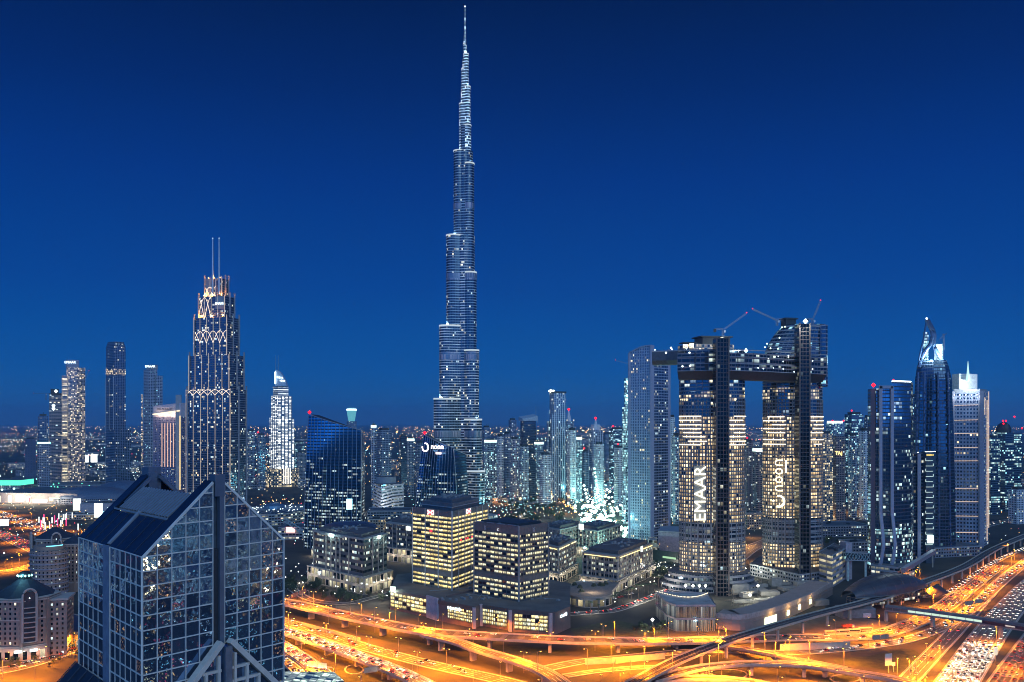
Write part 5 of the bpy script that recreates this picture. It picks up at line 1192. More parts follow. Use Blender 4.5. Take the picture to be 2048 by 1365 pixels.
def office_pair():
    wm = window_mat('office_room', YEL, PALEY, 1.7, .95); wm2 = window_mat('office_room2', PALEY, (.95, .95, .7), 1.15, .74)
    br = (plain('spandrel_brown', (.10, .09, .08), .5), plain('pier_pale', (.46, .44, .42), .6), plain('parapet_taupe', (.13, .12, .125), .55))
    K, Lp, Rp = (-54.2, 813), (-94, 852), (-23.9, 888)
    th, P, cc = office('lit_office', 'brightest yellow lit office tower with two red and white emblems', K, Lp, Rp, 18, 89.5, 17, 9, 12, wm, br, .28, 5.5, dark_rows=(3,), pier=(3, 6), pw=.95)
    b = MB(); b.prism(inset(P, 9), 89.2, 95.5, 0, 0); b.prism(inset(P, 18), 95.5, 98.5, 0, 0); b.build('penthouse', plain('penthouse_slate', (.1, .11, .13), .6), th)
    b = MB(); b.prism(inset(P, 7), 92, 92.6); b.build('canopy', GREYM, th)
    for q, f in ((Lp, .52), (Rp, .42)):                        # hexagon emblems: white field, red triangles
        w = Wall(K, q, cc); u = w.L * f; z = 86.6; s = 2.5
        b = MB(); b.bar(w.p(u - s * 1.7, z, .9), w.p(u + s * 1.7, z, .9), .5, s * 1.7); pn = b.build('emblem_panel', glow('emblem_white', (1, .9, .88), 2.4), th)
        R_ = glow('emblem_red', (1, .03, .04), 2.6); b = MB()
        for T in ([(-1, .85), (1, .85), (0, 0)], [(-1, -.85), (0, 0), (1, -.85)], [(-1, .85), (-1, -.85), (-1.7, 0)], [(1, .85), (1.7, 0), (1, -.85)]):
            b.face([w.p(u + s * x, z + s * zz, 1.2) for x, zz in T]); b.face([w.p(u + s * x, z + s * zz, 1.25) for x, zz in T][::-1])
        b.build('emblem', R_, pn)
    w = Wall(K, Lp, cc); b = MB(); b.bar(w.p(w.L * .52 - 1.6, 69.5, .2), w.p(w.L * .52 + 1.6, 69.5, .2), .3, 2.4); b.build('red_screen', glow('red_window', (1, .03, .05), 2), th)
    w = Wall(K, Rp, cc)
    for u in (.22, .34, .4, .52): b = MB(); b.bar(w.p(w.L * u, 61.5, .2), w.p(w.L * u + 2.2, 61.5, .2), .3, 1.6); b.build('red_screen', glow('red_window', (1, .03, .05), 2), th)
    gr = (plain('spandrel_grey', (.095, .085, .08), .5), plain('pier_taupe', (.3, .27, .26), .6), plain('parapet_dark', (.14, .12, .115), .6))
    K, Lp, Rp = (5.8, 762), (-33.5, 799), (31.7, 790)
    th, P, cc = office('grey_office', 'dark grey office tower with patchy lit rooms and faint emblem', K, Lp, Rp, 18, 81.8, 14, 11, 13, wm2, gr, .34, 7.4, dark_rows=(4,), pier=(1, 1), pw=1.7)
    b = MB(); b.prism(inset(P, 6), 80.9, 83.5); b.build('plant_screen', DARKM, th)
    b = MB(); w = Wall(K, Lp, cc)
    for k in range(4): b.bar(w.p(w.L * (.05 + k * .24), 82.4, .5), w.p(w.L * (.22 + k * .24), 82.4, .5), .4, .5)
    b.bar(w.p(0, 82.6, .3), w.p(w.L, 82.6, .3), .3, .25); b.build('cleaning_rail', GREYM, th)
    kn = plain('emblem_grey', (.5, .5, .52), .4, .4)
    for q, f in ((Lp, .73), (Rp, .47)):                        # interlaced knot emblem
        w = Wall(K, q, cc); u = w.L * f; b = MB()
        for s_ in (-1, 1): b.tube([w.p(u + s_ * 1.15 * math.sin(k * 1.05), 75.6 + k * .52, .9) for k in range(9)], .3, 5)
        b.build('emblem', kn, th)
    w = Wall(K, Lp, cc); lettering('C', w.p(w.L * .44, 77.2, .9), (-w.d.x, -w.d.y, 0), (0, 0, 1), 2.0, glow('letter_white', (.8, .85, .85), .9), th)
    b = MB()
    for k in range(6): b.bar(w.p(w.L * (.62 + k * .032), 77.2, .5), w.p(w.L * (.635 + k * .032), 77.2, .5), .3, 1.4)
    b.build('unlit_letters', plain('unlit_blue', (.07, .13, .18), .5), th)
    # podium
    def g(px, py): v = G(px, py); return (v.x, v.y)
    front = [g(780, 1219), g(856, 1235), g(876, 1242), g(948, 1257), g(962, 1252), g(1015, 1261), g(1020, 1263), g(1110, 1270), g(1141, 1256)]
    back = [(55, 850), (10, 900), (-60, 935), (-115, 900)]
    PP = front + back; th = thing('podium_block', 'low podium block with lit glass bays and pink piers under the office pair', 'building', (-20, 800, 0))
    wl = plain('podium_wall', (.16, .11, .1), .7, 0, .2, .15)
    b = MB(); b.prism(PP, 0, 17.9, 0, 1); b.build('shell', [wl, plain('podium_roof', (.14, .12, .105), .9, 0, .3, .06)], th)
    cc = ctr(PP); cells = []; ws = [Wall(front[i], front[i + 1], cc) for i in range(len(front) - 1)]
    for w in ws: 
        if w.n.y > 0 and w is not ws[-1]: w.n = -w.n
    for wi, nc, nr_, u0, u1, z0, z1 in ((0, 9, 4, .02, .99, 2.5, 15.5), (2, 12, 4, .28, .97, 4, 14.2), (4, 13, 4, .05, .98, 2.2, 15), (6, 8, 4, .10, .84, 2, 14.6)):
        w = ws[wi]; bw = w.L * (u1 - u0) / nc; fh = (z1 - z0) / nr_
        for i in range(nc):
            for j in range(nr_): a = w.L * u0 + bw * i; cells.append((w, [(a + .18, z0 + fh * j + .25), (a + bw - .18, z0 + fh * j + .25), (a + bw - .18, z0 + fh * (j + 1) - .2), (a + .18, z0 + fh * (j + 1) - .2)], i + 30 * wi, j, .12))
        b = MB()
        for i in range(nc + 1): b.bar(w.p(w.L * u0 + bw * i, z0 - .3, .3), w.p(w.L * u0 + bw * i, z1 + .2, .3), .22, .3, 0, (w.d.x, w.d.y, 0))
        for j in range(nr_ + 1): b.bar(w.p(w.L * u0, z0 + fh * j, .25), w.p(w.L * u1, z0 + fh * j, .25), .2, .3)
        b.build('glazing_bars', plain('bars_dark', (.08, .07, .07), .5), th)
    glaze(th, cells, window_mat('podium_room', YEL, (.95, 1, .7), 1.7, .9))
    for wi, u0, u1 in ((2, .0, 1), (4, 0, 1), (6, 0, .85)):
        w = ws[wi]; b = MB(); n = int(w.L * (u1 - u0) / 1.0)
        for k in range(n): b.bar(w.p(w.L * u0 + k * 1.0, 14.6, .5), w.p(w.L * u0 + k * 1.0, 17.8, .5), .28, .5, 0, (w.d.x, w.d.y, 0))
        b.build('louvre_fins', plain('fin_bronze', (.16, .12, .1), .6), th)
    pk = plain('pier_pink', (.5, .36, .34), .7, 0, .1)
    for p, h in ((front[3], 17.2), (front[4], 18.2), (front[6], 17.4), (edge(front, 6, .9), 17.2)): b = MB(); b.box(p[0], p[1] - .6, 2.6, 2.6, 0, h, .3); b.build('pier', pk, th)
    b = MB(); w = ws[1]; b.bar(w.p(w.L * .5, 0, .6), w.p(w.L * .5, 19.4, .6), w.L + 1.5, 1.6, 0, (w.n.x, w.n.y, 0)); b.build('stone_wall', plain('stone_blue', (.3, .31, .38), .8, 0, .2, .3), th)
    for wi, f, s_ in ((2, .45, 6.5), (7, .45, 5.0)):          # illuminated script signs: a wavy line of strokes
        w = ws[wi]; b = MB(); r = random.Random(wi)
        for k in range(11): u = w.L * f - s_ + k * s_ * .2; b.bar(w.p(u, 13.4 + .3 * math.sin(k), 1.0), w.p(u + s_ * .16, 13.5 + r.random() * .9, 1.0), .3, .55 + r.random() * .5)
        b.bar(w.p(w.L * f - s_, 12.3, 1.0), w.p(w.L * f + s_ * .9, 12.4, 1.0), .3, .35); b.tube([w.p(w.L * f + s_ * 1.15 + math.cos(q) * 1.0, 13.4 + math.sin(q) * 1.5, 1.0) for q in (0, 1, 2, 3, 4, 5, 6)], .3, 4); b.build('script_sign', SIGN, th)
    b = MB(); p = front[0]; b.box(p[0] + 2.5, p[1] + .6, 5, 1, 16.3, 20.3, -.3); b.build('rooftop_sign', glow('mint_sign', (.75, 1, .85), 4), th); lamp('sign_light', (p[0] + 2, p[1] - 4, 19), 14000, (.75, 1, .85), 1, th)
    b = MB(); w = ws[2]; b.box(front[2][0] + 20, front[2][1] + 30, 46, 1.0, 17.9, 19.4, .95); b.build('roof_wall', wl, th)
office_pair()

# ------------------------------------------------------------------ low stone office blocks
LOWF = facade('ribbon_rooms', bw=3.2, fh=5.4, mx=.1, lo=.42, hi=.12, wall=(.2, .17, .155), glass=(.015, .015, .018), frac=.48, coh=.45, cA=PALEY, cB=(.75, .95, .9), st=1.5, coat=.3)
LOWD = facade('ribbon_dark', bw=2.6, fh=6.0, mx=.06, lo=.42, hi=.14, wall=(.115, .10, .10), glass=(.015, .015, .02), frac=.42, coh=.5, cA=(1, .92, .66), cB=(.7, .95, .95), st=1.5, coat=.35)
SHOP = facade('arcade', bw=7, fh=9, mx=.16, lo=.1, hi=.24, wall=(.27, .24, .215), glass=(.05, .045, .04), frac=.7, coh=.1, cA=(1, .82, .45), cB=(.95, .95, .7), st=1.0, coat=.2)
def low_block(label, K, Lp, Rp, zp, zt, pod=5.0, fac=LOWF, piers=(9, 12), cornice=False, sign=None, pierw=.9, pierh=1.0, name='stone_block', pierx=None):
    P = para(K, Rp, Lp); cc = ctr(P); th = thing(name, label, 'office block', (*cc, 0)); st = plain('limestone', (.33, .29, .26), .75, 0, .12, .15)
    Q = inset(P, -pod)
    b = MB(); b.prism(Q, 0, zp, 0, 1); b.build('arcade', [SHOP, plain('terrace', (.25, .22, .2), .9)], th)
    b = MB(); b.prism(inset(Q, -.4), zp, zp + 1.0); b.build('terrace_edge', st, th)
    b = MB(); b.prism(P, zp + .02, zt, 0, 1); b.build('facade', [fac, ROOF], th)
    b = MB(); b.prism(inset(P, -.9), zt - .9, zt + .7, 0, 0); b.build('cornice', st if not sign else GREYM, th)
    b = MB(); b.prism(inset(P, 8), zt + .7, zt + 4.5, 0, 0); b.build('plant_room', plain('plant_brown', (.12, .1, .1), .8), th)
    b = MB(); c = ctr(P)
    for k in range(5): b.box(c[0] + (k - 2) * 3.4, c[1] + (k % 2) * 4, 2.2, 2.2, zt + 4.5, zt + 5.8 + k % 2, .3)
    b.build('roof_units', GREYM, th)
    for wi, (q, n) in enumerate(((Lp, piers[0]), (Rp, piers[1]))):
        w = Wall(K, q, cc); us = pierx[wi] if pierx else [i / n for i in range(n + 1)]
        for f in us: b = MB(); b.bar(w.p(w.L * f, zp + 1, .35), w.p(w.L * f, zp + (zt - zp) * pierh - 1, .35), pierw, .8, 0, (w.d.x, w.d.y, 0)); b.build('pier', st, th)
        if cornice:
            for a, c2 in ((.04, .60), (.70, .98)) if wi else ((.06, .94),): b = MB(); b.bar(w.p(w.L * a, zt - 1.6, .9), w.p(w.L * c2, zt - 1.6, .9), .5, .7); b.build('cornice_light', glow('gold_line', (1, .8, .35), 2.2, True), th)
        # lamps under the arcade
        for k in range(4): p = w.p(w.L * (.1 + k * .27), zp * .55, pod + 2.5); lamp('arcade_lamp', p, 1700, (1, .86, .6), .5, th)
    return th, P, cc
def blocks():
    yk = 905
    def q(px, Y): return (PX(px, Y), Y)
    th, P, cc = low_block('dark banded office block with pale frames and teal rooftop sign', q(727, 890), q(626, 960), q(774, 935), 16, 54, 7, LOWD, pierx=((.27, .44, .52, .62, .72, .98), (.36, .6, .82)), pierw=1.5, name='framed_block')
    for (pp, f, wd) in ((q(626, 960), .6, 9), (q(774, 935), .6, 5)):
        w = Wall(q(727, 890), pp, cc); b = MB(); b.bar(w.p(w.L * f - wd / 2, 53, 1.2), w.p(w.L * f + wd / 2, 53, 1.2), .6, 3.4); b.build('roof_sign', glow('teal_sign', (.7, 1, .98), 3.4), th); p = w.p(w.L * f, 53, 6); lamp('sign_light', p, 6000, (.6, 1, .95), 1, th)
        b = MB(); b.bar(w.p(w.L * (f - .26), 53.2, .6), w.p(w.L * (f + .26), 53.2, .6), 1.0, 2.6); b.build('frame_head', MATS['limestone'], th)
    b = MB(); c = q(700, 985); b.lathe(c, [(30, 55), (28, 57.5), (20, 60), (0, 61.5)], 20); b.build('shallow_dome', plain('dome_navy', (.04, .05, .08), .4), th)
    th, P, cc = low_block('lower office block tucked behind beside the yellow lit tower', q(828, 1080), q(772, 1110), q(860, 1150), 16, 46, 5, LOWD, pierx=((.25, .6, .75), (.5,)), pierw=1.6, name='framed_block')
    w = Wall(q(828, 1080), q(772, 1110), cc); b = MB(); b.bar(w.p(w.L * .1, 42, 1), w.p(w.L * .26, 42, 1), .5, 5); b.build('wall_sign', glow('white_sign2', (.85, .95, .9), 1.6), th)
    low_block('narrow stone block with gold cornice right behind the grey office tower', q(1117, 945), q(1080, 975), q(1151, 1010), 11, 38, 5, LOWF, (6, 7), True)
    th, P, cc = low_block('wide stone block with gold cornice and palms along its street front', q(1236, 905), q(1166, 935), q(1304, 1000), 11, 35, 6, LOWF, (8, 14), True)
    w = Wall(q(1236, 905), q(1304, 1000), cc)
    b = MB(); b.bar(w.p(w.L * .65, 12, .6), w.p(w.L * .65, 33, .6), 9, .5, 0, (w.n.x, w.n.y, 0)); b.build('dark_bay', plain('bay_navy', (.05, .06, .1), .4), th)
    b = MB(); b.tube([w.p(w.L * .62 + 2.4 * math.cos(k * .7), 22 + 2 * math.sin(k * .7), 1.2) for k in range(10)], .4, 5); b.build('wall_emblem', glow('emblem_gold', (1, .85, .5), 1.2), th)
    b = MB(); b.bar(w.p(w.L * .62, 34, 1), w.p(w.L * .68, 34, 1), .5, 6); b.build('wall_sign', glow('white_sign2', (.85, .95, .9)), th)
    low_block('stone block with faint rooftop rooms behind the grey office tower', q(1120, 1120), q(1076, 1150), q(1168, 1180), 10, 36, 5, LOWF, (6, 8))
    th, P, cc = low_block('stone block with a square white wall sign near the floodlit works', q(1196, 1130), q(1150, 1165), q(1240, 1200), 10, 33, 5, LOWF, (6, 8))
    w = Wall(q(1196, 1130), q(1150, 1165), cc); b = MB(); b.bar(w.p(w.L * .6, 36, 1), w.p(w.L * .8, 36, 1), .5, 7); b.build('wall_sign', glow('white_sign3', (.85, 1, .95), 2.2), th)
    low_block('small stone block left of the banded block, beyond the car park', q(655, 1130), q(628, 1150), q(690, 1180), 8, 26, 4, LOWF, (5, 7))
    # drum-fronted low retail building before the stone blocks
    th = thing('retail_drum', 'low curved retail building with planted roof terrace and lit shopfront', 'building', (*q(1190, 850), 0))
    A = ell(*q(1178, 850), 22, 26, 20, 0, PI * .95, PI * 2.05) + [q(1240, 905), q(1150, 905)]
    b = MB(); b.prism(A, 0, 9, 0, 1); b.build('shopfront', [SHOP, plain('terrace_sand', (.24, .2, .17), .9)], th)
    b = MB(); b.prism(inset(A, -.5), 9, 10, 0, None); b.build('parapet', MATS['limestone'], th)
    for k in range(7): r = random.Random(k); b = MB(); p = (q(1178, 850)[0] + r.uniform(-16, 22), 862 + r.uniform(-14, 34)); b.box(p[0], p[1], 5, 2.4, 9, 10.4, r.random()); b.lathe(p, [(1.6, 10.4), (2, 11.2), (1.2, 12.2), (0, 12.6)], 7); b.build('planter', plain('planter_dark', (.05, .06, .035), .9), th)
    lamp('terrace_light', (*q(1185, 850), 16), 5000, (1, .8, .55), 1, th)
    # big plain lilac wall and the long dark billboard by it
    th = thing('blank_block', 'plain windowless lilac block beside the pale fin tower', 'building', (*q(1338, 1180), 0))
    b = MB(); b.prism([q(1316, 1180), q(1360, 1170), q(1362, 1230), q(1322, 1230)], 0, PZ(1064, 1180), 0, 1); b.build('wall', [plain('lilac_wall', (.3, .27, .32), .7), ROOF], th)
    b = MB(); b.prism(inset([q(1316, 1180), q(1360, 1170), q(1362, 1230), q(1322, 1230)], -.6), PZ(1064, 1180), PZ(1062, 1180), 0, 1); b.build('coping', GREYM, th)
    th = thing('ramp_building', 'stepped lit ramp building at the foot of the pale fin tower', 'building', (*q(1300, 1130), 0))
    for k in range(5):
        b = MB(); b.prism([q(1284 + k * 3, 1130), q(1322 - k * 2, 1125), q(1322 - k * 2, 1160), q(1284 + k * 3, 1165)], k * 4.6, k * 4.6 + 3.6, 0, 0); b.build('ramp_floor', [SHOP, ROOF][1] if k % 2 else SHOP, th)
    lamp('ramp_light', (*q(1312, 1100), 16), 16000, (1, .95, .7), 1, th)
    th = thing('long_billboard', 'long dark green billboard along the road beside the left oval tower', 'billboard', (*q(1330, 1030), 0))
    b = MB(); a, c = q(1304, 1030), q(1357, 1015); b.bar((*a, PZ(1111, 1025)), (*c, PZ(1113, 1025)), 1, 12); b.build('board', plain('board_green', (.02, .05, .05), .4), th)
    b = MB(); b.bar((a[0] + 3, a[1] - .8, PZ(1113, 1025)), (c[0] - 3, c[1] - .8, PZ(1115, 1025)), .3, 2.2); b.build('board_text', glow('board_lime', (.5, .9, .5), .8), th)
    b = MB(); [b.bar((a[0] + (c[0] - a[0]) * f, a[1] + 1, 0), (a[0] + (c[0] - a[0]) * f, a[1] + 1, 14), .5, .5) for f in (.1, .5, .9)]; b.build('posts', DARKM, th)
    # wavy-fronted white building
    Y = 1700; th = thing('wave_building', 'white office building with rippling horizontal bands and pointed prow', 'building', (*q(778, Y), 0))
    n = 9; prow = [q(745 + (763 - 745) * 0, Y + 40)] + [q(745 + 18 * k / 4, Y + 38 - 38 * (k / 4)) for k in range(1, 5)] + [q(763 + 45 * k / 6, Y + 44 * (k / 6) ** 1.2) for k in range(1, 7)] + [q(806, Y + 90), q(748, Y + 90)]
    z = 0
    for k in range(n):
        b = MB(); zt = PZ(968, Y); h = zt / n; dip = [(-h * .8 * max(0, 1 - abs(i - 4) / 3.0) if i < 11 else 0) for i in range(len(prow))]
        b.prism(prow, [max(0, h * k + d) for d in dip], [h * k + h * .5 + d for d in dip], 0, 0); b.build('white_band', plain('band_white', (.6, .6, .62), .5), th)
    b = MB(); b.prism(inset(prow, 1.5), 0, PZ(970, Y), 0, 1); b.build('glazing', [facade('wave_glass', bw=3, fh=4, mx=.05, lo=.1, hi=.1, wall=(.1, .1, .12), frac=.5, coh=.3, cA=CREAM, cB=COOL, st=1.0), ROOF], th)
    b = MB(); b.prism(ell(*q(772, Y + 55), 20, 20, 18), PZ(970, Y), PZ(957, Y), 0, 1); b.build('roof_drum', [GREYM, DARKM], th)
    for px in (752, 764, 790): lamp('band_light', (*q(px, Y - 22), 12), 22000, (.9, .95, 1), 1.5, th)
blocks()

# ------------------------------------------------------------------ ornate apartment blocks, bottom left
STONE = plain('rose_stone', (.30, .205, .165), .8, 0, .12, .1); STONE2 = plain('pale_trim', (.46, .36, .31), .8, 0, .1, .2)
ORN = facade('ornate_windows', bw=3.6, fh=3.5, mx=.32, lo=.3, hi=.2, wall=(.28, .19, .155), glass=(.01, .01, .014), frac=.10, coh=.05, cA=WARM, cB=COOL, st=2.2, coat=.2)
def ornate(label, c, r, ze, zr, roofm, lantern=None, shops=True, arches=(-2.4, -.75), name='ornate_block'):
    th = thing(name, label, 'apartment block', (*c, 0)); P = ell(*c, r, r, 8, PI / 8)
    b = MB(); b.prism(P, 9, ze, 0, 1); b.build('wall', [ORN, ROOF], th)
    b = MB(); b.prism(inset(P, -1.2), 0, 9, 0, 0); b.build('base', facade('ornate_base', bw=6, fh=9, mx=.2, lo=.06, hi=.3, wall=(.4, .28, .25), glass=(.06, .05, .04), frac=.5, coh=.1, cA=(1, .75, .4), cB=(.9, 1, .9), st=1.6, coat=.2) if shops else STONE, th)
    for z, o in ((9, .9), (ze * .66, .5), (ze - 1.2, 1.6), (ze + .2, 1.0)): b = MB(); b.prism(inset(P, -o), z, z + .8); b.build('string_course', STONE2, th)
    b = MB(); b.lathe(c, [(r * .93, ze + 1), (r * .9, ze + 1.6), (r * .45, ze + (zr - ze) * .62), (r * .2, zr - 1), (r * .1, zr)], 8); b.build('roof', roofm, th)
    b = MB(); b.lathe(c, [(.5, zr), (.3, zr + 3), (0, zr + 4.5)], 6); b.build('finial', STONE2, th)
    for an in arches:                                            # arched bays with balconies
        d = Vector((math.cos(an), math.sin(an))); t = Vector((-d.y, d.x)); o = Vector(c) + d * (r * .98)
        def pt(u, z, k=0.0): v = o + t * u + d * k; return (v.x, v.y, z)
        b = MB(); w = r * .2; zt = ze + r * .10
        b.tube([pt(-w, ze * .3, 1.6), pt(-w, zt - w * .2, 1.6)] + [pt(w * math.cos(q), zt + w * math.sin(q) * 1.25, 1.6) for q in [PI - PI * k / 10 for k in range(11)]] + [pt(w, ze * .3, 1.6)], .85, 5); b.build('arch', STONE2, th)
        b = MB(); b.bar(pt(0, 12, .4), pt(0, zt + w * .8, .4), w * 1.9, 1.0, 0, (d.x, d.y, 0)); b.build('bay_recess', plain('recess_dark', (.05, .04, .045), .7), th)
        for k in range(int((ze - 14) / 3.5)):
            z = 13 + k * 3.5; b = MB(); b.tube([pt(w * .95 * math.cos(q), z, .6 + 1.9 * math.sin(q)) for q in [PI * j / 8 for j in range(9)]], .42, 4); b.bar(pt(-w * .9, z - .3, 1.1), pt(w * .9, z - .3, 1.1), 1.6, .3); b.build('balcony', STONE2, th)
        b = MB(); b.octa(pt(0, zt - 1, 1.2), .5); b.build('bay_lamp', WHT, th)
    for k in range(8):
        q = PI / 8 + k * PI / 4; b = MB(); x, y = c[0] + (r + .3) * math.cos(q), c[1] + (r + .3) * math.sin(q); b.box(x, y, 2.0, 2.0, 0, ze, q); b.build('pilaster', STONE, th)
    if lantern:
        b = MB(); b.lathe(c, [(4.5, zr - .5), (4.8, zr + 1), (4.5, zr + 3), (2.5, zr + 4.2), (0, zr + 4.6)], 10); b.build('lantern', DARKM, th)
        for k in range(7): q = -PI + k * PI / 6; b = MB(); b.octa((c[0] + 4.9 * math.cos(q), c[1] + 4.9 * math.sin(q), zr + 1.6), .95); b.build('lantern_light', TEALG, th)
        lamp('lantern_glow', (c[0], c[1] - 7, zr + 3), 2500, (.3, .9, 1), .5, th)
    return th
def west_blocks():
    dr = plain('slate_roof', (.028, .034, .05), .7, 0, .25, .3); q = lambda px, Y: (PX(px, Y), Y)
    th = ornate('ornate rose stone apartment block with a glowing teal roof lantern', q(50, 662), 22.5, 43, 56, dr, True, arches=(-2.15, -.95))
    c = q(50, 662)
    for k, (an, col, e) in enumerate(((-2.3, (1, .5, .15), 1500), (-1.9, (1, .7, .35), 1200), (-1.5, (1, .55, .2), 1500), (-1.1, (.85, 1, .9), 900), (-.7, (1, .7, .4), 1000))):
        lamp('shop_lamp', (c[0] + 26.5 * math.cos(an), c[1] + 26.5 * math.sin(an), 5), e, col, .5, th); b = MB(); b.octa((c[0] + 24.6 * math.cos(an), c[1] + 24.6 * math.sin(an), 7), .45); b.build('wall_lamp', ORG if k in (0, 2) else WHTW, th)
    b = MB(); b.box(c[0] + 24, c[1] + 6, 12, 22, 0, 40, .25); b.build('side_wing', ORN, th); b = MB(); b.box(c[0] + 24, c[1] + 6, 14, 24, 40, 41.5, .25); b.build('wing_cornice', STONE2, th)
    for an in (-1.25, -.85): b = MB(); x, y = c[0] + 25 * math.cos(an), c[1] + 25 * math.sin(an); b.box(x, y, 5, .8, 6.2, 8, an + PI / 2); b.build('shop_sign', glow('shop_white', (.8, 1, .95), 2.6), th)
    th = ornate('ornate block with plain dark hipped roof and two arched dormers', q(110, 935), 21, 50, 61, dr, False, False, arches=(-2.5, -1.05))
    th = thing('curved_block', 'curved balcony block with a blue lit roof rim', 'apartment block', (*q(98, 872), 0)); c = q(98, 872); P = ell(*c, 17, 15, 22)
    b = MB(); b.prism(P, 0, 47, 0, 1); b.build('wall', [ORN, ROOF], th)
    for k in range(9): b = MB(); b.prism(inset(P, -1.0), 6 + k * 4.6, 7.2 + k * 4.6, 0, 0); b.build('balcony', plain('balcony_mauve', (.3, .25, .28), .8), th)
    b = MB(); b.prism(inset(P, 3), 47, 51, 0, 1); b.build('attic', STONE, th)
    b = MB(); b.tube([(c[0] + 14 * math.cos(v), c[1] + 12.5 * math.sin(v), 51.4) for v in [-1.3 + k * .15 for k in range(9)]], .35, 4); b.build('rim_light', glow('cyan_rim', (.2, .8, 1), 2.6), th)
    ornate('ornate block mostly hidden behind the gabled glass tower', q(152, 915), 15, 47, 55, dr, False, False, arches=(-2.2,))
    ornate('low ornate block cut by the edge beyond the teal lantern roof', q(-2, 760), 15, 24, 29, dr, False, True, arches=(-1.2,))
    th = thing('low_hall', 'low blue-roofed hall beside the gabled glass tower', 'building', (*q(142, 690), 0)); P = [q(127, 690), q(160, 672), q(166, 730), q(132, 745)]
    b = MB(); b.prism(P, 0, 12, 0, 1); b.build('wall', [SHOP, plain('blue_roof', (.035, .05, .09), .6)], th)
    b = MB(); b.prism(inset(P, -1), 12, 13, 0, None); b.build('parapet', STONE2, th); lamp('hall_light', (*q(146, 665), 5), 1500, (1, .8, .55), .6, th)
west_blocks()
# ------------------------------------------------------------------ roads, flyovers, railway
def worn_trails(name, a, c, rough=.55):
    """asphalt worn in long streaks, contrast raised to paint in light trails (UV: across, along)"""
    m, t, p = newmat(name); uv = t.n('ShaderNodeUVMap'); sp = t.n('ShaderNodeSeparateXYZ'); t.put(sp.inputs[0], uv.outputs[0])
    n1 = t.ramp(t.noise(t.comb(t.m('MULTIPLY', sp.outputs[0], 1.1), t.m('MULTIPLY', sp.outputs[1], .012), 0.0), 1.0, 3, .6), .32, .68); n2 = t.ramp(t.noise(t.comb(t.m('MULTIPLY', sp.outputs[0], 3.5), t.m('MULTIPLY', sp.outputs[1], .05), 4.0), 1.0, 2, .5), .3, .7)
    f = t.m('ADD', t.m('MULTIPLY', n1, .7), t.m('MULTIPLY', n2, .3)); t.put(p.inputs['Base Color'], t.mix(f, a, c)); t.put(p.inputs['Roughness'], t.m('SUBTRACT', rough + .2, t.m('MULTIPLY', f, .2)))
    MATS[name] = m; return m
ASPH = worn_trails('asphalt', (.02, .019, .019), (.075, .07, .065)); ASPH2 = worn_trails('worn_trail_asphalt', (.025, .022, .02), (.15, .13, .11)); PALEROAD = worn_trails('pale_road', (.05, .046, .04), (.27, .25, .21))  # streaks are tyre wear and also light trails put into the colour
KERB = plain('road_concrete', (.42, .36, .29), .8, 0, .14, .3); PAINT = plain('road_paint', (.75, .73, .68), .6, 0, .08, .5); YPAINT = plain('yellow_paint', (.7, .48, .08), .6, 0, .08, .5)
PATHS = {}
def dashes(b, path, off, dz, w=.22, on=4.0, gap=8.0, solid=False):  # callers widen the paint and shorten gaps to suggest light trails
    if solid: b.sweep(path, [(off - w / 2, dz), (off + w / 2, dz)], closed=False); return
    acc = 0
    for i in range(len(path) - 1):
        L = (path[i + 1] - path[i]).length
        if acc % (on + gap) < on: b.sweep([path[i], path[i + 1]], [(off - w / 2, dz), (off + w / 2, dz)], closed=False)
        acc += L
def road(name, pts, width, z, mat=ASPH, kerb=True, lanes=3, key=None):
    zs = z if isinstance(z, (list, tuple)) else [z] * len(pts)
    path = spline([G(x, y, q) for (x, y), q in zip(pts, zs)], 4.0); PATHS[key or name] = path
    b = MB(); h = width / 2; b.sweep(path, [(-h, 0), (h, 0)], closed=False); o = tag(b.build(name, mat), kind='structure')
    if kerb:
        for s in (-1, 1): k = MB(); k.sweep(path, [(s * (h + .25) - .3, -.1), (s * (h + .25) + .3, -.1), (s * (h + .25) + .3, .16), (s * (h + .25) - .3, .16)]); k.build('kerb', KERB, o)
    m = MB()
    for s in (-1, 1): dashes(m, path, s * (h - .7), .012, .42, solid=True)
    for i in range(1, lanes): dashes(m, path, -h + .7 + (width - 1.4) * i / lanes, .012, .34, 8, 4)
    m.build('lane_marking', PAINT, o); return o
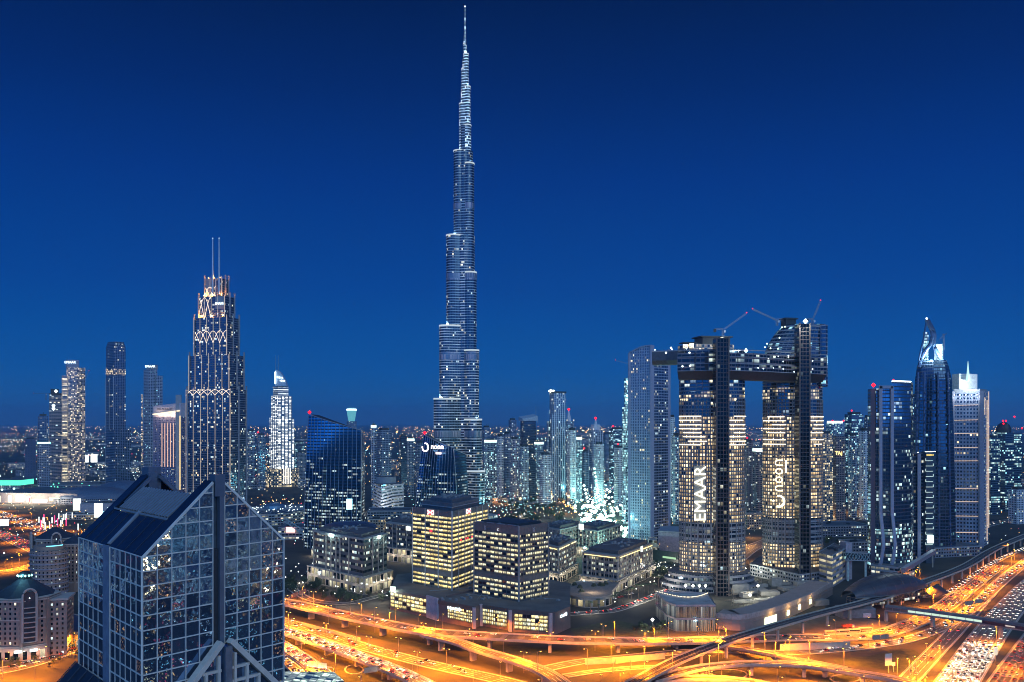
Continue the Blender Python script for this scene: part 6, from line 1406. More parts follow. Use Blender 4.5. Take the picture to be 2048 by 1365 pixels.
def flyover(name, label, pts, width, z, mat=ASPH2, lanes=3, pier_step=42, key=None, piers=True, cat='flyover'):
    zs = z if isinstance(z, (list, tuple)) else [z] * len(pts)
    path = spline([G(x, y, q) for (x, y), q in zip(pts, zs)], 4.0); PATHS[key or label] = path; h = width / 2
    mid = path[len(path) // 2]; th = thing(name, label, cat, (mid.x, mid.y, 0))
    b = MB(); b.sweep(path, [(-h - .3, -.25), (h + .3, -.25), (h + .2, -1.0), (h * .55, -2.0), (-h * .55, -2.0), (-h - .2, -1.0)]); b.build('deck', KERB, th)
    b = MB(); b.sweep(path, [(-h, 0), (h, 0), (h, -.24), (-h, -.24)]); b.build('carriageway', mat, th)
    for s in (-1, 1): k = MB(); k.sweep(path, [(s * (h + .22) - .22, -.2), (s * (h + .22) + .22, -.2), (s * (h + .22) + .16, 1.05), (s * (h + .22) - .16, 1.05)]); k.build('parapet', KERB, th)
    m = MB()
    for s in (-1, 1): dashes(m, path, s * (h - .8), .012, .4, solid=True)
    for i in range(1, lanes): dashes(m, path, -h + .8 + (width - 1.6) * i / lanes, .012, .34, 8, 4)
    m.build('lane_marking', PAINT, th)
    if piers:
        acc = pier_step * .5
        for i in range(len(path) - 1):
            acc += (path[i + 1] - path[i]).length
            if acc > pier_step and path[i].z > 3.2:
                acc = 0; p = path[i]; d = path[i + 1] - p; an = math.atan2(d.y, d.x); b = MB()
                b.box(p.x, p.y, 2.2, min(width * .45, 5.5), 0, p.z - 3.0, an); b.prism([(p.x + math.cos(an) * a * 1.3 - math.sin(an) * c * width * .2, p.y + math.sin(an) * a * 1.3 + math.cos(an) * c * width * .2) for a, c in ((-1, -1), (1, -1), (1, 1), (-1, 1))], p.z - 3.0, p.z - 1.9,
                    top_poly=[(p.x + math.cos(an) * a * 1.3 - math.sin(an) * c * width * .36, p.y + math.sin(an) * a * 1.3 + math.cos(an) * c * width * .36) for a, c in ((-1, -1), (1, -1), (1, 1), (-1, 1))]); b.build('pier', KERB, th)
    return th
def streets():
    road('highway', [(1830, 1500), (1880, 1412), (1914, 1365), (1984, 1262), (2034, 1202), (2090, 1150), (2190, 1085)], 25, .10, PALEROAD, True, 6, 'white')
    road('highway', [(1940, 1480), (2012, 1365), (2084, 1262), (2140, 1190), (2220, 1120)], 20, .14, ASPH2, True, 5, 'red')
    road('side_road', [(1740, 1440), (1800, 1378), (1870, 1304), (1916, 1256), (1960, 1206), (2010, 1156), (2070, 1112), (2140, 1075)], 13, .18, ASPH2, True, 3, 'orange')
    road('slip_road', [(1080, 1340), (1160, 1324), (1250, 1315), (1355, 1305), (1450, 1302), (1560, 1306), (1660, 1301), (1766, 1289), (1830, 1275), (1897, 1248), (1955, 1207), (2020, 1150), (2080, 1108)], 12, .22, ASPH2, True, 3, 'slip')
    road('frontage_road', [(1836, 1195), (1890, 1187), (1930, 1165), (1953, 1147), (1985, 1127), (2012, 1113), (2060, 1092)], 8, .26, ASPH, True, 2, 'front')
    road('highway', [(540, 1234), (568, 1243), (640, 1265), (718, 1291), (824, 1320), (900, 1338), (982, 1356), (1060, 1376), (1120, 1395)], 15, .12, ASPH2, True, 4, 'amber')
    road('loop_road', [(1130, 1352), (1200, 1342), (1300, 1335), (1380, 1342), (1430, 1356), (1440, 1372)], 8, .30, ASPH2, True, 2, 'loop')
    road('street', [(1030, 1222), (1090, 1231), (1150, 1228), (1190, 1225), (1233, 1220), (1306, 1194), (1350, 1176), (1400, 1158)], 11, .1, ASPH, True, 3, 'street')
    road('street', [(575, 1172), (620, 1199), (690, 1207), (740, 1197), (800, 1181), (850, 1168)], 9, .1, ASPH, True, 2, 'street2')
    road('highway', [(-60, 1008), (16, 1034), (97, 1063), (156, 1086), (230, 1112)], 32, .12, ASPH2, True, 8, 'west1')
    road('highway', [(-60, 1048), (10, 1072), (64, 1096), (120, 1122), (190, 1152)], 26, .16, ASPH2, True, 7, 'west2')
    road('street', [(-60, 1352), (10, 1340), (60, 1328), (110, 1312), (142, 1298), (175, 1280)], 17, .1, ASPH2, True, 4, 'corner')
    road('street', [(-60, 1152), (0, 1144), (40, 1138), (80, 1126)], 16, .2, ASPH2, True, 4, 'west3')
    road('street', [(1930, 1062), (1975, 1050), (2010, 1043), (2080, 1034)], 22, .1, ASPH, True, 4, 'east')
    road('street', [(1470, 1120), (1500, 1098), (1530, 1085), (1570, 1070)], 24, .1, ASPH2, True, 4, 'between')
    road('street', [(-40, 935), (40, 925), (70, 938), (20, 962), (-40, 968)], 40, .3, ASPH2, False, 4, 'far_loop')
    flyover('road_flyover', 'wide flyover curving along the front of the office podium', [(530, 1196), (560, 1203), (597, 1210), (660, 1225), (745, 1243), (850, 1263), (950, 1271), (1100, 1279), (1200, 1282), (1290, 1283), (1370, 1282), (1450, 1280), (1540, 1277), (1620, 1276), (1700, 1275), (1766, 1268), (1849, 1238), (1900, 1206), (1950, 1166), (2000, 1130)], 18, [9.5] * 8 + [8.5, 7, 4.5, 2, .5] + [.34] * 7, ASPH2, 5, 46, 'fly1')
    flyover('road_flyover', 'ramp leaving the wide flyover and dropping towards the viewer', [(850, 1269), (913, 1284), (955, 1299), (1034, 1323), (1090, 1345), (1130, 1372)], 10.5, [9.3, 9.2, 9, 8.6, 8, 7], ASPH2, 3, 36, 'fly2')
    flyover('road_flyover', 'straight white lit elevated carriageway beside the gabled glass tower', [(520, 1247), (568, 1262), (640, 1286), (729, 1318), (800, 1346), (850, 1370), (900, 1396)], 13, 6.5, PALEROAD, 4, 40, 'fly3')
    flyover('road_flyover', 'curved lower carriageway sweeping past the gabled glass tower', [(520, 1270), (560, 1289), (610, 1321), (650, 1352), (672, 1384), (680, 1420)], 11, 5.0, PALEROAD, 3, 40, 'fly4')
    flyover('road_flyover', 'innermost curved carriageway nearest the gabled glass tower', [(520, 1296), (556, 1313), (590, 1337), (616, 1370), (622, 1410)], 9, 4.6, ASPH2, 3, 40, 'fly5')
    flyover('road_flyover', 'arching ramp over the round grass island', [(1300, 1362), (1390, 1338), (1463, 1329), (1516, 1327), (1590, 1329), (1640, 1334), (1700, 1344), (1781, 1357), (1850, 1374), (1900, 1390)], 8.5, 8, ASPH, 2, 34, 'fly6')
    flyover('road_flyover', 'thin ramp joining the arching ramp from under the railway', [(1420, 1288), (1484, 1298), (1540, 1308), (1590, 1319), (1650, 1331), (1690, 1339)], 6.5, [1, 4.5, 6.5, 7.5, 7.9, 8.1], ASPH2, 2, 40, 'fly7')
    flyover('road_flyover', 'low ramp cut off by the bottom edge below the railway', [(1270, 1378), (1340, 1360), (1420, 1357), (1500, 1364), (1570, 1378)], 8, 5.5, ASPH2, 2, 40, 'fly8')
    # lawns, islands and dusty verges between the roads
    gr = plain('dry_grass', (.05, .055, .022), .95, 0, .4, .2); du = plain('dust', (.22, .155, .095), .95, 0, .25, .08)
    for k, (P, m_) in enumerate((([(1668, 1318), (1740, 1312), (1800, 1298), (1830, 1300), (1848, 1318), (1800, 1346), (1740, 1336), (1668, 1326)], gr), ([(1453 + 40 * math.cos(a), 1350 + 10 * math.sin(a)) for a in [k * .45 for k in range(14)]], gr), ([(1650, 1352), (1700, 1350), (1720, 1362), (1640, 1372)], gr),
                ([(700, 1256), (790, 1272), (900, 1300), (880, 1306), (760, 1280)], gr), ([(660, 1330), (720, 1340), (780, 1365), (690, 1372), (650, 1350)], gr), ([(960, 1290), (1120, 1296), (1140, 1312), (1020, 1310)], gr), ([(1170, 1296), (1340, 1296), (1330, 1310), (1180, 1312)], gr),
                ([(1500, 1232), (1700, 1232), (1780, 1245), (1760, 1262), (1540, 1272)], du), ([(1140, 1258), (1230, 1240), (1330, 1262), (1340, 1272), (1150, 1272)], gr))):
        b = MB(); b.face([G(x, y, .03 + .004 * k) for x, y in P][::-1]); tag(b.build('lawn' if m_ is gr else 'apron', m_), kind='structure')
    for cx_, cy_, rx, ry in ((1453, 1350, 41, 10.5), (1690, 1358, 30, 8), (708, 1340, 18, 9)):
        b = MB(); ps = [G(cx_ + rx * math.cos(a), cy_ + ry * math.sin(a), .1) for a in [k * 2 * PI / 24 for k in range(25)]]; b.sweep(ps, [(-.5, 0), (.5, 0), (.5, .35), (-.5, .35)]); tag(b.build('kerb', KERB), kind='structure')
    # retaining walls under the slip roads
    for i, (pts, h, lab) in enumerate(([((1560, 1302), (1640, 1299), (1700, 1296)), 5, 'long concrete retaining wall below the apron beside the railway'], [((1170, 1330), (1240, 1326), (1330, 1318)), 4, 'short concrete retaining wall between the slip road and the loop road'], [((600, 1250), (660, 1266), (720, 1282)), 2.5, 'low concrete barrier wall along the amber highway'])):
        pa = spline([G(x, y, 0) for x, y in pts], 6); b = MB(); b.sweep(pa, [(-.4, 0), (.4, 0), (.4, h), (-.4, h)]); tag(b.build('retaining_wall', KERB), lab, 'wall')
streets()

def railway():
    pts = [(1230, 1388), (1272, 1365), (1343, 1327), (1392, 1306), (1470, 1277), (1538, 1256), (1600, 1238), (1660, 1222), (1720, 1207), (1780, 1190), (1836, 1169), (1928, 1134), (1988, 1099), (2048, 1073), (2110, 1050)]
    path = spline([G(x, y, 12) for x, y in pts], 4); PATHS['rail'] = path; mid = path[len(path) // 2]
    th = thing('metro_viaduct', 'curving elevated railway on single round piers, dark trackbed', 'viaduct', (mid.x, mid.y, 0)); h = 5.2
    b = MB(); b.sweep(path, [(-h, -.3), (h, -.3), (h, -.9), (h * .35, -2.4), (-h * .35, -2.4), (-h, -.9)]); b.build('deck', KERB, th)
    for s in (-1, 1): b = MB(); b.sweep(path, [(s * h - .18, -.4), (s * h + .18, -.4), (s * h + .18, .9), (s * h - .18, .9)]); b.build('parapet', KERB, th)
    b = MB(); b.sweep(path, [(-h + .2, -.29), (h - .2, -.29)], closed=False); b.build('trackbed', plain('trackbed', (.035, .03, .033), .9), th)
    for o in (-3.2, -1.7, 1.7, 3.2): b = MB(); b.sweep(path, [(o - .1, -.28), (o + .1, -.28), (o + .1, -.05), (o - .1, -.05)]); b.build('rail', plain('rail_steel', (.2, .16, .16), .35, .7), th)
    for o in (-.3, .3): b = MB(); b.sweep(path, [(o - .08, -.28), (o + .08, -.28), (o + .08, .2), (o - .08, .2)]); b.build('walkway_edge', plain('walk_grey', (.2, .19, .19), .8), th)
    acc = 20
    for i in range(len(path) - 1):
        acc += (path[i + 1] - path[i]).length
        if acc > 34:
            acc = 0; p = path[i]; b = MB(); b.lathe((p.x, p.y), [(1.25, 0), (1.15, 8.2), (2.6, 9.6)], 12); b.build('pier', KERB, th)
    # station: a long bronze shell over the tracks
    A, B = G(1697, 1199, 11), G(1840, 1174, 11); d = (B - A); L = d.length; d.normalize(); s = Vector((d.y, -d.x, 0)); mid = (A + B) / 2
    st = thing('metro_station', 'bronze shell-shaped railway station with glazed ends', 'station', (mid.x, mid.y, 0)); n, k = 26, 14
    bz = plain('bronze_shell', (.12, .10, .10), .38, .55, .15, .15)
    b = MB(); R = []
    for i in range(n + 1):
        t = i / n; w = 5 + 12.5 * math.sin(PI * min(1, t * .93 + .04)) ** .8; hh = 2.5 + 14 * math.sin(PI * min(1, t * .9 + .06)) ** .9; R.append([])
        for j in range(k + 1):
            q = PI * j / k; R[-1].append(A + d * (L * t) + s * (w * math.cos(q)) + Vector((0, 0, 2.0 + hh * math.sin(q) ** .85)))
    for i in range(n):
        for j in range(k): b.face([R[i][j], R[i + 1][j], R[i + 1][j + 1], R[i][j + 1]])
    b.build('shell', bz, st)
    b = MB()
    for i in range(2, n - 1, 3): b.tube([p + Vector((0, 0, .15)) for p in R[i]], .16, 4)
    b.build('shell_seams', plain('bronze_seam', (.2, .15, .13), .4, .6), st)
    for j, nm in ((0, 1), (k, -1)):
        b = MB(); b.tube([R[i][j] for i in range(n + 1)], .5, 5); b.build('shell_rim', plain('rim_bronze', (.3, .24, .2), .4, .5), st)
    gl = facade('station_glass', bw=4, fh=3, mx=.1, lo=.1, hi=.1, wall=(.1, .09, .09), glass=(.03, .03, .04), frac=.45, coh=.2, cA=(.8, .95, 1), cB=CREAM, st=1.2)
    b = MB(); P = [A + d * 6 + s * 7, A + d * (L - 8) + s * 11, A + d * (L - 8) - s * 11, A + d * 6 - s * 7]; b.prism([(p.x, p.y) for p in P], 3.5, 12.5, 0, 1, True); b.build('concourse', [gl, DARKM], st)
    for f in (.12, .35, .6, .85):
        for e in (-1, 1): p = A + d * (L * f) + s * (e * 8); b = MB(); b.box(p.x, p.y, 2, 2, 0, 4, .5); b.build('pier', KERB, st)
    b = MB(); p0 = A + d * (L - 14) + s * 13
    b.face([p0, p0 + d * 22 + Vector((0, 0, 4)), p0 + d * 26 + s * 9 + Vector((0, 0, -3)), p0 + s * 10 + Vector((0, 0, -6))]); q = [v - Vector((0, 0, .6)) for v in (p0, p0 + d * 22 + Vector((0, 0, 4)), p0 + d * 26 + s * 9 + Vector((0, 0, -3)), p0 + s * 10 + Vector((0, 0, -6)))]; b.face(q[::-1]); b.build('wing_canopy', bz, st)
    b = MB(); p = G(1718, 1238, 0); b.prism([(p.x - 14, p.y), (p.x + 16, p.y + 4), (p.x + 12, p.y + 18), (p.x - 16, p.y + 14)], 0, [7, 8, 10, 9]); b.build('entrance_block', plain('entrance_taupe', (.3, .24, .22), .7), st)
    c = G(1733, 1231, 5); b = MB(); b.box(c.x, c.y - 1.2, 7, .4, 3.5, 7, .13); b.build('poster_panel', plain('poster_pink', (.6, .5, .48), .6), st)
    lamp('station_light', (mid.x - 30, mid.y - 24, 9), 6000, (.8, .95, 1), 1, st)
    # enclosed footbridge across the highway
    fp = spline([G(1772, 1222, 9), G(1850, 1232, 9), G(1950, 1246, 9), G(2048, 1262, 9), G(2110, 1272, 9)], 6); mid = fp[len(fp) // 2]
    fb = thing('footbridge', 'long enclosed footbridge with lit window strip crossing above the highway', 'footbridge', (mid.x, mid.y, 0))
    b = MB(); b.sweep(fp, [(-2.6, 0), (2.6, 0), (2.6, 1.2), (-2.6, 1.2)]); b.build('floor_beam', plain('bridge_taupe', (.28, .22, .2), .6), fb)
    b = MB(); b.sweep(fp, [(-2.9, 3.6), (2.9, 3.6), (2.2, 5.2), (-2.2, 5.2)]); b.build('roof', plain('bridge_roof', (.2, .15, .14), .5, .3), fb)
    b = MB(); b.sweep(fp, [(-2.3, 1.2), (2.3, 1.2), (2.3, 3.6), (-2.3, 3.6)]); b.build('side_glazing', facade('bridge_strip', bw=1.3, fh=60, mx=.0, lo=-.1, hi=-.1, wall=(.1, .1, .1), glass=(.1, .1, .1), frac=.0, coh=0, coat=0), fb)
    for i, pth in enumerate((fp[3:22], fp[24:44])):
        for e in (-1, 1): b = MB(); b.sweep(pth, [(e * 2.34, 1.5), (e * 2.34, 3.3)], closed=False); b.build('lit_strip', glow('strip_mint', (.75, 1, .8), .9), fb)
    b = MB()
    for i in range(0, len(fp) - 1, 1): p = fp[i]; dd = (fp[i + 1] - p).normalized(); r = Vector((dd.y, -dd.x, 0)); [b.bar(p + r * (e * 2.5) + Vector((0, 0, 1.2)), p + r * (e * 2.5) + Vector((0, 0, 3.7)), .22, .22) for e in (-1, 1)]
    b.build('mullions', plain('bridge_taupe', (.28, .22, .2)), fb)
    for f in (.02, .33, .74): p = fp[int(f * (len(fp) - 1))]; b = MB(); b.box(p.x, p.y, 2.4, 2.4, 0, 9, .3); b.build('pier', KERB, fb)
    b = MB(); p = fp[-9]; q = fp[-3]; r = Vector((q.y - p.y, -(q.x - p.x), 0)).normalized() * 2.75; b.bar(p + r + Vector((0, 0, 2.3)), q + r + Vector((0, 0, 2.3)), .2, 2.4); sgn = b.build('name_board', plain('board_maroon', (.05, .02, .03), .5), fb)
    strokes((p * .45 + q * .55) + r * 1.08 + Vector((0, 0, 2.3)), q - p, 7, 1.3, 9, glow('board_white', (1, .9, .8), 1.0), sgn, 5)
railway()

# ------------------------------------------------------------------ street lamps
SOD = (1.0, .265, .004)
LAMP_W = 98000; LH = 14.0
def make_lamp(name, twin, label, group):
    th = thing(name, label, 'street lamp', (0, 0, 0), group); M = plain('lamp_pole', (.3, .26, .2), .5, .4)
    b = MB(); b.tube([(0, 0, 0), (0, 0, LH)], [.2, .12], 6); b.build('pole', M, th)
    for s in ((-1, 1) if twin else (1,)):
        b = MB(); b.tube([(0, 0, LH - .4), (s * .9, 0, LH + .3), (s * 2.0, 0, LH + .4)], .09, 4); b.build('arm', M, th)
        b = MB(); b.box(s * 2.3, 0, 1.5, .8, LH + .05, LH + .45); b.build('lamp_head', DARKM, th)
        b = MB(); b.octa((s * 2.3, 0, LH), .75, 0, .35); b.build('lamp_glass', glow('sodium', (1.0, .5, .09), 9), th)
        lamp('lamp_light', (s * 2.2, 0, LH - .6), LAMP_W * (.62 if twin else 1), SOD, .5, th, 'SPOT', (0, 0, 0), math.radians(160), .5)
    return th
def lamps():
    def zz(v): return [(560 + x / 3.793, 1160 + y / 3.793) for x, y in v]
    def za(v): return [(1160 + x / 4.096, 1050 + y / 4.096) for x, y in v]
    def zb(v): return [(1660 + x / 5.28, 1180 + y / 5.28) for x, y in v]
    def zc(v): return [(1740 + x / 6.65, 1030 + y / 6.65) for x, y in v]
    twin_hi = zz([(75, 120), (370, 195), (720, 262), (1465, 425), (255, 90)]) + [(1100, 1264), (1190, 1262), (1290, 1262)]
    twin_lo = zz([(65, 245), (350, 330), (675, 430), (900, 440), (1040, 545), (1265, 522), (1465, 685), (1850, 548), (165, 400), (1090, 330)])
    one = zz([(580, 355), (1670, 630), (420, 548), (190, 595), (620, 740), (535, 155), (170, 45), (620, 180), (875, 215), (830, 245), (1235, 255), (1655, 290), (1970, 765)]) + \
        za([(285, 790), (725, 790), (1145, 780), (1200, 850), (970, 835), (190, 830), (60, 1015), (410, 1050), (525, 990), (255, 980), (1170, 935), (1520, 945), (1680, 935), (1720, 905), (1160, 1150), (1040, 1165), (180, 1235), (1625, 1245), (1615, 1165), (608, 840)]) + \
        zb([(60, 325), (20, 380), (455, 355), (410, 295), (520, 260), (705, 245), (810, 300), (1150, 455), (1020, 575), (145, 575), (870, 705), (915, 745), (1760, 385), (1255, 128), (1400, 42), (1090, 40), (940, 125), (40, 850)]) + \
        zc([(1230, 1050), (1380, 945), (1525, 850), (1655, 770), (1720, 595), (1570, 670), (840, 1050), (830, 950), (1185, 880), (1880, 535), (2025, 478), (1780, 555), (665, 700), (610, 725), (1300, 805), (1830, 385), (1925, 460)]) + \
        [(1905, 1330), (1850, 1352), (1880, 1290), (2000, 1330), (2035, 1300), (1795, 1315), (1570, 1290), (1330, 1300), (1500, 1340), (1720, 1352), (1420, 1345), (1610, 1316), (1240, 1345)]
    west = [(10, 1119), (24, 1116), (38, 1104), (5, 1318), (96, 1294), (4, 1262), (-4, 1345), (70, 1322)]
    tp = make_lamp('twin_street_lamp', True, 'twin-headed sodium street lamp standing on a flyover', 'twin-headed lamps along the flyovers')
    sp = make_lamp('street_lamp', False, 'single-headed sodium street lamp beside the interchange roads', 'single-headed lamps of the interchange')
    used = [0, 0]
    def put(proto, i, p, zbase, rz, label=None, group=None):
        loc = (p.x, p.y, zbase)
        if not used[i]: proto.location = loc; proto.rotation_euler = (0, 0, rz); used[i] = 1
        else: dup(proto, loc, rz, label, group)
    for x, y in twin_hi: put(tp, 0, G(x, y, 9.5 + LH), 9.5, -.35)
    for x, y in twin_lo: put(tp, 0, G(x, y, 1 + LH), 1, -.6, 'twin-headed sodium street lamp beside the lower carriageways', 'twin-headed lamps of the lower carriageways')
    for x, y in one: put(sp, 1, G(x, y, LH), 0, (x * 7 + y) % 6.2)
    for x, y in west: put(sp, 1, G(x, y, LH), 0, (x * 5) % 6.2, 'single sodium street lamp along the road beside the ornate blocks', 'lamps by the ornate blocks')
    for key, off, st in (('west1', 17, 26), ('west1', -17, 26), ('west2', 14, 24), ('corner', 9.5, 14), ('west3', -9, 14)):
        pa = PATHS[key]
        for i in range(3, len(pa) - 2, st):
            d = pa[i + 1] - pa[i]; r_ = Vector((d.y, -d.x, 0)).normalized(); q = pa[i] + r_ * off
            dup(sp, q, math.atan2(-r_.y * off, -r_.x * off), 'sodium street lamp along the western roads beyond the gabled tower', 'lamps of the western roads')
    # extra lamps added on the outer parapets to brighten the ramps
    for key, n0, off, step, lab in (('fly1', 6, 9.4, 11, 'extra lamp added on the outer parapet of the wide flyover'), ('fly2', 4, 5.6, 9, 'extra lamp added on the parapet of the dropping ramp'), ('fly6', 6, -4.6, 9, 'extra lamp added on the parapet of the arching ramp'), ('fly3', 5, 6.9, 10, 'extra lamp added on the parapet of the white lit carriageway'), ('fly4', 4, 5.9, 10, 'extra lamp added on the parapet of the curved lower carriageway'), ('fly8', 3, -4.4, 10, 'extra lamp added on the parapet of the cut-off low ramp'), ('fly7', 3, -3.6, 9, 'extra lamp added on the thin joining ramp')):
        pa = PATHS[key]
        for i in range(n0, len(pa) - 2, step):
            d = pa[i + 1] - pa[i]; r_ = Vector((d.y, -d.x, 0)).normalized(); q = pa[i] + r_ * off
            if q.z > 2: dup(sp, q, math.atan2(-r_.y * off, -r_.x * off), lab, 'added lamps on ' + key.replace('fly', 'flyover '))
lamps()

# ------------------------------------------------------------------ vehicles, at rest
HEAD = glow('headlight_glow', (1, .93, .78), 5); TAIL = glow('taillight_glow', (1, .04, .03), 7)
CGL = plain('car_glass', (.02, .022, .025), .1)
def car_mesh(paint, lights=True, kind=0):
    b = MB(); L, Wd = (4.6, 1.85) if kind == 0 else (4.8, 1.95); zr = 1.45 if kind == 0 else 1.8; x = L / 2
    prof = [(-x, .4), (-x, .85), (-x * .55, .95), (-x * .35 if kind == 0 else -x * .85, zr - .02), (x * .12, zr), (x * .45, .95), (x * .92, .78), (x, .6), (x, .38)]
    w = Wd / 2
    for i in range(len(prof)):
        (x0, z0), (x1, z1) = prof[i], prof[(i + 1) % len(prof)]; gls = (i in (2, 4)); tw0 = w - (.22 if z0 > 1 else 0); tw1 = w - (.22 if z1 > 1 else 0)
        b.face([(x0, -tw0, z0), (x0, tw0, z0), (x1, tw1, z1), (x1, -tw1, z1)], 1 if gls else 0)
    for s in (-1, 1):
        b.face([(p[0], s * (w - (.22 if p[1] > 1 else 0)), p[1]) for p in prof], 0)
        b.face([(-x * .45, s * (w - .06), 1.0), (x * .36, s * (w - .06), 1.0), (x * .1, s * (w - .14), zr - .12), (-x * .34, s * (w - .14), zr - .12)], 1)
        for wx in (-x * .62, x * .62):
            ring = [(wx + .33 * math.cos(k * PI / 5), s * (w + .01), .33 + .33 * math.sin(k * PI / 5)) for k in range(10)]; b.face(ring, 4); b.face([(p[0], s * (w - .2), p[2]) for p in ring], 4)
        b.box(x - .02, s * .62, .16, .5, .58, .78, 0, 2 if lights else 1); b.box(-x + .02, s * .66, .14, .42, .68, .86, 0, 3 if lights else 1)
    return b
def make_cars():
    ty = plain('tyre', (.015, .015, .015), .9); P = [plain('paint_' + n, c, .3, .1, .04) for n, c in (('white', (.7, .7, .7)), ('silver', (.4, .41, .43)), ('black', (.02, .02, .025)), ('red', (.3, .03, .03)), ('sand', (.4, .34, .26)))]
    return [car_mesh(p, True, i % 2).build('car', [p, CGL, HEAD, TAIL, ty]) for i, p in enumerate(P)], [car_mesh(p, False, i % 2).build('parked_car', [p, CGL, HEAD, TAIL, ty]) for i, p in enumerate(P)]
def low_car(k):
    b = MB(); b.box(0, 0, 4.6, 1.85, .35, .95, 0, k); b.box(-.3, 0, 2.5, 1.6, .95, 1.45, 0, 7)
    for s in (-1, 1): b.box(2.3, s * .6, .2, .55, .55, .85, 0, 5); b.box(-2.3, s * .64, .2, .5, .6, .9, 0, 6)
    return [([b.v[i] for i in f], m) for f, m in zip(b.f, b.m)]
CARLOW = [low_car(k) for k in range(5)]
def traffic():
    moving, parked = make_cars(); used = set(); queue = []
    def place(protos, k, loc, rz, label, group, beam=0):
        p = protos[k]
        if p.name not in used: used.add(p.name); o = p
        else: o = p.copy(); COL.objects.link(o)
        o.location = loc; o.rotation_euler = (0, 0, rz); o['label'] = label; o['category'] = 'car'; o['group'] = group; ORI[o] = Vector((0, 0, 0))
        if beam: lamp('headlight_beam', (2.6, 0, .9), beam, (1, .86, .64), .25, o, 'SPOT', (0, math.radians(-79), 0), math.radians(95), .7)
        return o
    def along(key, offs, step, direction, label, group, beam=0, s0=0.0, s1=1.0, jit=.35, sel=1.0, seed=1):
        path = PATHS[key]; r = random.Random(seed); cum = [0]
        for a, c in zip(path, path[1:]): cum.append(cum[-1] + (c - a).length)
        T = cum[-1]
        for o in offs:
            s = T * s0 + r.random() * step
            while s < T * s1:
                i = max(0, min(len(path) - 2, next((j for j, c in enumerate(cum) if c > s), 1) - 1)); d = (path[i + 1] - path[i]); t = (s - cum[i]) / max(.01, d.length); p = path[i] + d * t; d2 = Vector((d.x, d.y, 0)).normalized(); rr = Vector((d2.y, -d2.x, 0))
                q = p + rr * (o + r.uniform(-.2, .2)); an = math.atan2(d2.y, d2.x) + (0 if direction > 0 else PI)
                px = 1024 + FPX * q.x / q.y; py = HOR + (CAMZ - q.z) / q.y * FPX
                if -10 < px < 2058 and py < 1372 and r.random() < sel: queue.append((q.y, r.randint(0, 4), (q.x, q.y, q.z + .02), an, label, group, beam))
                s += step * (1 + r.uniform(-jit, jit))
    along('white', (-10.2, -6.3, -2.3, 1.7, 5.6, 9.6), 15, -1, 'car with headlights on in the packed pale highway', 'cars on the pale highway', 3000, .12, .8, jit=.5, sel=.86, seed=3)
    along('red', (-7, -3.5, 0, 3.5, 7), 17, 1, 'car showing tail lights on the highway at the edge of the picture', 'cars driving away', 0, 0, .6, seed=4)
    along('fly3', (-4.2, -1.4, 1.4, 4.2), 15, -1, 'car with headlights on the straight elevated carriageway', 'cars on the elevated carriageway', 6500, 0, 1, seed=5)
    along('fly4', (-3, 0, 3), 15, -1, 'car with headlights on the curved lower carriageway', 'cars on the curved carriageway', 6500, 0, 1, seed=6)
    along('fly5', (-2, 1.6), 17, 1, 'car with tail lights on the innermost curved carriageway', 'cars on the innermost carriageway', 0, 0, 1, seed=7)
    along('amber', (-4.5, -1, 2.5), 30, 1, 'car with tail lights on the amber highway below the flyover', 'cars on the amber highway', 0, 0, .8, seed=8)
    along('slip', (-3, 1), 26, -1, 'car with headlights on the long slip road', 'cars on the slip road', 2600, .25, 1, seed=9)
    along('orange', (-3, 2), 42, 1, 'car with tail lights on the striped side road', 'cars on the side road', 0, .1, .8, seed=10)
    along('fly1', (-5, -1.5, 2), 48, 1, 'car on the wide curving flyover', 'cars on the wide flyover', 0, 0, 1, seed=11)
    along('fly1', (5.5,), 30, -1, 'car with headlights on the far lane of the wide flyover', 'oncoming cars on the wide flyover', 2600, .45, 1, seed=21)
    along('front', (-1.5, 1.5), 14, -1, 'car with headlights on the frontage road beside the railway', 'cars on the frontage road', 3200, 0, 1, seed=12)
    along('street', (-3, 0), 15, 1, 'car with tail lights on the street below the stone blocks', 'cars on the tree-lined street', 0, .2, 1, seed=13)
    along('west1', (-12, -8, -4, 2, 6, 10), 34, 1, 'distant car with tail lights on the western highway', 'cars on the western highway', 0, 0, .9, seed=14)
    along('west2', (-9, -5, -1, 4, 8), 30, -1, 'distant car with headlights on the second western highway', 'cars on the second western highway', 0, 0, .8, seed=15)
    along('corner', (-4, 2.5), 13, 1, 'car at the junction before the ornate rose block', 'cars at the western junction', 0, .1, .95, seed=16)
    along('east', (-5, 3), 26, -1, 'distant car on the road behind the peach-outlined tower', 'cars on the eastern road', 0, 0, 1, seed=17)
    queue.sort(key=lambda c: c[0]); mass = MB()
    for Y, k, loc, an, lab, grp, beam in queue[:258]: place(moving, k, loc, an, lab, grp, beam)
    for Y, k, loc, an, lab, grp, beam in queue[258:]:             # the far rest of the traffic
        c, s = math.cos(an), math.sin(an)
        for src in (CARLOW[k],):
            for f, m in src: mass.face([(loc[0] + x * c - y * s, loc[1] + x * s + y * c, loc[2] + z) for x, y, z in f], m)
    tag(mass.build('distant_traffic', [plain('paint_' + n, (0, 0, 0)) for n in ('white', 'silver', 'black', 'red', 'sand')] + [HEAD, TAIL, CGL]), kind='stuff')
    r = random.Random(31)
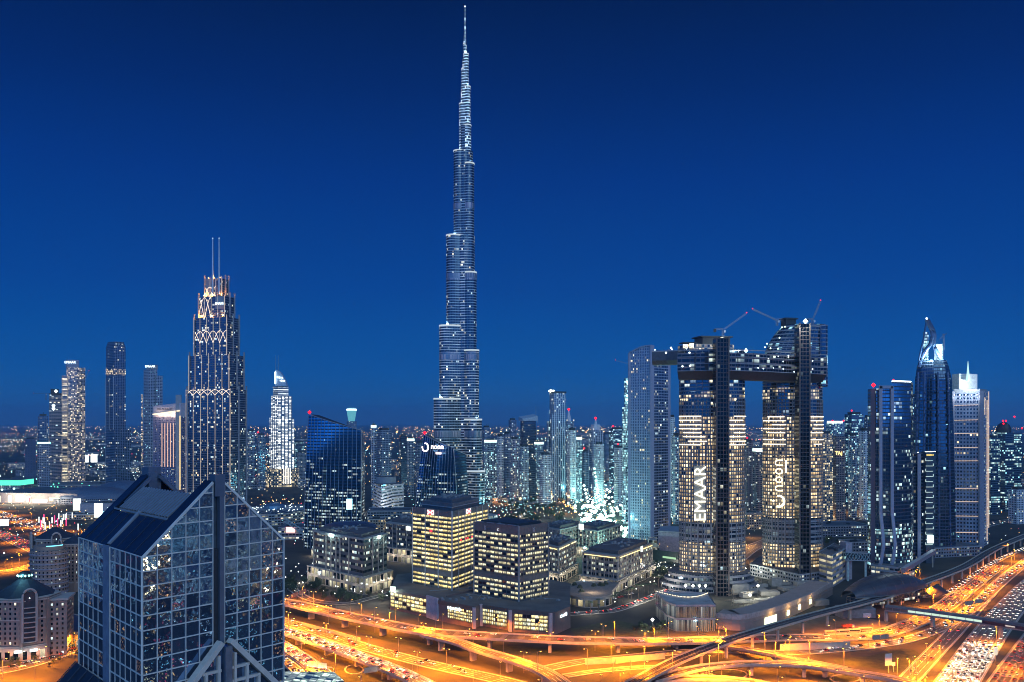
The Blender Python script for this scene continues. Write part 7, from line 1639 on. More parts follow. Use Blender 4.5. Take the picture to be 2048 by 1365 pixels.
    for base, n, dx, dy, rz, lab, grp in ((G(1905, 1190), 12, 5.6, 6.2, 2.2, 'parked car in the row under the elevated railway', 'cars parked under the railway'), (G(612, 1150), 10, 3.2, -4.5, .4, 'parked car in the dark car park before the slanted tower', 'cars parked by the banded block'), (G(1215, 1203), 8, 4.0, 5.0, .9, 'parked car along the palm-lined street', 'cars parked on the palm street'), (G(1520, 1200), 10, 5.5, 1.0, 1.5, 'parked car on the works site between the oval towers', 'cars parked at the works')):
        for k in range(n): place(parked, r.randint(0, 4), (base.x + dx * k + r.uniform(-.3, .3), base.y + dy * k + r.uniform(-.3, .3), .04), rz + r.uniform(-.06, .06), lab, grp)
    # buses on the apron
    def bus(label, p, rz):
        th = thing('bus', label, 'bus', (0, 0, 0)); pt = plain('bus_cream', (.55, .48, .36), .4, 0, .06)
        b = MB(); b.box(0, 0, 11.5, 2.5, .45, 3.0); b.box(0, 0, 10.6, 2.2, 3.0, 3.2); b.build('body', pt, th); b = MB(); b.box(0, 0, 10.8, 2.56, 1.55, 2.5); b.box(5.5, 0, .55, 2.2, 1.2, 2.6); b.build('windows', CGL, th)
        for wx in (-3.6, 3.8):
            b = MB(); b.tube([(wx, -1.27, .5), (wx, 1.27, .5)], .5, 10); b.build('wheels', plain('tyre', (.015, .015, .015)), th)
        b = MB(); b.box(0, -1.29, 11, .03, .95, 1.25); b.build('stripe', plain('bus_stripe', (.3, .06, .05), .5), th)
        th.location = (p.x, p.y, .06); th.rotation_euler = (0, 0, rz)
    for lab, x, y in (('cream bus, first of the row on the apron, beside a lorry', 1664, 1269), ('cream bus, second of the row on the apron', 1684, 1267.5), ('cream bus, third of the row on the apron', 1706, 1266), ('cream bus at the far end of the row, nearest the station', 1730, 1263)): bus(lab, G(x, y), .12)
    th = thing('lorry', 'red lorry parked on the apron under the railway', 'lorry', (0, 0, 0)); b = MB(); b.box(-1.5, 0, 8, 2.5, 1.0, 3.4); b.build('box_body', plain('lorry_red', (.35, .05, .03), .5), th); b = MB(); b.box(4, 0, 2.2, 2.4, .6, 2.8); b.build('cab', plain('lorry_cab', (.6, .55, .45), .4), th)
    for wx in (-4, -2.6, 3.9): b = MB(); b.tube([(wx, -1.2, .5), (wx, 1.2, .5)], .5, 10); b.build('wheels', plain('tyre', (.015, .015, .015)), th)
    p = G(1697, 1257); th.location = (p.x, p.y, .06); th.rotation_euler = (0, 0, .1)
traffic()

# ------------------------------------------------------------------ sign gantries and roadside boards
def gantry(label, a, c, panels, hgt=7.0, zb=0.0, lit=None):
    a, c = G(*a, zb), G(*c, zb); d = (c - a); L = d.length; d.normalize(); n = Vector((d.y, -d.x, 0)); mid = (a + c) / 2
    th = thing('sign_gantry', label, 'sign gantry', (mid.x, mid.y, zb)); M = plain('gantry_steel', (.35, .3, .24), .5, .3); up = Vector((0, 0, 1))
    b = MB(); b.tube([a, a + up * (hgt - 1.5), a + d * 1.2 + up * hgt, c - d * 1.2 + up * hgt, c + up * (hgt - 1.5), c], .28, 6); b.build('frame', M, th)
    for i in range(panels):
        p0, p1 = a + d * (L * (.12 + .76 * i / panels)), a + d * (L * (.12 + .76 * (i + .86) / panels)); b = MB(); b.bar(p0 + up * (hgt + .6) + n * .4, p1 + up * (hgt + .6) + n * .4, .2, 3.6); pn = b.build('sign_panel', lit or plain('sign_back', (.3, .27, .22), .6), th)
        b = MB(); k = 5
        for j in range(k): q = p0 + (p1 - p0) * (j / (k - 1)); b.bar(q + up * (hgt - 1.3) + n * .6, q + up * (hgt + 2.5) + n * .6, .12, .16)
        b.build('ribs', M, pn)
gantry('sign gantry over the slip road seen from behind', (1738, 1296), (1784, 1292), 2)
gantry('wide double sign gantry over the highway beyond the footbridge', (1922, 1226), (1972, 1216), 2)
gantry('small sign gantry half hidden behind the footbridge', (1852, 1238), (1876, 1240), 1)
gantry('red lit sign gantry on the flyover by the gabled glass tower', (576, 1212), (618, 1196), 2, 7, 9.5, plain('sign_red', (.35, .08, .05), .5))
gantry('large ribbed sign gantry over the curved lower carriageway', (610, 1352), (668, 1360), 1, 8, 0)
gantry('bottom edge sign gantry over the straight elevated carriageway', (722, 1366), (764, 1360), 1, 7, 2)
gantry('sign gantry with leaning panel beside the loop road', (1226, 1346), (1262, 1340), 1, 7, 0)
def board(label, p, w, h, z0, mat, zb=0.0):
    p = G(*p, zb); th = thing('roadside_board', label, 'sign', (p.x, p.y, zb)); b = MB(); b.bar((p.x, p.y, zb), (p.x, p.y, zb + z0), .5, .5); b.build('post', plain('gantry_steel', (.35, .3, .24)), th)
    b = MB(); b.box(p.x, p.y, w, .4, zb + z0, zb + z0 + h, .3); b.build('panel', mat, th)
wp = plain('board_pale', (.6, .56, .5), .5)
board('tall pale sign board on the grass between the ramps', (1777, 1346), 5.5, 8, 5, wp); board('small square sign beside the tall pale board', (1787, 1344), 2.6, 2.6, 4, wp); board('white sign on a post beside the pale highway', (1991, 1322), 3.6, 5, 4, glow('board_lit', (1, .9, .7), .8))
# ------------------------------------------------------------------ the low city: malls, works, small blocks, trees, thousands of lights
def q2(px, Y): return (PX(px, Y), Y)
def g2(px, py, z=0): v = G(px, py, z); return (v.x, v.y)
def rect(px0, px1, py, depth, t=0.0):
    """plan of a low building whose front runs between two photo columns along photo row py"""
    a, b = Vector(g2(px0, py)), Vector(g2(px1, py)); d = (b - a); n = Vector((-d.y, d.x)).normalized() * depth
    if t: b = b + n.normalized() * (d.length * t); n = Vector((-(b - a).y, (b - a).x)).normalized() * depth
    return [tuple(a), tuple(b), tuple(b + n), tuple(a + n)]
LOWM = {'warm': facade('low_warm', bw=4, fh=4, mx=.2, lo=.2, hi=.25, wall=(.34, .27, .22), glass=(.05, .04, .03), frac=.45, coh=.2, cA=(1, .62, .25), cB=(1, .82, .5), st=2.2, coat=.2),
        'dim': facade('low_dim', bw=4, fh=4, mx=.2, lo=.3, hi=.2, wall=(.22, .22, .25), glass=(.02, .025, .03), frac=.2, coh=.2, cA=CREAM, cB=COOL, st=1.8, coat=.3),
        'cool': facade('low_cool', bw=5, fh=4.5, mx=.08, lo=.3, hi=.2, wall=(.3, .32, .34), glass=(.03, .04, .05), frac=.42, coh=.6, cA=(.8, 1, .95), cB=CREAM, st=1.7, coat=.3)}
def simple(name, label, cat, P, z, mat, group=None, roof=None, units=True, rim=True):
    th = thing(name, label, cat, (*ctr(P), 0), group)
    b = MB(); b.prism(P, 0, z, 0, 1); b.build('wall', [mat, roof or ROOF], th)
    if rim: b = MB(); b.prism(inset(P, -.35), z - .6, z + .9, 0, None); b.build('parapet', GREYM if mat is not LOWM['warm'] else CONC, th)
    if units:
        c = ctr(P); b = MB(); r = random.Random(int(c[0] * 7 + c[1])); s = math.dist(P[0], P[1]) * .2; s2 = math.dist(P[1], P[2]) * .2
        for k in range(4): b.box(c[0] + r.uniform(-s, s), c[1] + r.uniform(-s2, s2), r.uniform(2, 5), r.uniform(2, 4), z, z + r.uniform(1.5, 3.5), r.random())
        b.build('roof_units', DARKM, th)
    return th
def fillers():
    r = random.Random(77)
    regs = [(965, 1250, 925, 985, 40, 'low building in the crowded streets of the eastern cluster', 'low buildings of the eastern cluster', ('dim', 'cool', 'warm'), 26),
            (490, 610, 938, 985, 12, 'low building among the lights behind the white lit hotel', 'low buildings by the white hotel', ('dim', 'cool'), 18),
            (732, 830, 925, 955, 12, 'pale villa block between the two slanted glass towers', 'villa blocks between the glass towers', ('warm', 'dim'), 14),
            (0, 290, 935, 968, 20, 'low building at the feet of the western towers', 'low buildings of the western towers', ('dim', 'cool'), 20),
            (1640, 1745, 955, 1000, 12, 'low building beyond the oval towers among amber lights', 'low buildings beyond the oval towers', ('warm', 'dim'), 20),
            (1970, 2048, 960, 1020, 12, 'low building at the eastern edge beyond the peach-outlined tower', 'low buildings at the eastern edge', ('cool', 'warm'), 22),
            (20, 600, 872, 915, 26, 'far flat-roofed shed on the western plain', 'sheds on the western plain', ('dim', 'cool'), 14),
            (1000, 1640, 860, 905, 26, 'far mid-rise block on the skyline of the plain', 'far mid-rise blocks', ('dim', 'cool'), 34),
            (960, 1140, 1000, 1040, 10, 'small pavilion among the dark trees before the eastern cluster', 'pavilions among the trees', ('warm', 'dim'), 9)]
    for x0, x1, y0, y1, n, lab, grp, ms, hm in regs:
        for k in range(n):
            px, py = x0 + (x1 - x0) * (k + r.random()) / n, r.uniform(y0, y1); Y = D(py); w = r.uniform(12, 26) * Y / 1900
            P = foot(px, px + w, Y, r.uniform(.2, .7), r.uniform(.5, 1)); simple('low_building', lab, 'building', P, hm * r.uniform(.5, 1.15), LOWM[r.choice(ms)], grp, units=py > 915)
def mall():
    th = thing('shopping_mall', 'long low shopping mall with glowing white and gold shopfront panels', 'mall', (*g2(90, 1005), 0)); wl = plain('mall_wall', (.32, .27, .26), .7)
    P = rect(-30, 172, 1006, 160, -.18); b = MB(); b.prism(P, 0, 22, 0, 1); b.build('wall', [wl, plain('mall_roof', (.06, .08, .11), .8)], th)
    w = Wall(P[0], P[1], ctr(P))
    for u0, u1, z0, z1, m in ((.12, .17, 3, 15, WHTW), (.26, .29, 2, 16, WHTW), (.34, .43, 4, 18, glow('panel_cream', (1, .95, .75), 3, True)), (.46, .5, 3, 14, WHTW), (.52, .68, 3, 9, glow('panel_white', (.95, 1, .95), 3)), (.7, .92, 6, 13, glow('panel_gold', (1, .85, .4), 2.4, True))):
        b = MB(); b.bar(w.p(w.L * u0, (z0 + z1) / 2, .5), w.p(w.L * u1, (z0 + z1) / 2, .5), .6, z1 - z0); b.build('lit_panel', m, th)
    b = MB(); b.bar(w.p(w.L * .48, 8, .7), w.p(w.L * .5, 8, .7), .6, 9); b.build('red_panel', glow('panel_red', (1, .05, .1), 2), th)
    for f in (.3, .45, .6, .8): lamp('mall_light', w.p(w.L * f, 14, 22), 60000, (1, .88, .65), 2, th)
    th = thing('green_sign_block', 'block topped by a long glowing green sign band', 'building', (*g2(10, 990), 0)); P = rect(-40, 40, 990, 60, 0); b = MB(); b.prism(P, 0, 22, 0, 1); b.build('wall', [LOWM['dim'], ROOF], th); b = MB(); b.prism(inset(P, -.6), 22, 34, 0, 1); b.build('sign_band', [glow('green_band', (.1, .9, .55), 1.5), ROOF], th)
    for k, (px, py) in enumerate(((28, 978), (36, 984), (4, 980))): b = MB(); b.octa(at(px, py, D(990) - 6), 3); b.build('sign_lamp', glow('green_lamp', (.6, 1, .9), 4), th)
    # two mounded dark roofs and a large dark deck behind the mall
    for k, (px, Y, rx, ry, h, lab) in enumerate(((185, 1900, 90, 40, 26, 'broad dark domed roof behind the mall, nearer the western towers'), (248, 1950, 70, 36, 34, 'second taller dark domed roof behind the mall'), (330, 1750, 60, 40, 24, 'low dark domed roof behind the gabled tower ridge'))):
        th = thing('domed_roof', lab, 'mall roof', (*q2(px, Y), 0)); b = MB(); c = q2(px, Y); n = 8
        for i in range(n):
            a0, a1 = PI / 2 * i / n, PI / 2 * (i + 1) / n; p0 = ell(*c, rx * math.cos(a0), ry * math.cos(a0), 24); p1 = ell(*c, max(.1, rx * math.cos(a1)), max(.1, ry * math.cos(a1)), 24)
            b.prism(p0, 10 + h * math.sin(a0), 10 + h * math.sin(a1), 0, None, top_poly=p1)
        b.build('dome', plain('dome_blue', (.09, .12, .18), .5, .2), th); b = MB(); b.prism(ell(*c, rx + 3, ry + 3, 24), 0, 11, 0, 1); b.build('drum', [LOWM['dim'], ROOF], th)
    simple('parking_deck', 'wide flat car deck dotted with green lamps behind the mall', 'car park', rect(60, 290, 985, 130, .05), 17, LOWM['dim'])
    r = random.Random(8); pr = None
    for k in range(26):
        p = G(r.uniform(90, 285), r.uniform(966, 978), 19)
        if not pr:
            pr = thing('deck_lamp', 'small green lamp on the flat car deck behind the mall', 'lamp', tuple(p - Vector((0, 0, 2))), 'green lamps on the car deck'); b = MB(); b.bar(tuple(p - Vector((0, 0, 2))), tuple(p), .3, .3); b.build('post', DARKM, pr); b = MB(); b.octa(tuple(p), 1.2); b.build('lamp_glass', glow('emerald', (.15, 1, .55), 5), pr)
        else: dup(pr, p - Vector((0, 0, 2)))
    # tall white light boxes and billboards on the left
    def lightbox(label, px0, px1, py0, py1, Y, mat, post=True):
        th = thing('light_box', label, 'billboard', (*q2((px0 + px1) / 2, Y), 0)); b = MB(); a, c = at(px0, py1, Y), at(px1, py0, Y); b.box((a.x + c.x) / 2, Y, c.x - a.x, 2.5, a.z, c.z, .08); b.build('lit_face', mat, th)
        if post: b = MB(); b.box((a.x + c.x) / 2, Y + 1, 2, 2, 0, a.z); b.build('post', DARKM, th)
    W3 = glow('box_white', (.92, 1, .92), 3, True)
    lightbox('bright white light box on the mall corner', 147, 161, 998, 1021, 1720, W3); lightbox('second bright white light box near the gabled tower', 189, 204, 1007, 1035, 1560, W3)
    lightbox('white billboard on two posts cut by the edge beside the highway', -6, 16, 1039, 1052, 1400, W3); lightbox('brilliant pair screen, smaller left half, between the dark gold-band tower and the warm tower', 170, 177, 911, 925, 2900, W3, False); lightbox('brilliant pair screen, larger right half, between the dark gold-band tower and the warm tower', 182, 194, 909, 925, 2900, W3, False)
    simple('mall_wing', 'pale mall wing between the two white light boxes', 'building', rect(160, 235, 1030, 60, .1), 20, plain('mall_pale', (.36, .33, .36), .7))
    simple('mall_wing', 'low lit mall entrance before the first white light box', 'building', rect(120, 190, 1040, 30, .05), 9, LOWM['warm'])
    pr = None; r = random.Random(12)
    for k in range(22):
        red = k % 4 == 0; px, py = r.uniform(76, 156), r.uniform(1040, 1066)
        p = G(px, py); th = thing('banner_pole', 'red glowing banner pole before the mall' if red else 'white glowing banner pole before the mall', 'banner', tuple(p), 'red banner poles' if red else 'white banner poles')
        b = MB(); b.bar(tuple(p), (p.x, p.y, 13), .35, .35); b.build('post', DARKM, th); b = MB(); b.box(p.x + .9, p.y, 1.5, .3, 3, 13 + (3 if red else 0)); b.build('banner', glow('banner_red', (1, .05, .2), 2) if red else glow('banner_white', (.9, 1, .95), 1.8), th)
    # radial-roofed mall wing right of the stepped tower
    th = thing('round_mall', 'round mall wing with a radial lamp-studded roof left of the slanted tower', 'mall', (*q2(548, 1560), 0)); c = q2(548, 1560)
    b = MB(); b.prism(ell(*c, 62, 90, 32), 0, 20, 0, 1); b.build('wall', [LOWM['cool'], plain('mall_roof', (.06, .08, .11))], th)
    b = MB()
    for k in range(12): q = k * PI / 12; b.bar((c[0] - 60 * math.cos(q), c[1] - 86 * math.sin(q), 20.6), (c[0] + 60 * math.cos(q), c[1] + 86 * math.sin(q), 20.6), 1.2, .8)
    b.build('roof_ribs', GREYM, th)
    b = MB(); b.lathe(c, [(20, 20.5), (17, 26), (8, 30), (0, 31)], 18); b.build('skylight', plain('sky_blue', (.2, .3, .4), .2, .5), th)
    r = random.Random(4)
    for k in range(40):
        q, d = r.random() * 6.28, r.uniform(.35, .95); b = MB(); b.octa((c[0] + 60 * d * math.cos(q), c[1] + 86 * d * math.sin(q), 22), .9); b.build('roof_lamp', WHT, th)
    th = simple('screen_building', 'building with a glowing pink screen left of the slanted tower', 'building', rect(556, 606, 1080, 50, .1), 17, LOWM['cool']); p = at(581, 1060, D(1080) - 2); b = MB(); b.box(p.x, p.y, 13, .8, p.z - 4, p.z + 4); b.build('screen', glow('pink_screen', (1, .45, .4), 2.6), th)
    b = MB(); a, c = at(568, 1036, 1240), at(606, 1062, 1190); 
    for e in (0, 4): b.bar(a + Vector((0, e, 0)), c + Vector((0, e, 0)), .6, .6); b.bar(a + Vector((0, e, -5)), c + Vector((0, e, -5)), .6, .6)
    for k in range(10): b.bar(a + (c - a) * (k / 10), a + (c - a) * ((k + 1) / 10) + Vector((0, 0, -5)), .35, .35)
    b.build('link_truss', plain('truss_mint', (.4, .5, .48), .5), th)
    simple('mall_wing', 'long flat mall roof running behind the yellow lit office tower', 'building', rect(735, 820, 1040, 60, .1), 15, LOWM['cool']); simple('mall_wing', 'gold screened hall beside the lower office block', 'building', rect(735, 768, 1066, 30, .05), 20, LOWM['warm'])
def works():
    """the floodlit ground in the east and the unfinished ground under the oval towers"""
    r = random.Random(21); proto = None
    def mast(p, rad, label, grp, mat=TEALG):
        nonlocal proto
        th = thing('floodlight_mast', label, 'floodlight', tuple((p.x, p.y, 0)), grp); b = MB(); b.bar((p.x, p.y, 0), (p.x, p.y, p.z), .5, .5); b.build('pole', DARKM, th); b = MB(); b.octa(tuple(p), rad); b.build('lamp_glass', mat, th); return th
    pr = [mast(G(1186, 1040, 16), 2.2, 'teal floodlight mast on the bright works of the eastern cluster', 'floodlight masts of the works', glow('works_teal', (.4, 1, .88), 9)), mast(G(1200, 1000, 16), 3.0, 'teal floodlight mast on the bright works of the eastern cluster', 'floodlight masts of the works', glow('works_mint', (.7, 1, .86), 9))]
    for k in range(270):
        a = r.random(); px, py = r.gauss(1200, 30), r.triangular(960, 1098, 1050); px += (1045 - py) * .05
        if not 1128 < px < 1256: continue
        p = G(px, py, 14); s = pr[k % 2]; dup(s, (p.x, p.y, 0), 0, scale=(1, 1, r.uniform(.5, 1.1)))
    for k in range(9): p = at(1189 + k * 1.1, 938 + k * 8, 1700); mast(p, 2.2, 'tall teal lamp mast in the leaning row over the works', 'tall masts over the works', MATS['works_teal'])
    for k in range(6): p = at(1168 + k * 2, 972 + k * 8, 1680); mast(p, 2.6, 'tall pale lamp mast in the second row over the works', 'second row of tall masts', MATS['works_mint'])
    for px, py, e in ((1175, 1050, 1.0), (1205, 1010, 1.1), (1225, 1060, 1.0), (1190, 985, .8), (1240, 1035, .9), (1150, 1060, .7), (1215, 1080, .6)):
        lamp('works_light', tuple(G(px, py, 26)), 210000 * e, (.42, 1, .88), 3)
    for k in range(16):
        px, py = r.uniform(1135, 1252), r.uniform(985, 1082); simple('site_cabin', 'pale cabin among the floodlit works', 'cabin', foot(px, px + r.uniform(5, 14), D(py), r.uniform(.2, .7), .5), r.uniform(5, 13), plain('cabin_pale', (.5, .52, .5), .7), 'cabins on the works', units=False, rim=False)
    th = thing('curved_hall', 'low curved teal-lit hall in the middle of the floodlit works', 'hall', (*g2(1195, 985), 0)); c = g2(1200, 978); b = MB(); b.prism(ell(*c, 85, 60, 28), 0, 10, 0, 1); b.build('hall_shell', [plain('hall_teal', (.3, .45, .46), .5), plain('hall_roof', (.14, .24, .27), .5)], th)
    th = simple('arcade_row', 'long amber arcaded row by the water at the foot of the tallest tower', 'building', rect(972, 1034, 992, 40, .1), 13, facade('amber_arches', bw=5, fh=13, mx=.25, lo=.05, hi=.35, wall=(.35, .22, .13), frac=.95, coh=0, cA=(1, .4, .1), cB=(1, .6, .25), st=2.0, coat=0)); lamp('arcade_glow', tuple(G(1000, 1000, 8)), 30000, ORANGE, 2, th)
    simple('white_shed', 'long low white shed before the amber arcaded row', 'building', rect(1015, 1085, 1008, 30, .05), 9, plain('shed_white', (.4, .42, .44), .7))
    w = MB(); w.face([G(x, y, .1) for x, y in ((1000, 1000), (1110, 992), (1175, 965), (1130, 960), (1010, 990))][::-1]); tag(w.build('lake', plain('lake_water', (.01, .02, .03), .08, 0, .1, .1)), kind='structure')
    # orange lit traffic strip through the works: a row of amber lamps
    ap = thing('amber_lamp', 'amber lamp on the curving road through the works', 'lamp', tuple(G(1085, 985)), 'amber lamps through the works'); p = G(1085, 985); b = MB(); b.bar(tuple(p), (p.x, p.y, 8), .3, .3); b.build('pole', DARKM, ap); b = MB(); b.octa((p.x, p.y, 8.5), 1.3); b.build('lamp_glass', glow('amber_far', (1, .4, .06), 7), ap)
    for k in range(34): f = k / 34; x = 1085 + 70 * f; p = G(x + r.uniform(-3, 3), 985 + 52 * f ** 1.3 + r.uniform(-5, 5)); dup(ap, p)
    for x, y in ((1100, 995), (1130, 1015), (1150, 1030)): lamp('road_glow', tuple(G(x, y, 12)), 40000, ORANGE, 2)
    # --- under the oval towers
    th = thing('glass_drum', 'two-storey round-cornered glass building at the foot of the left oval tower', 'building', (*g2(1385, 1262), 0))
    P = [g2(1334, 1256), g2(1352, 1263), g2(1431, 1263), (g2(1431, 1263)[0] + 4, g2(1431, 1263)[1] + 50)] + [(g2(1334, 1256)[0] - 2, g2(1334, 1256)[1] + 46)]
    gf = facade('drum_glass', bw=1.6, fh=10.5, mx=.1, lo=.03, hi=.12, wall=(.2, .2, .22), glass=(.06, .07, .09), frac=.75, coh=.3, cA=(.8, .9, .9), cB=(1, .95, .75), st=.45, coat=.6)
    b = MB(); b.prism(P, 0, 21, 0, 1); b.build('glazing', [gf, plain('drum_roof', (.4, .37, .33), .85, 0, .3, .1)], th)
    for z in (9.6, 20.4): b = MB(); b.prism(inset(P, -.5), z, z + 1.3, 0, None); b.build('band', plain('band_pink', (.42, .32, .3), .7), th)
    b = MB()
    for k in range(40): f = k / 39; a, c = P[4], P[1]; p = (a[0] + (P[3][0] - a[0]) * f, a[1] + (P[3][1] - a[1]) * f); b.octa((p[0], p[1] - 22 * math.sin(f * PI) - 2, 22), .42)
    b.build('rim_lamps', WHTW, th)
    lamp('lobby_light', (*g2(1412, 1275), 5), 2600, (.9, 1, .85), .8, th)
    th = thing('curved_wall_building', 'long curved sandstone podium wall with lit windows along the railway', 'building', (*g2(1560, 1235), 0)); pts = [G(1432, 1258), G(1480, 1262), G(1520, 1254), G(1570, 1238), G(1620, 1216), G(1665, 1190)]; pa = spline(pts, 6); sw = plain('sandstone', (.34, .25, .21), .8, 0, .12, .15)
    b = MB(); b.sweep(pa, [(0, 0), (0, 12), (-22, 12), (-22, 0)]); b.build('podium_wall', sw, th); b = MB(); b.sweep(pa, [(.6, 9), (.6, 13.2), (-.4, 13.2), (-.4, 9)]); b.build('parapet', plain('sandstone_pale', (.44, .34, .3), .8), th)
    b = MB(); b.sweep(pa, [(.5, 5.6), (.5, 6.4), (-.2, 6.4), (-.2, 5.6)]); b.build('string_course', sw, th)
    for k, (i, wd, z0, z1) in enumerate(((10, 20, .5, 6.5), (15, 5, 2, 6.5), (19, 5, 3, 7.5), (23, 5, 3.5, 8))):
        i = min(i, len(pa) - 2); d = (pa[i + 1] - pa[i]).normalized(); rr = Vector((d.y, -d.x, 0)); p = pa[i] + rr * .35; b = MB(); b.bar(p - d * wd / 2 + Vector((0, 0, (z0 + z1) / 2)), p + d * wd / 2 + Vector((0, 0, (z0 + z1) / 2)), .5, z1 - z0); b.build('lit_window', glow('podium_glow', (.9, 1, .65), 2.0, True), th)
        lamp('wall_wash', tuple(p + rr * 4 + Vector((0, 0, 8))), 2200, (1, .65, .2), .4, th)
    th = thing('works_slab', 'unfinished terraced slab with floodlights between the oval towers', 'building site', (*g2(1500, 1190), 0)); r = random.Random(6)
    for k in range(22):
        px, py = r.uniform(1470, 1640), r.uniform(1165, 1215); p = G(px, py); b = MB(); b.box(p.x, p.y, r.uniform(5, 22), r.uniform(4, 12), 0, r.uniform(1.5, 9), r.random() * .5); b.build('slab_block', plain('site_concrete', (.3, .27, .24), .85, 0, .2, .3), th)
    for k in range(26):
        p = G(r.uniform(1450, 1640), r.uniform(1160, 1225)); b = MB(); b.bar((p.x, p.y, 0), (p.x + r.uniform(-1, 1), p.y, r.uniform(4, 12)), .35, .35); b.bar((p.x - 6, p.y, 5), (p.x + 6, p.y + 3, 6), .3, .3); b.build('scaffold', plain('scaffold_rust', (.25, .18, .13), .7), th)
    for px, py, z, e, m_ in ((1371, 1172, 14, 9000, WHTW), (1386, 1172, 14, 7000, WHTW), (1399, 1172, 14, 7000, WHTW), (1411, 1172, 14, 8000, WHTW), (1516, 1172, 12, 26000, WHTW), (1490, 1137, 10, 26000, WHT), (1610, 1196, 8, 12000, WHTW), (1500, 1190, 9, 9000, WHT), (1305, 1240, 9, 6000, WHT), (1352, 1195, 16, 5000, WHT)):
        p = G(px, py, z); fl = thing('site_floodlight', {0: 'white floodlight row at the foot of the left oval tower', 1: 'strong white floodlight on the works around the oval towers'}[0 if py == 1172 and px < 1420 else 1], 'floodlight', (p.x, p.y, 0), 'foot floodlights' if py == 1172 and px < 1420 else 'works floodlights'); b = MB(); b.bar((p.x, p.y + .5, 0), (p.x, p.y + .5, z), .3, .3); b.build('pole', DARKM, fl); b = MB(); b.octa((p.x, p.y, z), 1.5); b.build('lamp_glass', glow('flood_hot', (1, 1, .85), 9), fl); lamp('flood_light', (p.x, p.y - 3, z + 1), e, (.95, 1, .8), .8, fl)
    th = thing('ring_podium', 'terraced round podium under the left oval tower', 'building', (*q2(1405, 925), 0))
    for k, (rr, z) in enumerate(((50, 6), (46, 11), (42, 17))): b = MB(); b.prism(ell(*q2(1418, 930), rr, rr * .72, 32), 0, z, 0, 1); b.build('terrace', [facade('podium_bands', bw=3, fh=5, mx=.05, lo=.2, hi=.3, wall=(.22, .22, .25), glass=(.04, .05, .08), frac=.2, coh=.4, cA=COOL, cB=CREAM, st=.8), plain('terrace_dark', (.13, .12, .12), .85)], th)
    simple('podium_wing', 'dark terraced podium under the taller oval tower', 'building', [q2(1500, 1000), q2(1600, 930), q2(1668, 960), q2(1650, 1040), q2(1520, 1060)], 12, LOWM['dim'])
    # --- right of the oval towers
    th = simple('car_park_building', 'open car park building with lit decks right of the taller oval tower', 'car park', [g2(1638, 1168), g2(1664, 1176), g2(1692, 1158), g2(1668, 1146)], 33, facade('park_decks', bw=14, fh=5.5, mx=.05, lo=.42, hi=.12, wall=(.36, .33, .36), glass=(.1, .09, .06), frac=.75, coh=0, cA=CREAM, cB=(1, .95, .6), st=.8, coat=0))
    b = MB(); p = g2(1692, 1158); b.box(p[0], p[1], 8, 10, 0, 40, .3); b.build('stair_core', plain('core_lilac', (.34, .31, .35), .7), th)
    th = thing('link_bridge', 'glazed teal link bridge between the car park and the framed tower', 'footbridge', (*g2(1715, 1150), 0)); a, c = at(1688, 1120, 960), at(1738, 1122, 985); b = MB(); b.bar(a, c, 5, 1); b.bar(a + Vector((0, 0, 8)), c + Vector((0, 0, 8)), 5, 1); b.build('deck', plain('link_grey', (.3, .32, .33), .6), th)
    b = MB(); b.bar(a + Vector((0, 0, 4)), c + Vector((0, 0, 4)), 4, 7); b.build('glazing', facade('link_glass', bw=3, fh=60, mx=.08, lo=-.1, hi=-.1, wall=(.2, .3, .3), frac=0, coh=0), th); b = MB(); b.bar(a + Vector((0, -2.2, 2.6)), c + Vector((0, -2.2, 2.6)), .3, 2.6); b.build('lit_strip', glow('link_mint', (.55, 1, .9), 1.0), th)
    b = MB()
    for k in range(8): s0, s1 = a + (c - a) * (k / 8), a + (c - a) * ((k + 1) / 8); b.bar(s0 + Vector((0, -2.6, .5)), s1 + Vector((0, -2.6, 7.5)), .35, .35); b.bar(s1 + Vector((0, -2.6, .5)), s0 + Vector((0, -2.6, 7.5)), .35, .35)
    for e in (.15, .85): q = a + (c - a) * e; b.bar((q.x, q.y, 0), (q.x, q.y, q.z), 2, 2)
    b.build('truss', plain('truss_mint', (.4, .5, .48)), th)
    for lab, P, z, m_ in (('long dark flat hall between the oval towers and the framed tower', rect(1640, 1748, 1075, 60, .1), 16, 'dim'), ('low pale block beside the long dark flat hall', rect(1700, 1745, 1118, 26, .2), 20, 'dim'), ('flat-roofed podium at the base of the framed tower', [q2(1742, 985), q2(1795, 965), q2(1830, 1000), q2(1770, 1040)], 14, 'cool'), ('dark low hall at the base of the horned tower', rect(1845, 1985, 1118, 50, .3), 12, 'dim'),
        ('small block with lit rooms near the amber strip', rect(1640, 1672, 1130, 30, .2), 14, 'dim')): simple('low_hall', lab, 'building', P, z, LOWM[m_])
    th = simple('amber_building', 'amber flood-lit building with a white roof sign beyond the oval towers', 'building', rect(1641, 1690, 1026, 50, .1), 30, LOWM['warm']); p = at(1666, 992, D(1026) - 2); b = MB(); b.box(p.x, p.y, 11, 1, p.z - 5, p.z + 5); b.build('roof_sign', glow('box_white', (.92, 1, .92)), th)
    for x, y in ((1655, 1032), (1680, 1034), (1705, 1015), (1725, 1012)): lamp('amber_wash', tuple(G(x, y, 10)), 42000, ORANGE, 2, th)
    for x, y in ((1498, 1075), (1512, 1105), (1503, 1060)): lamp('lane_wash', tuple(G(x, y, 12)), 26000, ORANGE, 2)
    simple('shop_block', 'orange lit shop block between the oval towers', 'building', rect(1494, 1526, 1060, 30, .2), 26, LOWM['warm'])
    th = thing('escalator_bridge', 'sloping covered walkway rising beside the small lit-bracket tower', 'footbridge', (*g2(1840, 1150), 0)); a, c = at(1806, 1142, 960), at(1868, 1104, 1060)
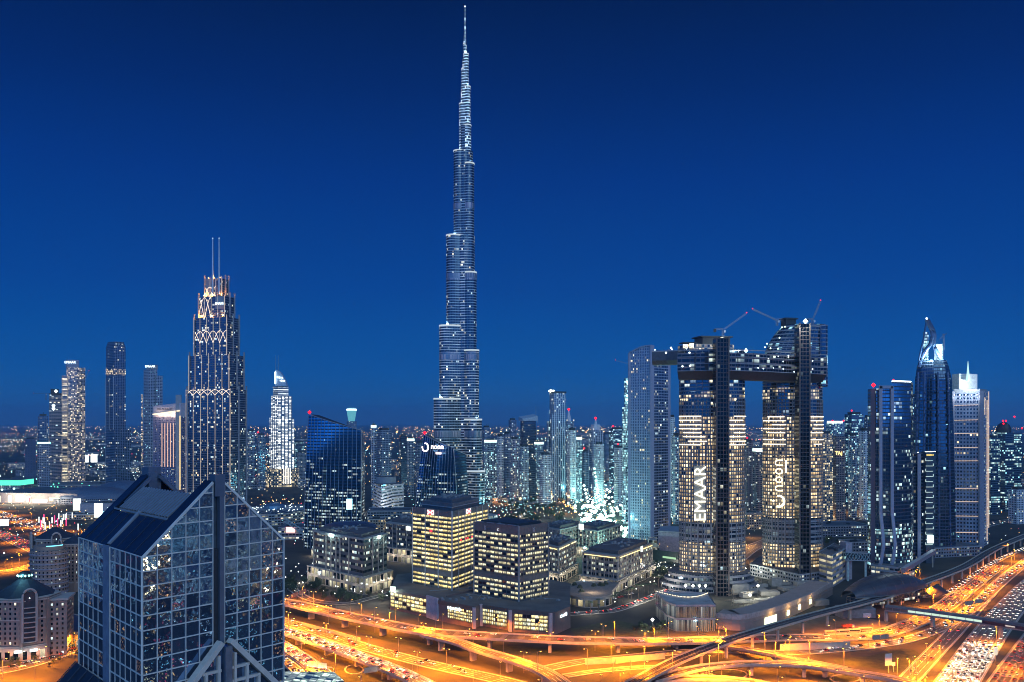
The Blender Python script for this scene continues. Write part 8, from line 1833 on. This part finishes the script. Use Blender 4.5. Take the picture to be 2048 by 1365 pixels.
    b = MB(); b.bar(a, c, 4, 4); b.build('tube', plain('tube_grey', (.28, .26, .3), .5, .3), th); b = MB(); b.bar(a + Vector((0, 0, 2.6)), c + Vector((0, 0, 2.6)), 4.6, .5); b.build('roof', GREYM, th); b = MB(); [b.bar((q.x, q.y, 0), (q.x, q.y, q.z - 2), 1.2, 1.2) for q in (a + (c - a) * .05, a + (c - a) * .5, a + (c - a) * .95)]; b.build('piers', KERB, th)
    simple('east_block', 'mint pale office block at the edge beside the eastern road', 'building', rect(2033, 2075, 1025, 40, .1), 26, LOWM['cool'])
fillers(); mall(); works()

# ------------------------------------------------------------------ trees
def leaf_tree(seed, h, rad, n):
    r = random.Random(seed); b = MB(); t = MB()
    t.tube([(0, 0, 0), (.1, 0, h * .3), (0, .1, h * .5)], [.35, .28, .2], 6)
    for k in range(5): a = k * 1.3; t.tube([(0, 0, h * .32), (rad * .5 * math.cos(a), rad * .5 * math.sin(a), h * .65)], [.16, .06], 4)
    cl = [(r.uniform(-.6, .6) * rad, r.uniform(-.6, .6) * rad, h * r.uniform(.5, .88), rad * r.uniform(.35, .6)) for _ in range(9)]
    for k in range(n):
        x, y, z, s = cl[r.randrange(9)]; v = Vector((r.gauss(0, 1), r.gauss(0, 1), r.gauss(0, .8))).normalized() * s * r.uniform(.6, 1.05); c = Vector((x, y, z)) + v; w = r.uniform(.25, .55)
        u = Vector((r.uniform(-1, 1), r.uniform(-1, 1), r.uniform(-1, 1))).normalized(); q = u.orthogonal().normalized(); b.face([c + u * w, c + q * w * .7, c - u * w, c - q * w * .7])
    return b, t
def palm_tree(seed, h):
    r = random.Random(seed); b = MB(); t = MB(); t.tube([(0, 0, 0), (.15, 0, h * .5), (.1, .1, h)], [.3, .2, .17], 6)
    for k in range(16):
        a = k * 2 * PI / 16 + r.uniform(-.15, .15); L = r.uniform(2.6, 3.4); dr = r.uniform(.3, 1.0); P = [Vector((.1 + math.cos(a) * L * f, .1 + math.sin(a) * L * f, h + 1.1 * math.sin(f * 2.4) - dr * f * f * 1.8)) for f in (0, .25, .5, .75, 1)]; s = Vector((-math.sin(a), math.cos(a), 0))
        for i in range(4): w0, w1 = .42 * math.sin(PI * (.15 + .8 * i / 4)), .42 * math.sin(PI * (.15 + .8 * (i + 1) / 4)); b.face([P[i] - s * w0 - Vector((0, 0, .18)), P[i], P[i + 1], P[i + 1] - s * w1 - Vector((0, 0, .18))]); b.face([P[i], P[i] + s * w0 - Vector((0, 0, .18)), P[i + 1] + s * w1 - Vector((0, 0, .18)), P[i + 1]])
    return b, t
def trees():
    lf = plain('leaf_dark', (.055, .075, .035), .8, 0, .4, .6); bk = plain('bark', (.12, .085, .06), .9); pl = plain('palm_leaf', (.06, .085, .035), .7, 0, .3, .6)
    r = random.Random(44); protos = []; used = [0] * 4
    for i in range(3):
        b, t = leaf_tree(60 + i, 7 + i, 3.6 + .5 * i, 420); th = thing('leafy_tree', 'dark round-crowned tree', 'tree'); b.build('crown', lf, th); t.build('trunk', bk, th); protos.append(th)
    b, t = palm_tree(9, 9); th = thing('palm_tree', 'date palm', 'palm'); b.build('crown', pl, th); t.build('trunk', bk, th); protos.append(th)
    def put(i, x, y, lab, grp, s=1.0, z=0):
        p = G(x, y, z); o = protos[i] if not used[i] else dup(protos[i], tuple(p)); used[i] = 1; o.location = p; o.rotation_euler = (0, 0, r.random() * 6.28); o.scale = (s, s, s * r.uniform(.85, 1.15)); o['label'] = lab; o['group'] = grp
    for k in range(46): put(k % 3, r.uniform(1015, 1125), r.uniform(1008, 1052), 'dark tree in the grove behind the grey office tower', 'trees of the grove', r.uniform(1.2, 1.9))
    for k in range(18): put(k % 3, r.uniform(572, 640), r.uniform(1168, 1192), 'dark tree around the car park by the banded office block', 'trees of the car park', r.uniform(.9, 1.3))
    for k in range(22): put(k % 3, r.uniform(640, 790), r.uniform(1188, 1204), 'dark tree along the street front of the banded office block', 'trees before the banded block', r.uniform(.7, 1.1))
    for k in range(16): f = k / 15; put(3, 1226 + 150 * f + r.uniform(-4, 4), 1208 - 52 * f + r.uniform(-4, 8), 'date palm along the street beside the stone blocks', 'palms of the stone block street', r.uniform(.9, 1.3))
    for k in range(14): put(3, r.uniform(1080, 1225), r.uniform(1190, 1226), 'date palm around the curved retail building', 'palms of the retail terrace', r.uniform(.6, .9))
    for k in range(16): put(k % 3, r.uniform(1300, 1350), r.uniform(1125, 1160), 'dark tree on the lamp-dotted square beside the left oval tower', 'trees of the square', r.uniform(.8, 1.1))
    for k in range(14): put(k % 3, r.uniform(124, 160), r.uniform(1262, 1318), 'dark tree between the ornate blocks and the gabled tower', 'trees by the ornate blocks', r.uniform(.7, 1.1))
    for k in range(10): put(k % 3, r.uniform(1640, 1690), r.uniform(1080, 1100), 'dark tree in the lit yard right of the taller oval tower', 'trees of the yard', r.uniform(.9, 1.3))
    for k in range(12): put(k % 3, r.uniform(1240, 1330), r.uniform(1255, 1268), 'small tree on the bank above the flyover', 'trees on the bank', r.uniform(.5, .8))
    for k in range(10): put(k % 3, r.uniform(0, 125), r.uniform(1322, 1336), 'clipped tree in the planting before the ornate rose block', 'trees before the rose block', r.uniform(.4, .6))
    # small white garden lamps among them
    gl = None
    for k in range(110):
        reg = ((565, 640, 1125, 1192, 10), (1240, 1350, 1150, 1200, 14), (1300, 1352, 1118, 1150, 20), (640, 800, 1180, 1202, 10), (1020, 1120, 1008, 1045, 30), (1080, 1230, 1185, 1215, 16))[k % 6]; p = G(r.uniform(reg[0], reg[1]), r.uniform(reg[2], reg[3]))
        lab, grp = (('white garden lamp in the car park by the banded office block', 'car park lamps'), ('white garden lamp along the palm street', 'palm street lamps'), ('white garden lamp on the square beside the left oval tower', 'square lamps'), ('white garden lamp before the banded office block', 'block front lamps'), ('warm garden lamp in the dark grove', 'grove lamps'), ('white garden lamp around the retail terrace', 'terrace lamps'))[k % 6]
        if gl is None:
            gl = thing('garden_lamp', lab, 'lamp', tuple(p), grp); b = MB(); b.bar(tuple(p), (p.x, p.y, 4.6), .18, .18); b.build('post', DARKM, gl); b = MB(); b.octa((p.x, p.y, 5), .55); b.build('globe', glow('globe_white', (1, .97, .85), 6), gl)
        else: dup(gl, p, 0, lab, grp)
    for x, y, e in ((600, 1150, 5000), (690, 1196, 5000), (1275, 1185, 9000), (1330, 1165, 9000), (1330, 1135, 8000), (1130, 1205, 5000), (1070, 1030, 16000), (1040, 1020, 12000), (1560, 1195, 6000), (1180, 1210, 4000), (760, 1188, 4000)): lamp('lamp_pool', tuple(G(x, y, 9)), e * 1.5, (1, .93, .78), 1)
trees()
def roofscape():
    """cooling units, ducts and tanks on the nearer roofs"""
    r = random.Random(90); U = plain('unit_grey', (.24, .24, .24), .7, 0, .2, .4)
    for o in [o for o in COL.objects if o.parent is None and o.get('category') in ('office tower', 'office block', 'building')]:
        base = ORI.get(o)
        if base is None or base.y > 1250 or base.y < 600: continue
        parts = [c for c in o.children if c.type == 'MESH' and c.name.split('.')[0] in ('roof', 'shell', 'plant_room', 'facade', 'penthouse', 'core')]
        if not parts: continue
        best = max(parts, key=lambda c: max(v.co.z for v in c.data.vertices)); vs = [v.co for v in best.data.vertices]; zt = max(v.z for v in vs); top = [v for v in vs if v.z > zt - .3]
        x0, x1 = min(v.x for v in top), max(v.x for v in top); y0, y1 = min(v.y for v in top), max(v.y for v in top); cx, cy = (x0 + x1) / 2 + base.x, (y0 + y1) / 2 + base.y; w, h = (x1 - x0) * .26, (y1 - y0) * .26; z = zt + base.z
        b = MB()
        for k in range(9):
            x, y = cx + r.uniform(-w, w), cy + r.uniform(-h, h); s = r.uniform(1.2, 3.2); b.box(x, y, s, s * r.uniform(.6, 1.3), z - .4, z + r.uniform(.8, 2.4), .6)
            if k % 3 == 0: b.lathe((x + 2, y + 2), [(1.0, z - .4), (1.0, z + 1.6), (.3, z + 2.0)], 8)
        b.bar((cx - w, cy - h * .3, z + .3), (cx + w, cy + h * .3, z + .3), .7, .6); b.bar((cx, cy - h, z + .3), (cx + w * .4, cy + h, z + .3), .6, .6)
        b.build('cooling_units', U, o)
    # the wide podium roof of the office pair
    pod = next(o for o in COL.objects if o.name == 'podium_block'); b = MB()
    for k in range(26): x, y = r.uniform(-66, 60), r.uniform(765, 800); b.box(x, y, r.uniform(1.2, 3), r.uniform(1.2, 3), 17.9, 18.6 + r.random(), .7)
    b.bar((-40, 792, 18.3), (40, 772, 18.3), .5, .5); b.build('cooling_units', U, pod)
roofscape()

# ------------------------------------------------------------------ thousands of far lamps that nobody could count
def far_lights():
    r = random.Random(5); MATL = [glow('far_amber', (1, .42, .1), 6), glow('far_white', (.85, 1, .95), 6), glow('far_teal', (.4, .95, 1), 6), glow('far_red', (1, .06, .1), 6), glow('far_gold', (1, .75, .35), 6)]
    b = MB()
    def dot(x, y, z, k, s=1.0): rr = max(.55, min(3.2, y * .00042 if y > 0 else .8)) * s; b.octa((x, y, z), rr, k)
    for s in range(230):                                        # street lines
        Y = 1250 + 11500 * r.random() ** 1.7; px = r.uniform(-500, 2400); x, y = PX(px, Y), Y; a = r.choice((.35, 1.9, .15, 1.2, 2.5)) + r.gauss(0, .12); n = r.randint(10, 34); st = r.uniform(22, 46) * (1 + Y / 6000); k = r.choices((0, 1, 2, 3, 4), (5, 3, 1.6, .5, 3))[0]
        for i in range(n): dot(x + math.cos(a) * st * i + r.gauss(0, 3), y + math.sin(a) * st * i + r.gauss(0, 3), r.uniform(6, 12), k if r.random() < .85 else r.randrange(5), r.uniform(.6, 1.15))
    for s in range(1300):                                       # the crowded eastern streets
        Y = r.uniform(1500, 3600); dot(PX(r.uniform(960, 1260), Y), Y, r.uniform(3, 26), r.choices((0, 1, 2, 3, 4), (1.6, 3, 4, .4, 1.6))[0], r.uniform(.5, 1.15))
    for s in range(3000):                                       # houses, yards, signs
        Y = 1150 + 5200 * r.random() ** 1.5; px = r.uniform(-700, 2700); dot(PX(px, Y), Y, r.uniform(2, 16), r.choices((0, 1, 2, 3, 4), (3, 3, 2.2, .6, 3))[0], r.uniform(.4, 1.0))
    for s in range(420):                                        # white-teal yard west, amber strip along the horizon
        dot(PX(r.uniform(160, 560), 3300), r.uniform(2600, 4600), r.uniform(5, 14), r.choice((1, 2, 1)), r.uniform(.6, 1.4))
    HZ = len(MATL); MATL += [glow('horizon_amber', (1, .4, .1), 26), glow('horizon_gold', (1, .7, .35), 22)]
    for s in range(900):                                        # lit towns near the horizon
        Y = r.uniform(14000, 34000); cl = math.sin(s * .37) * 160; px = r.uniform(-60, 2100); b.octa((PX(px, Y), Y, r.uniform(6, 30)), r.uniform(3, 7.5), r.choice((HZ, HZ, HZ + 1)))
    for s in range(520): Y = r.uniform(9000, 14500); dot(PX(r.uniform(-40, 2090), Y), Y, r.uniform(4, 18), r.choices((0, 4, 3, 1), (6, 3, .8, 1))[0], r.uniform(.7, 1.3))
    tag(b.build('city_lights', MATL), kind='stuff')
far_lights()
def reflected_city():
    """the row of towers that continues along the highway past the eye; the gabled tower mirrors it"""
    r = random.Random(15)
    for k, (x, y, w, h, f) in enumerate(((420, 120, 40, 120, 'tealm'), (520, 210, 46, 150, 'mix'), (610, 60, 50, 95, 'golden'), (700, 260, 44, 170, 'palel'), (800, 130, 52, 130, 'tealo'), (900, 300, 50, 110, 'mix'), (480, 20, 40, 70, 'golden'), (1000, 60, 60, 150, 'tealm'), (-700, 620, 60, 60, 'mix'), (-860, 760, 70, 90, 'golden'), (-620, 800, 60, 45, 'tealm'))):
        P = para((x, y), (x + w * .9, y + w * .4), (x - w * .4, y + w * .9)); tower('city_tower', ('lit tower seen only as a reflection in the %s face of the gabled glass tower' % ('narrow' if x < 0 else 'wide')), 'tower', P, 0, h, FK[f], 'towers mirrored in the gabled tower')
    b = MB()
    for k in range(2200): b.octa((r.uniform(150, 1600), r.uniform(-350, 420), r.uniform(3, 14)), r.uniform(.5, 1.3), r.randrange(5))
    for k in range(600): b.octa((r.uniform(-1700, -480), r.uniform(450, 1500), r.uniform(3, 14)), r.uniform(.5, 1.2), r.randrange(5))
    tag(b.build('city_lights', [glow('far_amber', (1, .42, .1)), glow('far_white', (1, 1, 1)), glow('far_teal', (1, 1, 1)), glow('far_red', (1, 1, 1)), glow('far_gold', (1, 1, 1))]), kind='stuff')
    for x, y in ((500, 60), (700, 150), (900, 100), (600, 300), (350, 60)): lamp('street_fill', (x, y, 14), 60000, (1, .6, .25), 3)  # unseen fill lamps added to light the gabled tower and its reflections
reflected_city()
# ------------------------------------------------------------------ the night air
def haze(density):
    b = MB(); b.prism([(-30000, -400), (30000, -400), (30000, 46000), (-30000, 46000)], -1.0, 880, 0, 0, True)
    m = bpy.data.materials.new('night_air'); m.use_nodes = True; nt = m.node_tree; nt.nodes.clear()
    o = nt.nodes.new('ShaderNodeOutputMaterial'); v = nt.nodes.new('ShaderNodeVolumePrincipled')
    v.inputs['Color'].default_value = (.30, .68, 1.0, 1); v.inputs['Density'].default_value = density; v.inputs['Anisotropy'].default_value = 0.2
    nt.links.new(v.outputs[0], o.inputs['Volume'])
    tag(b.build('haze', m), kind='stuff')
haze(4.6e-5)
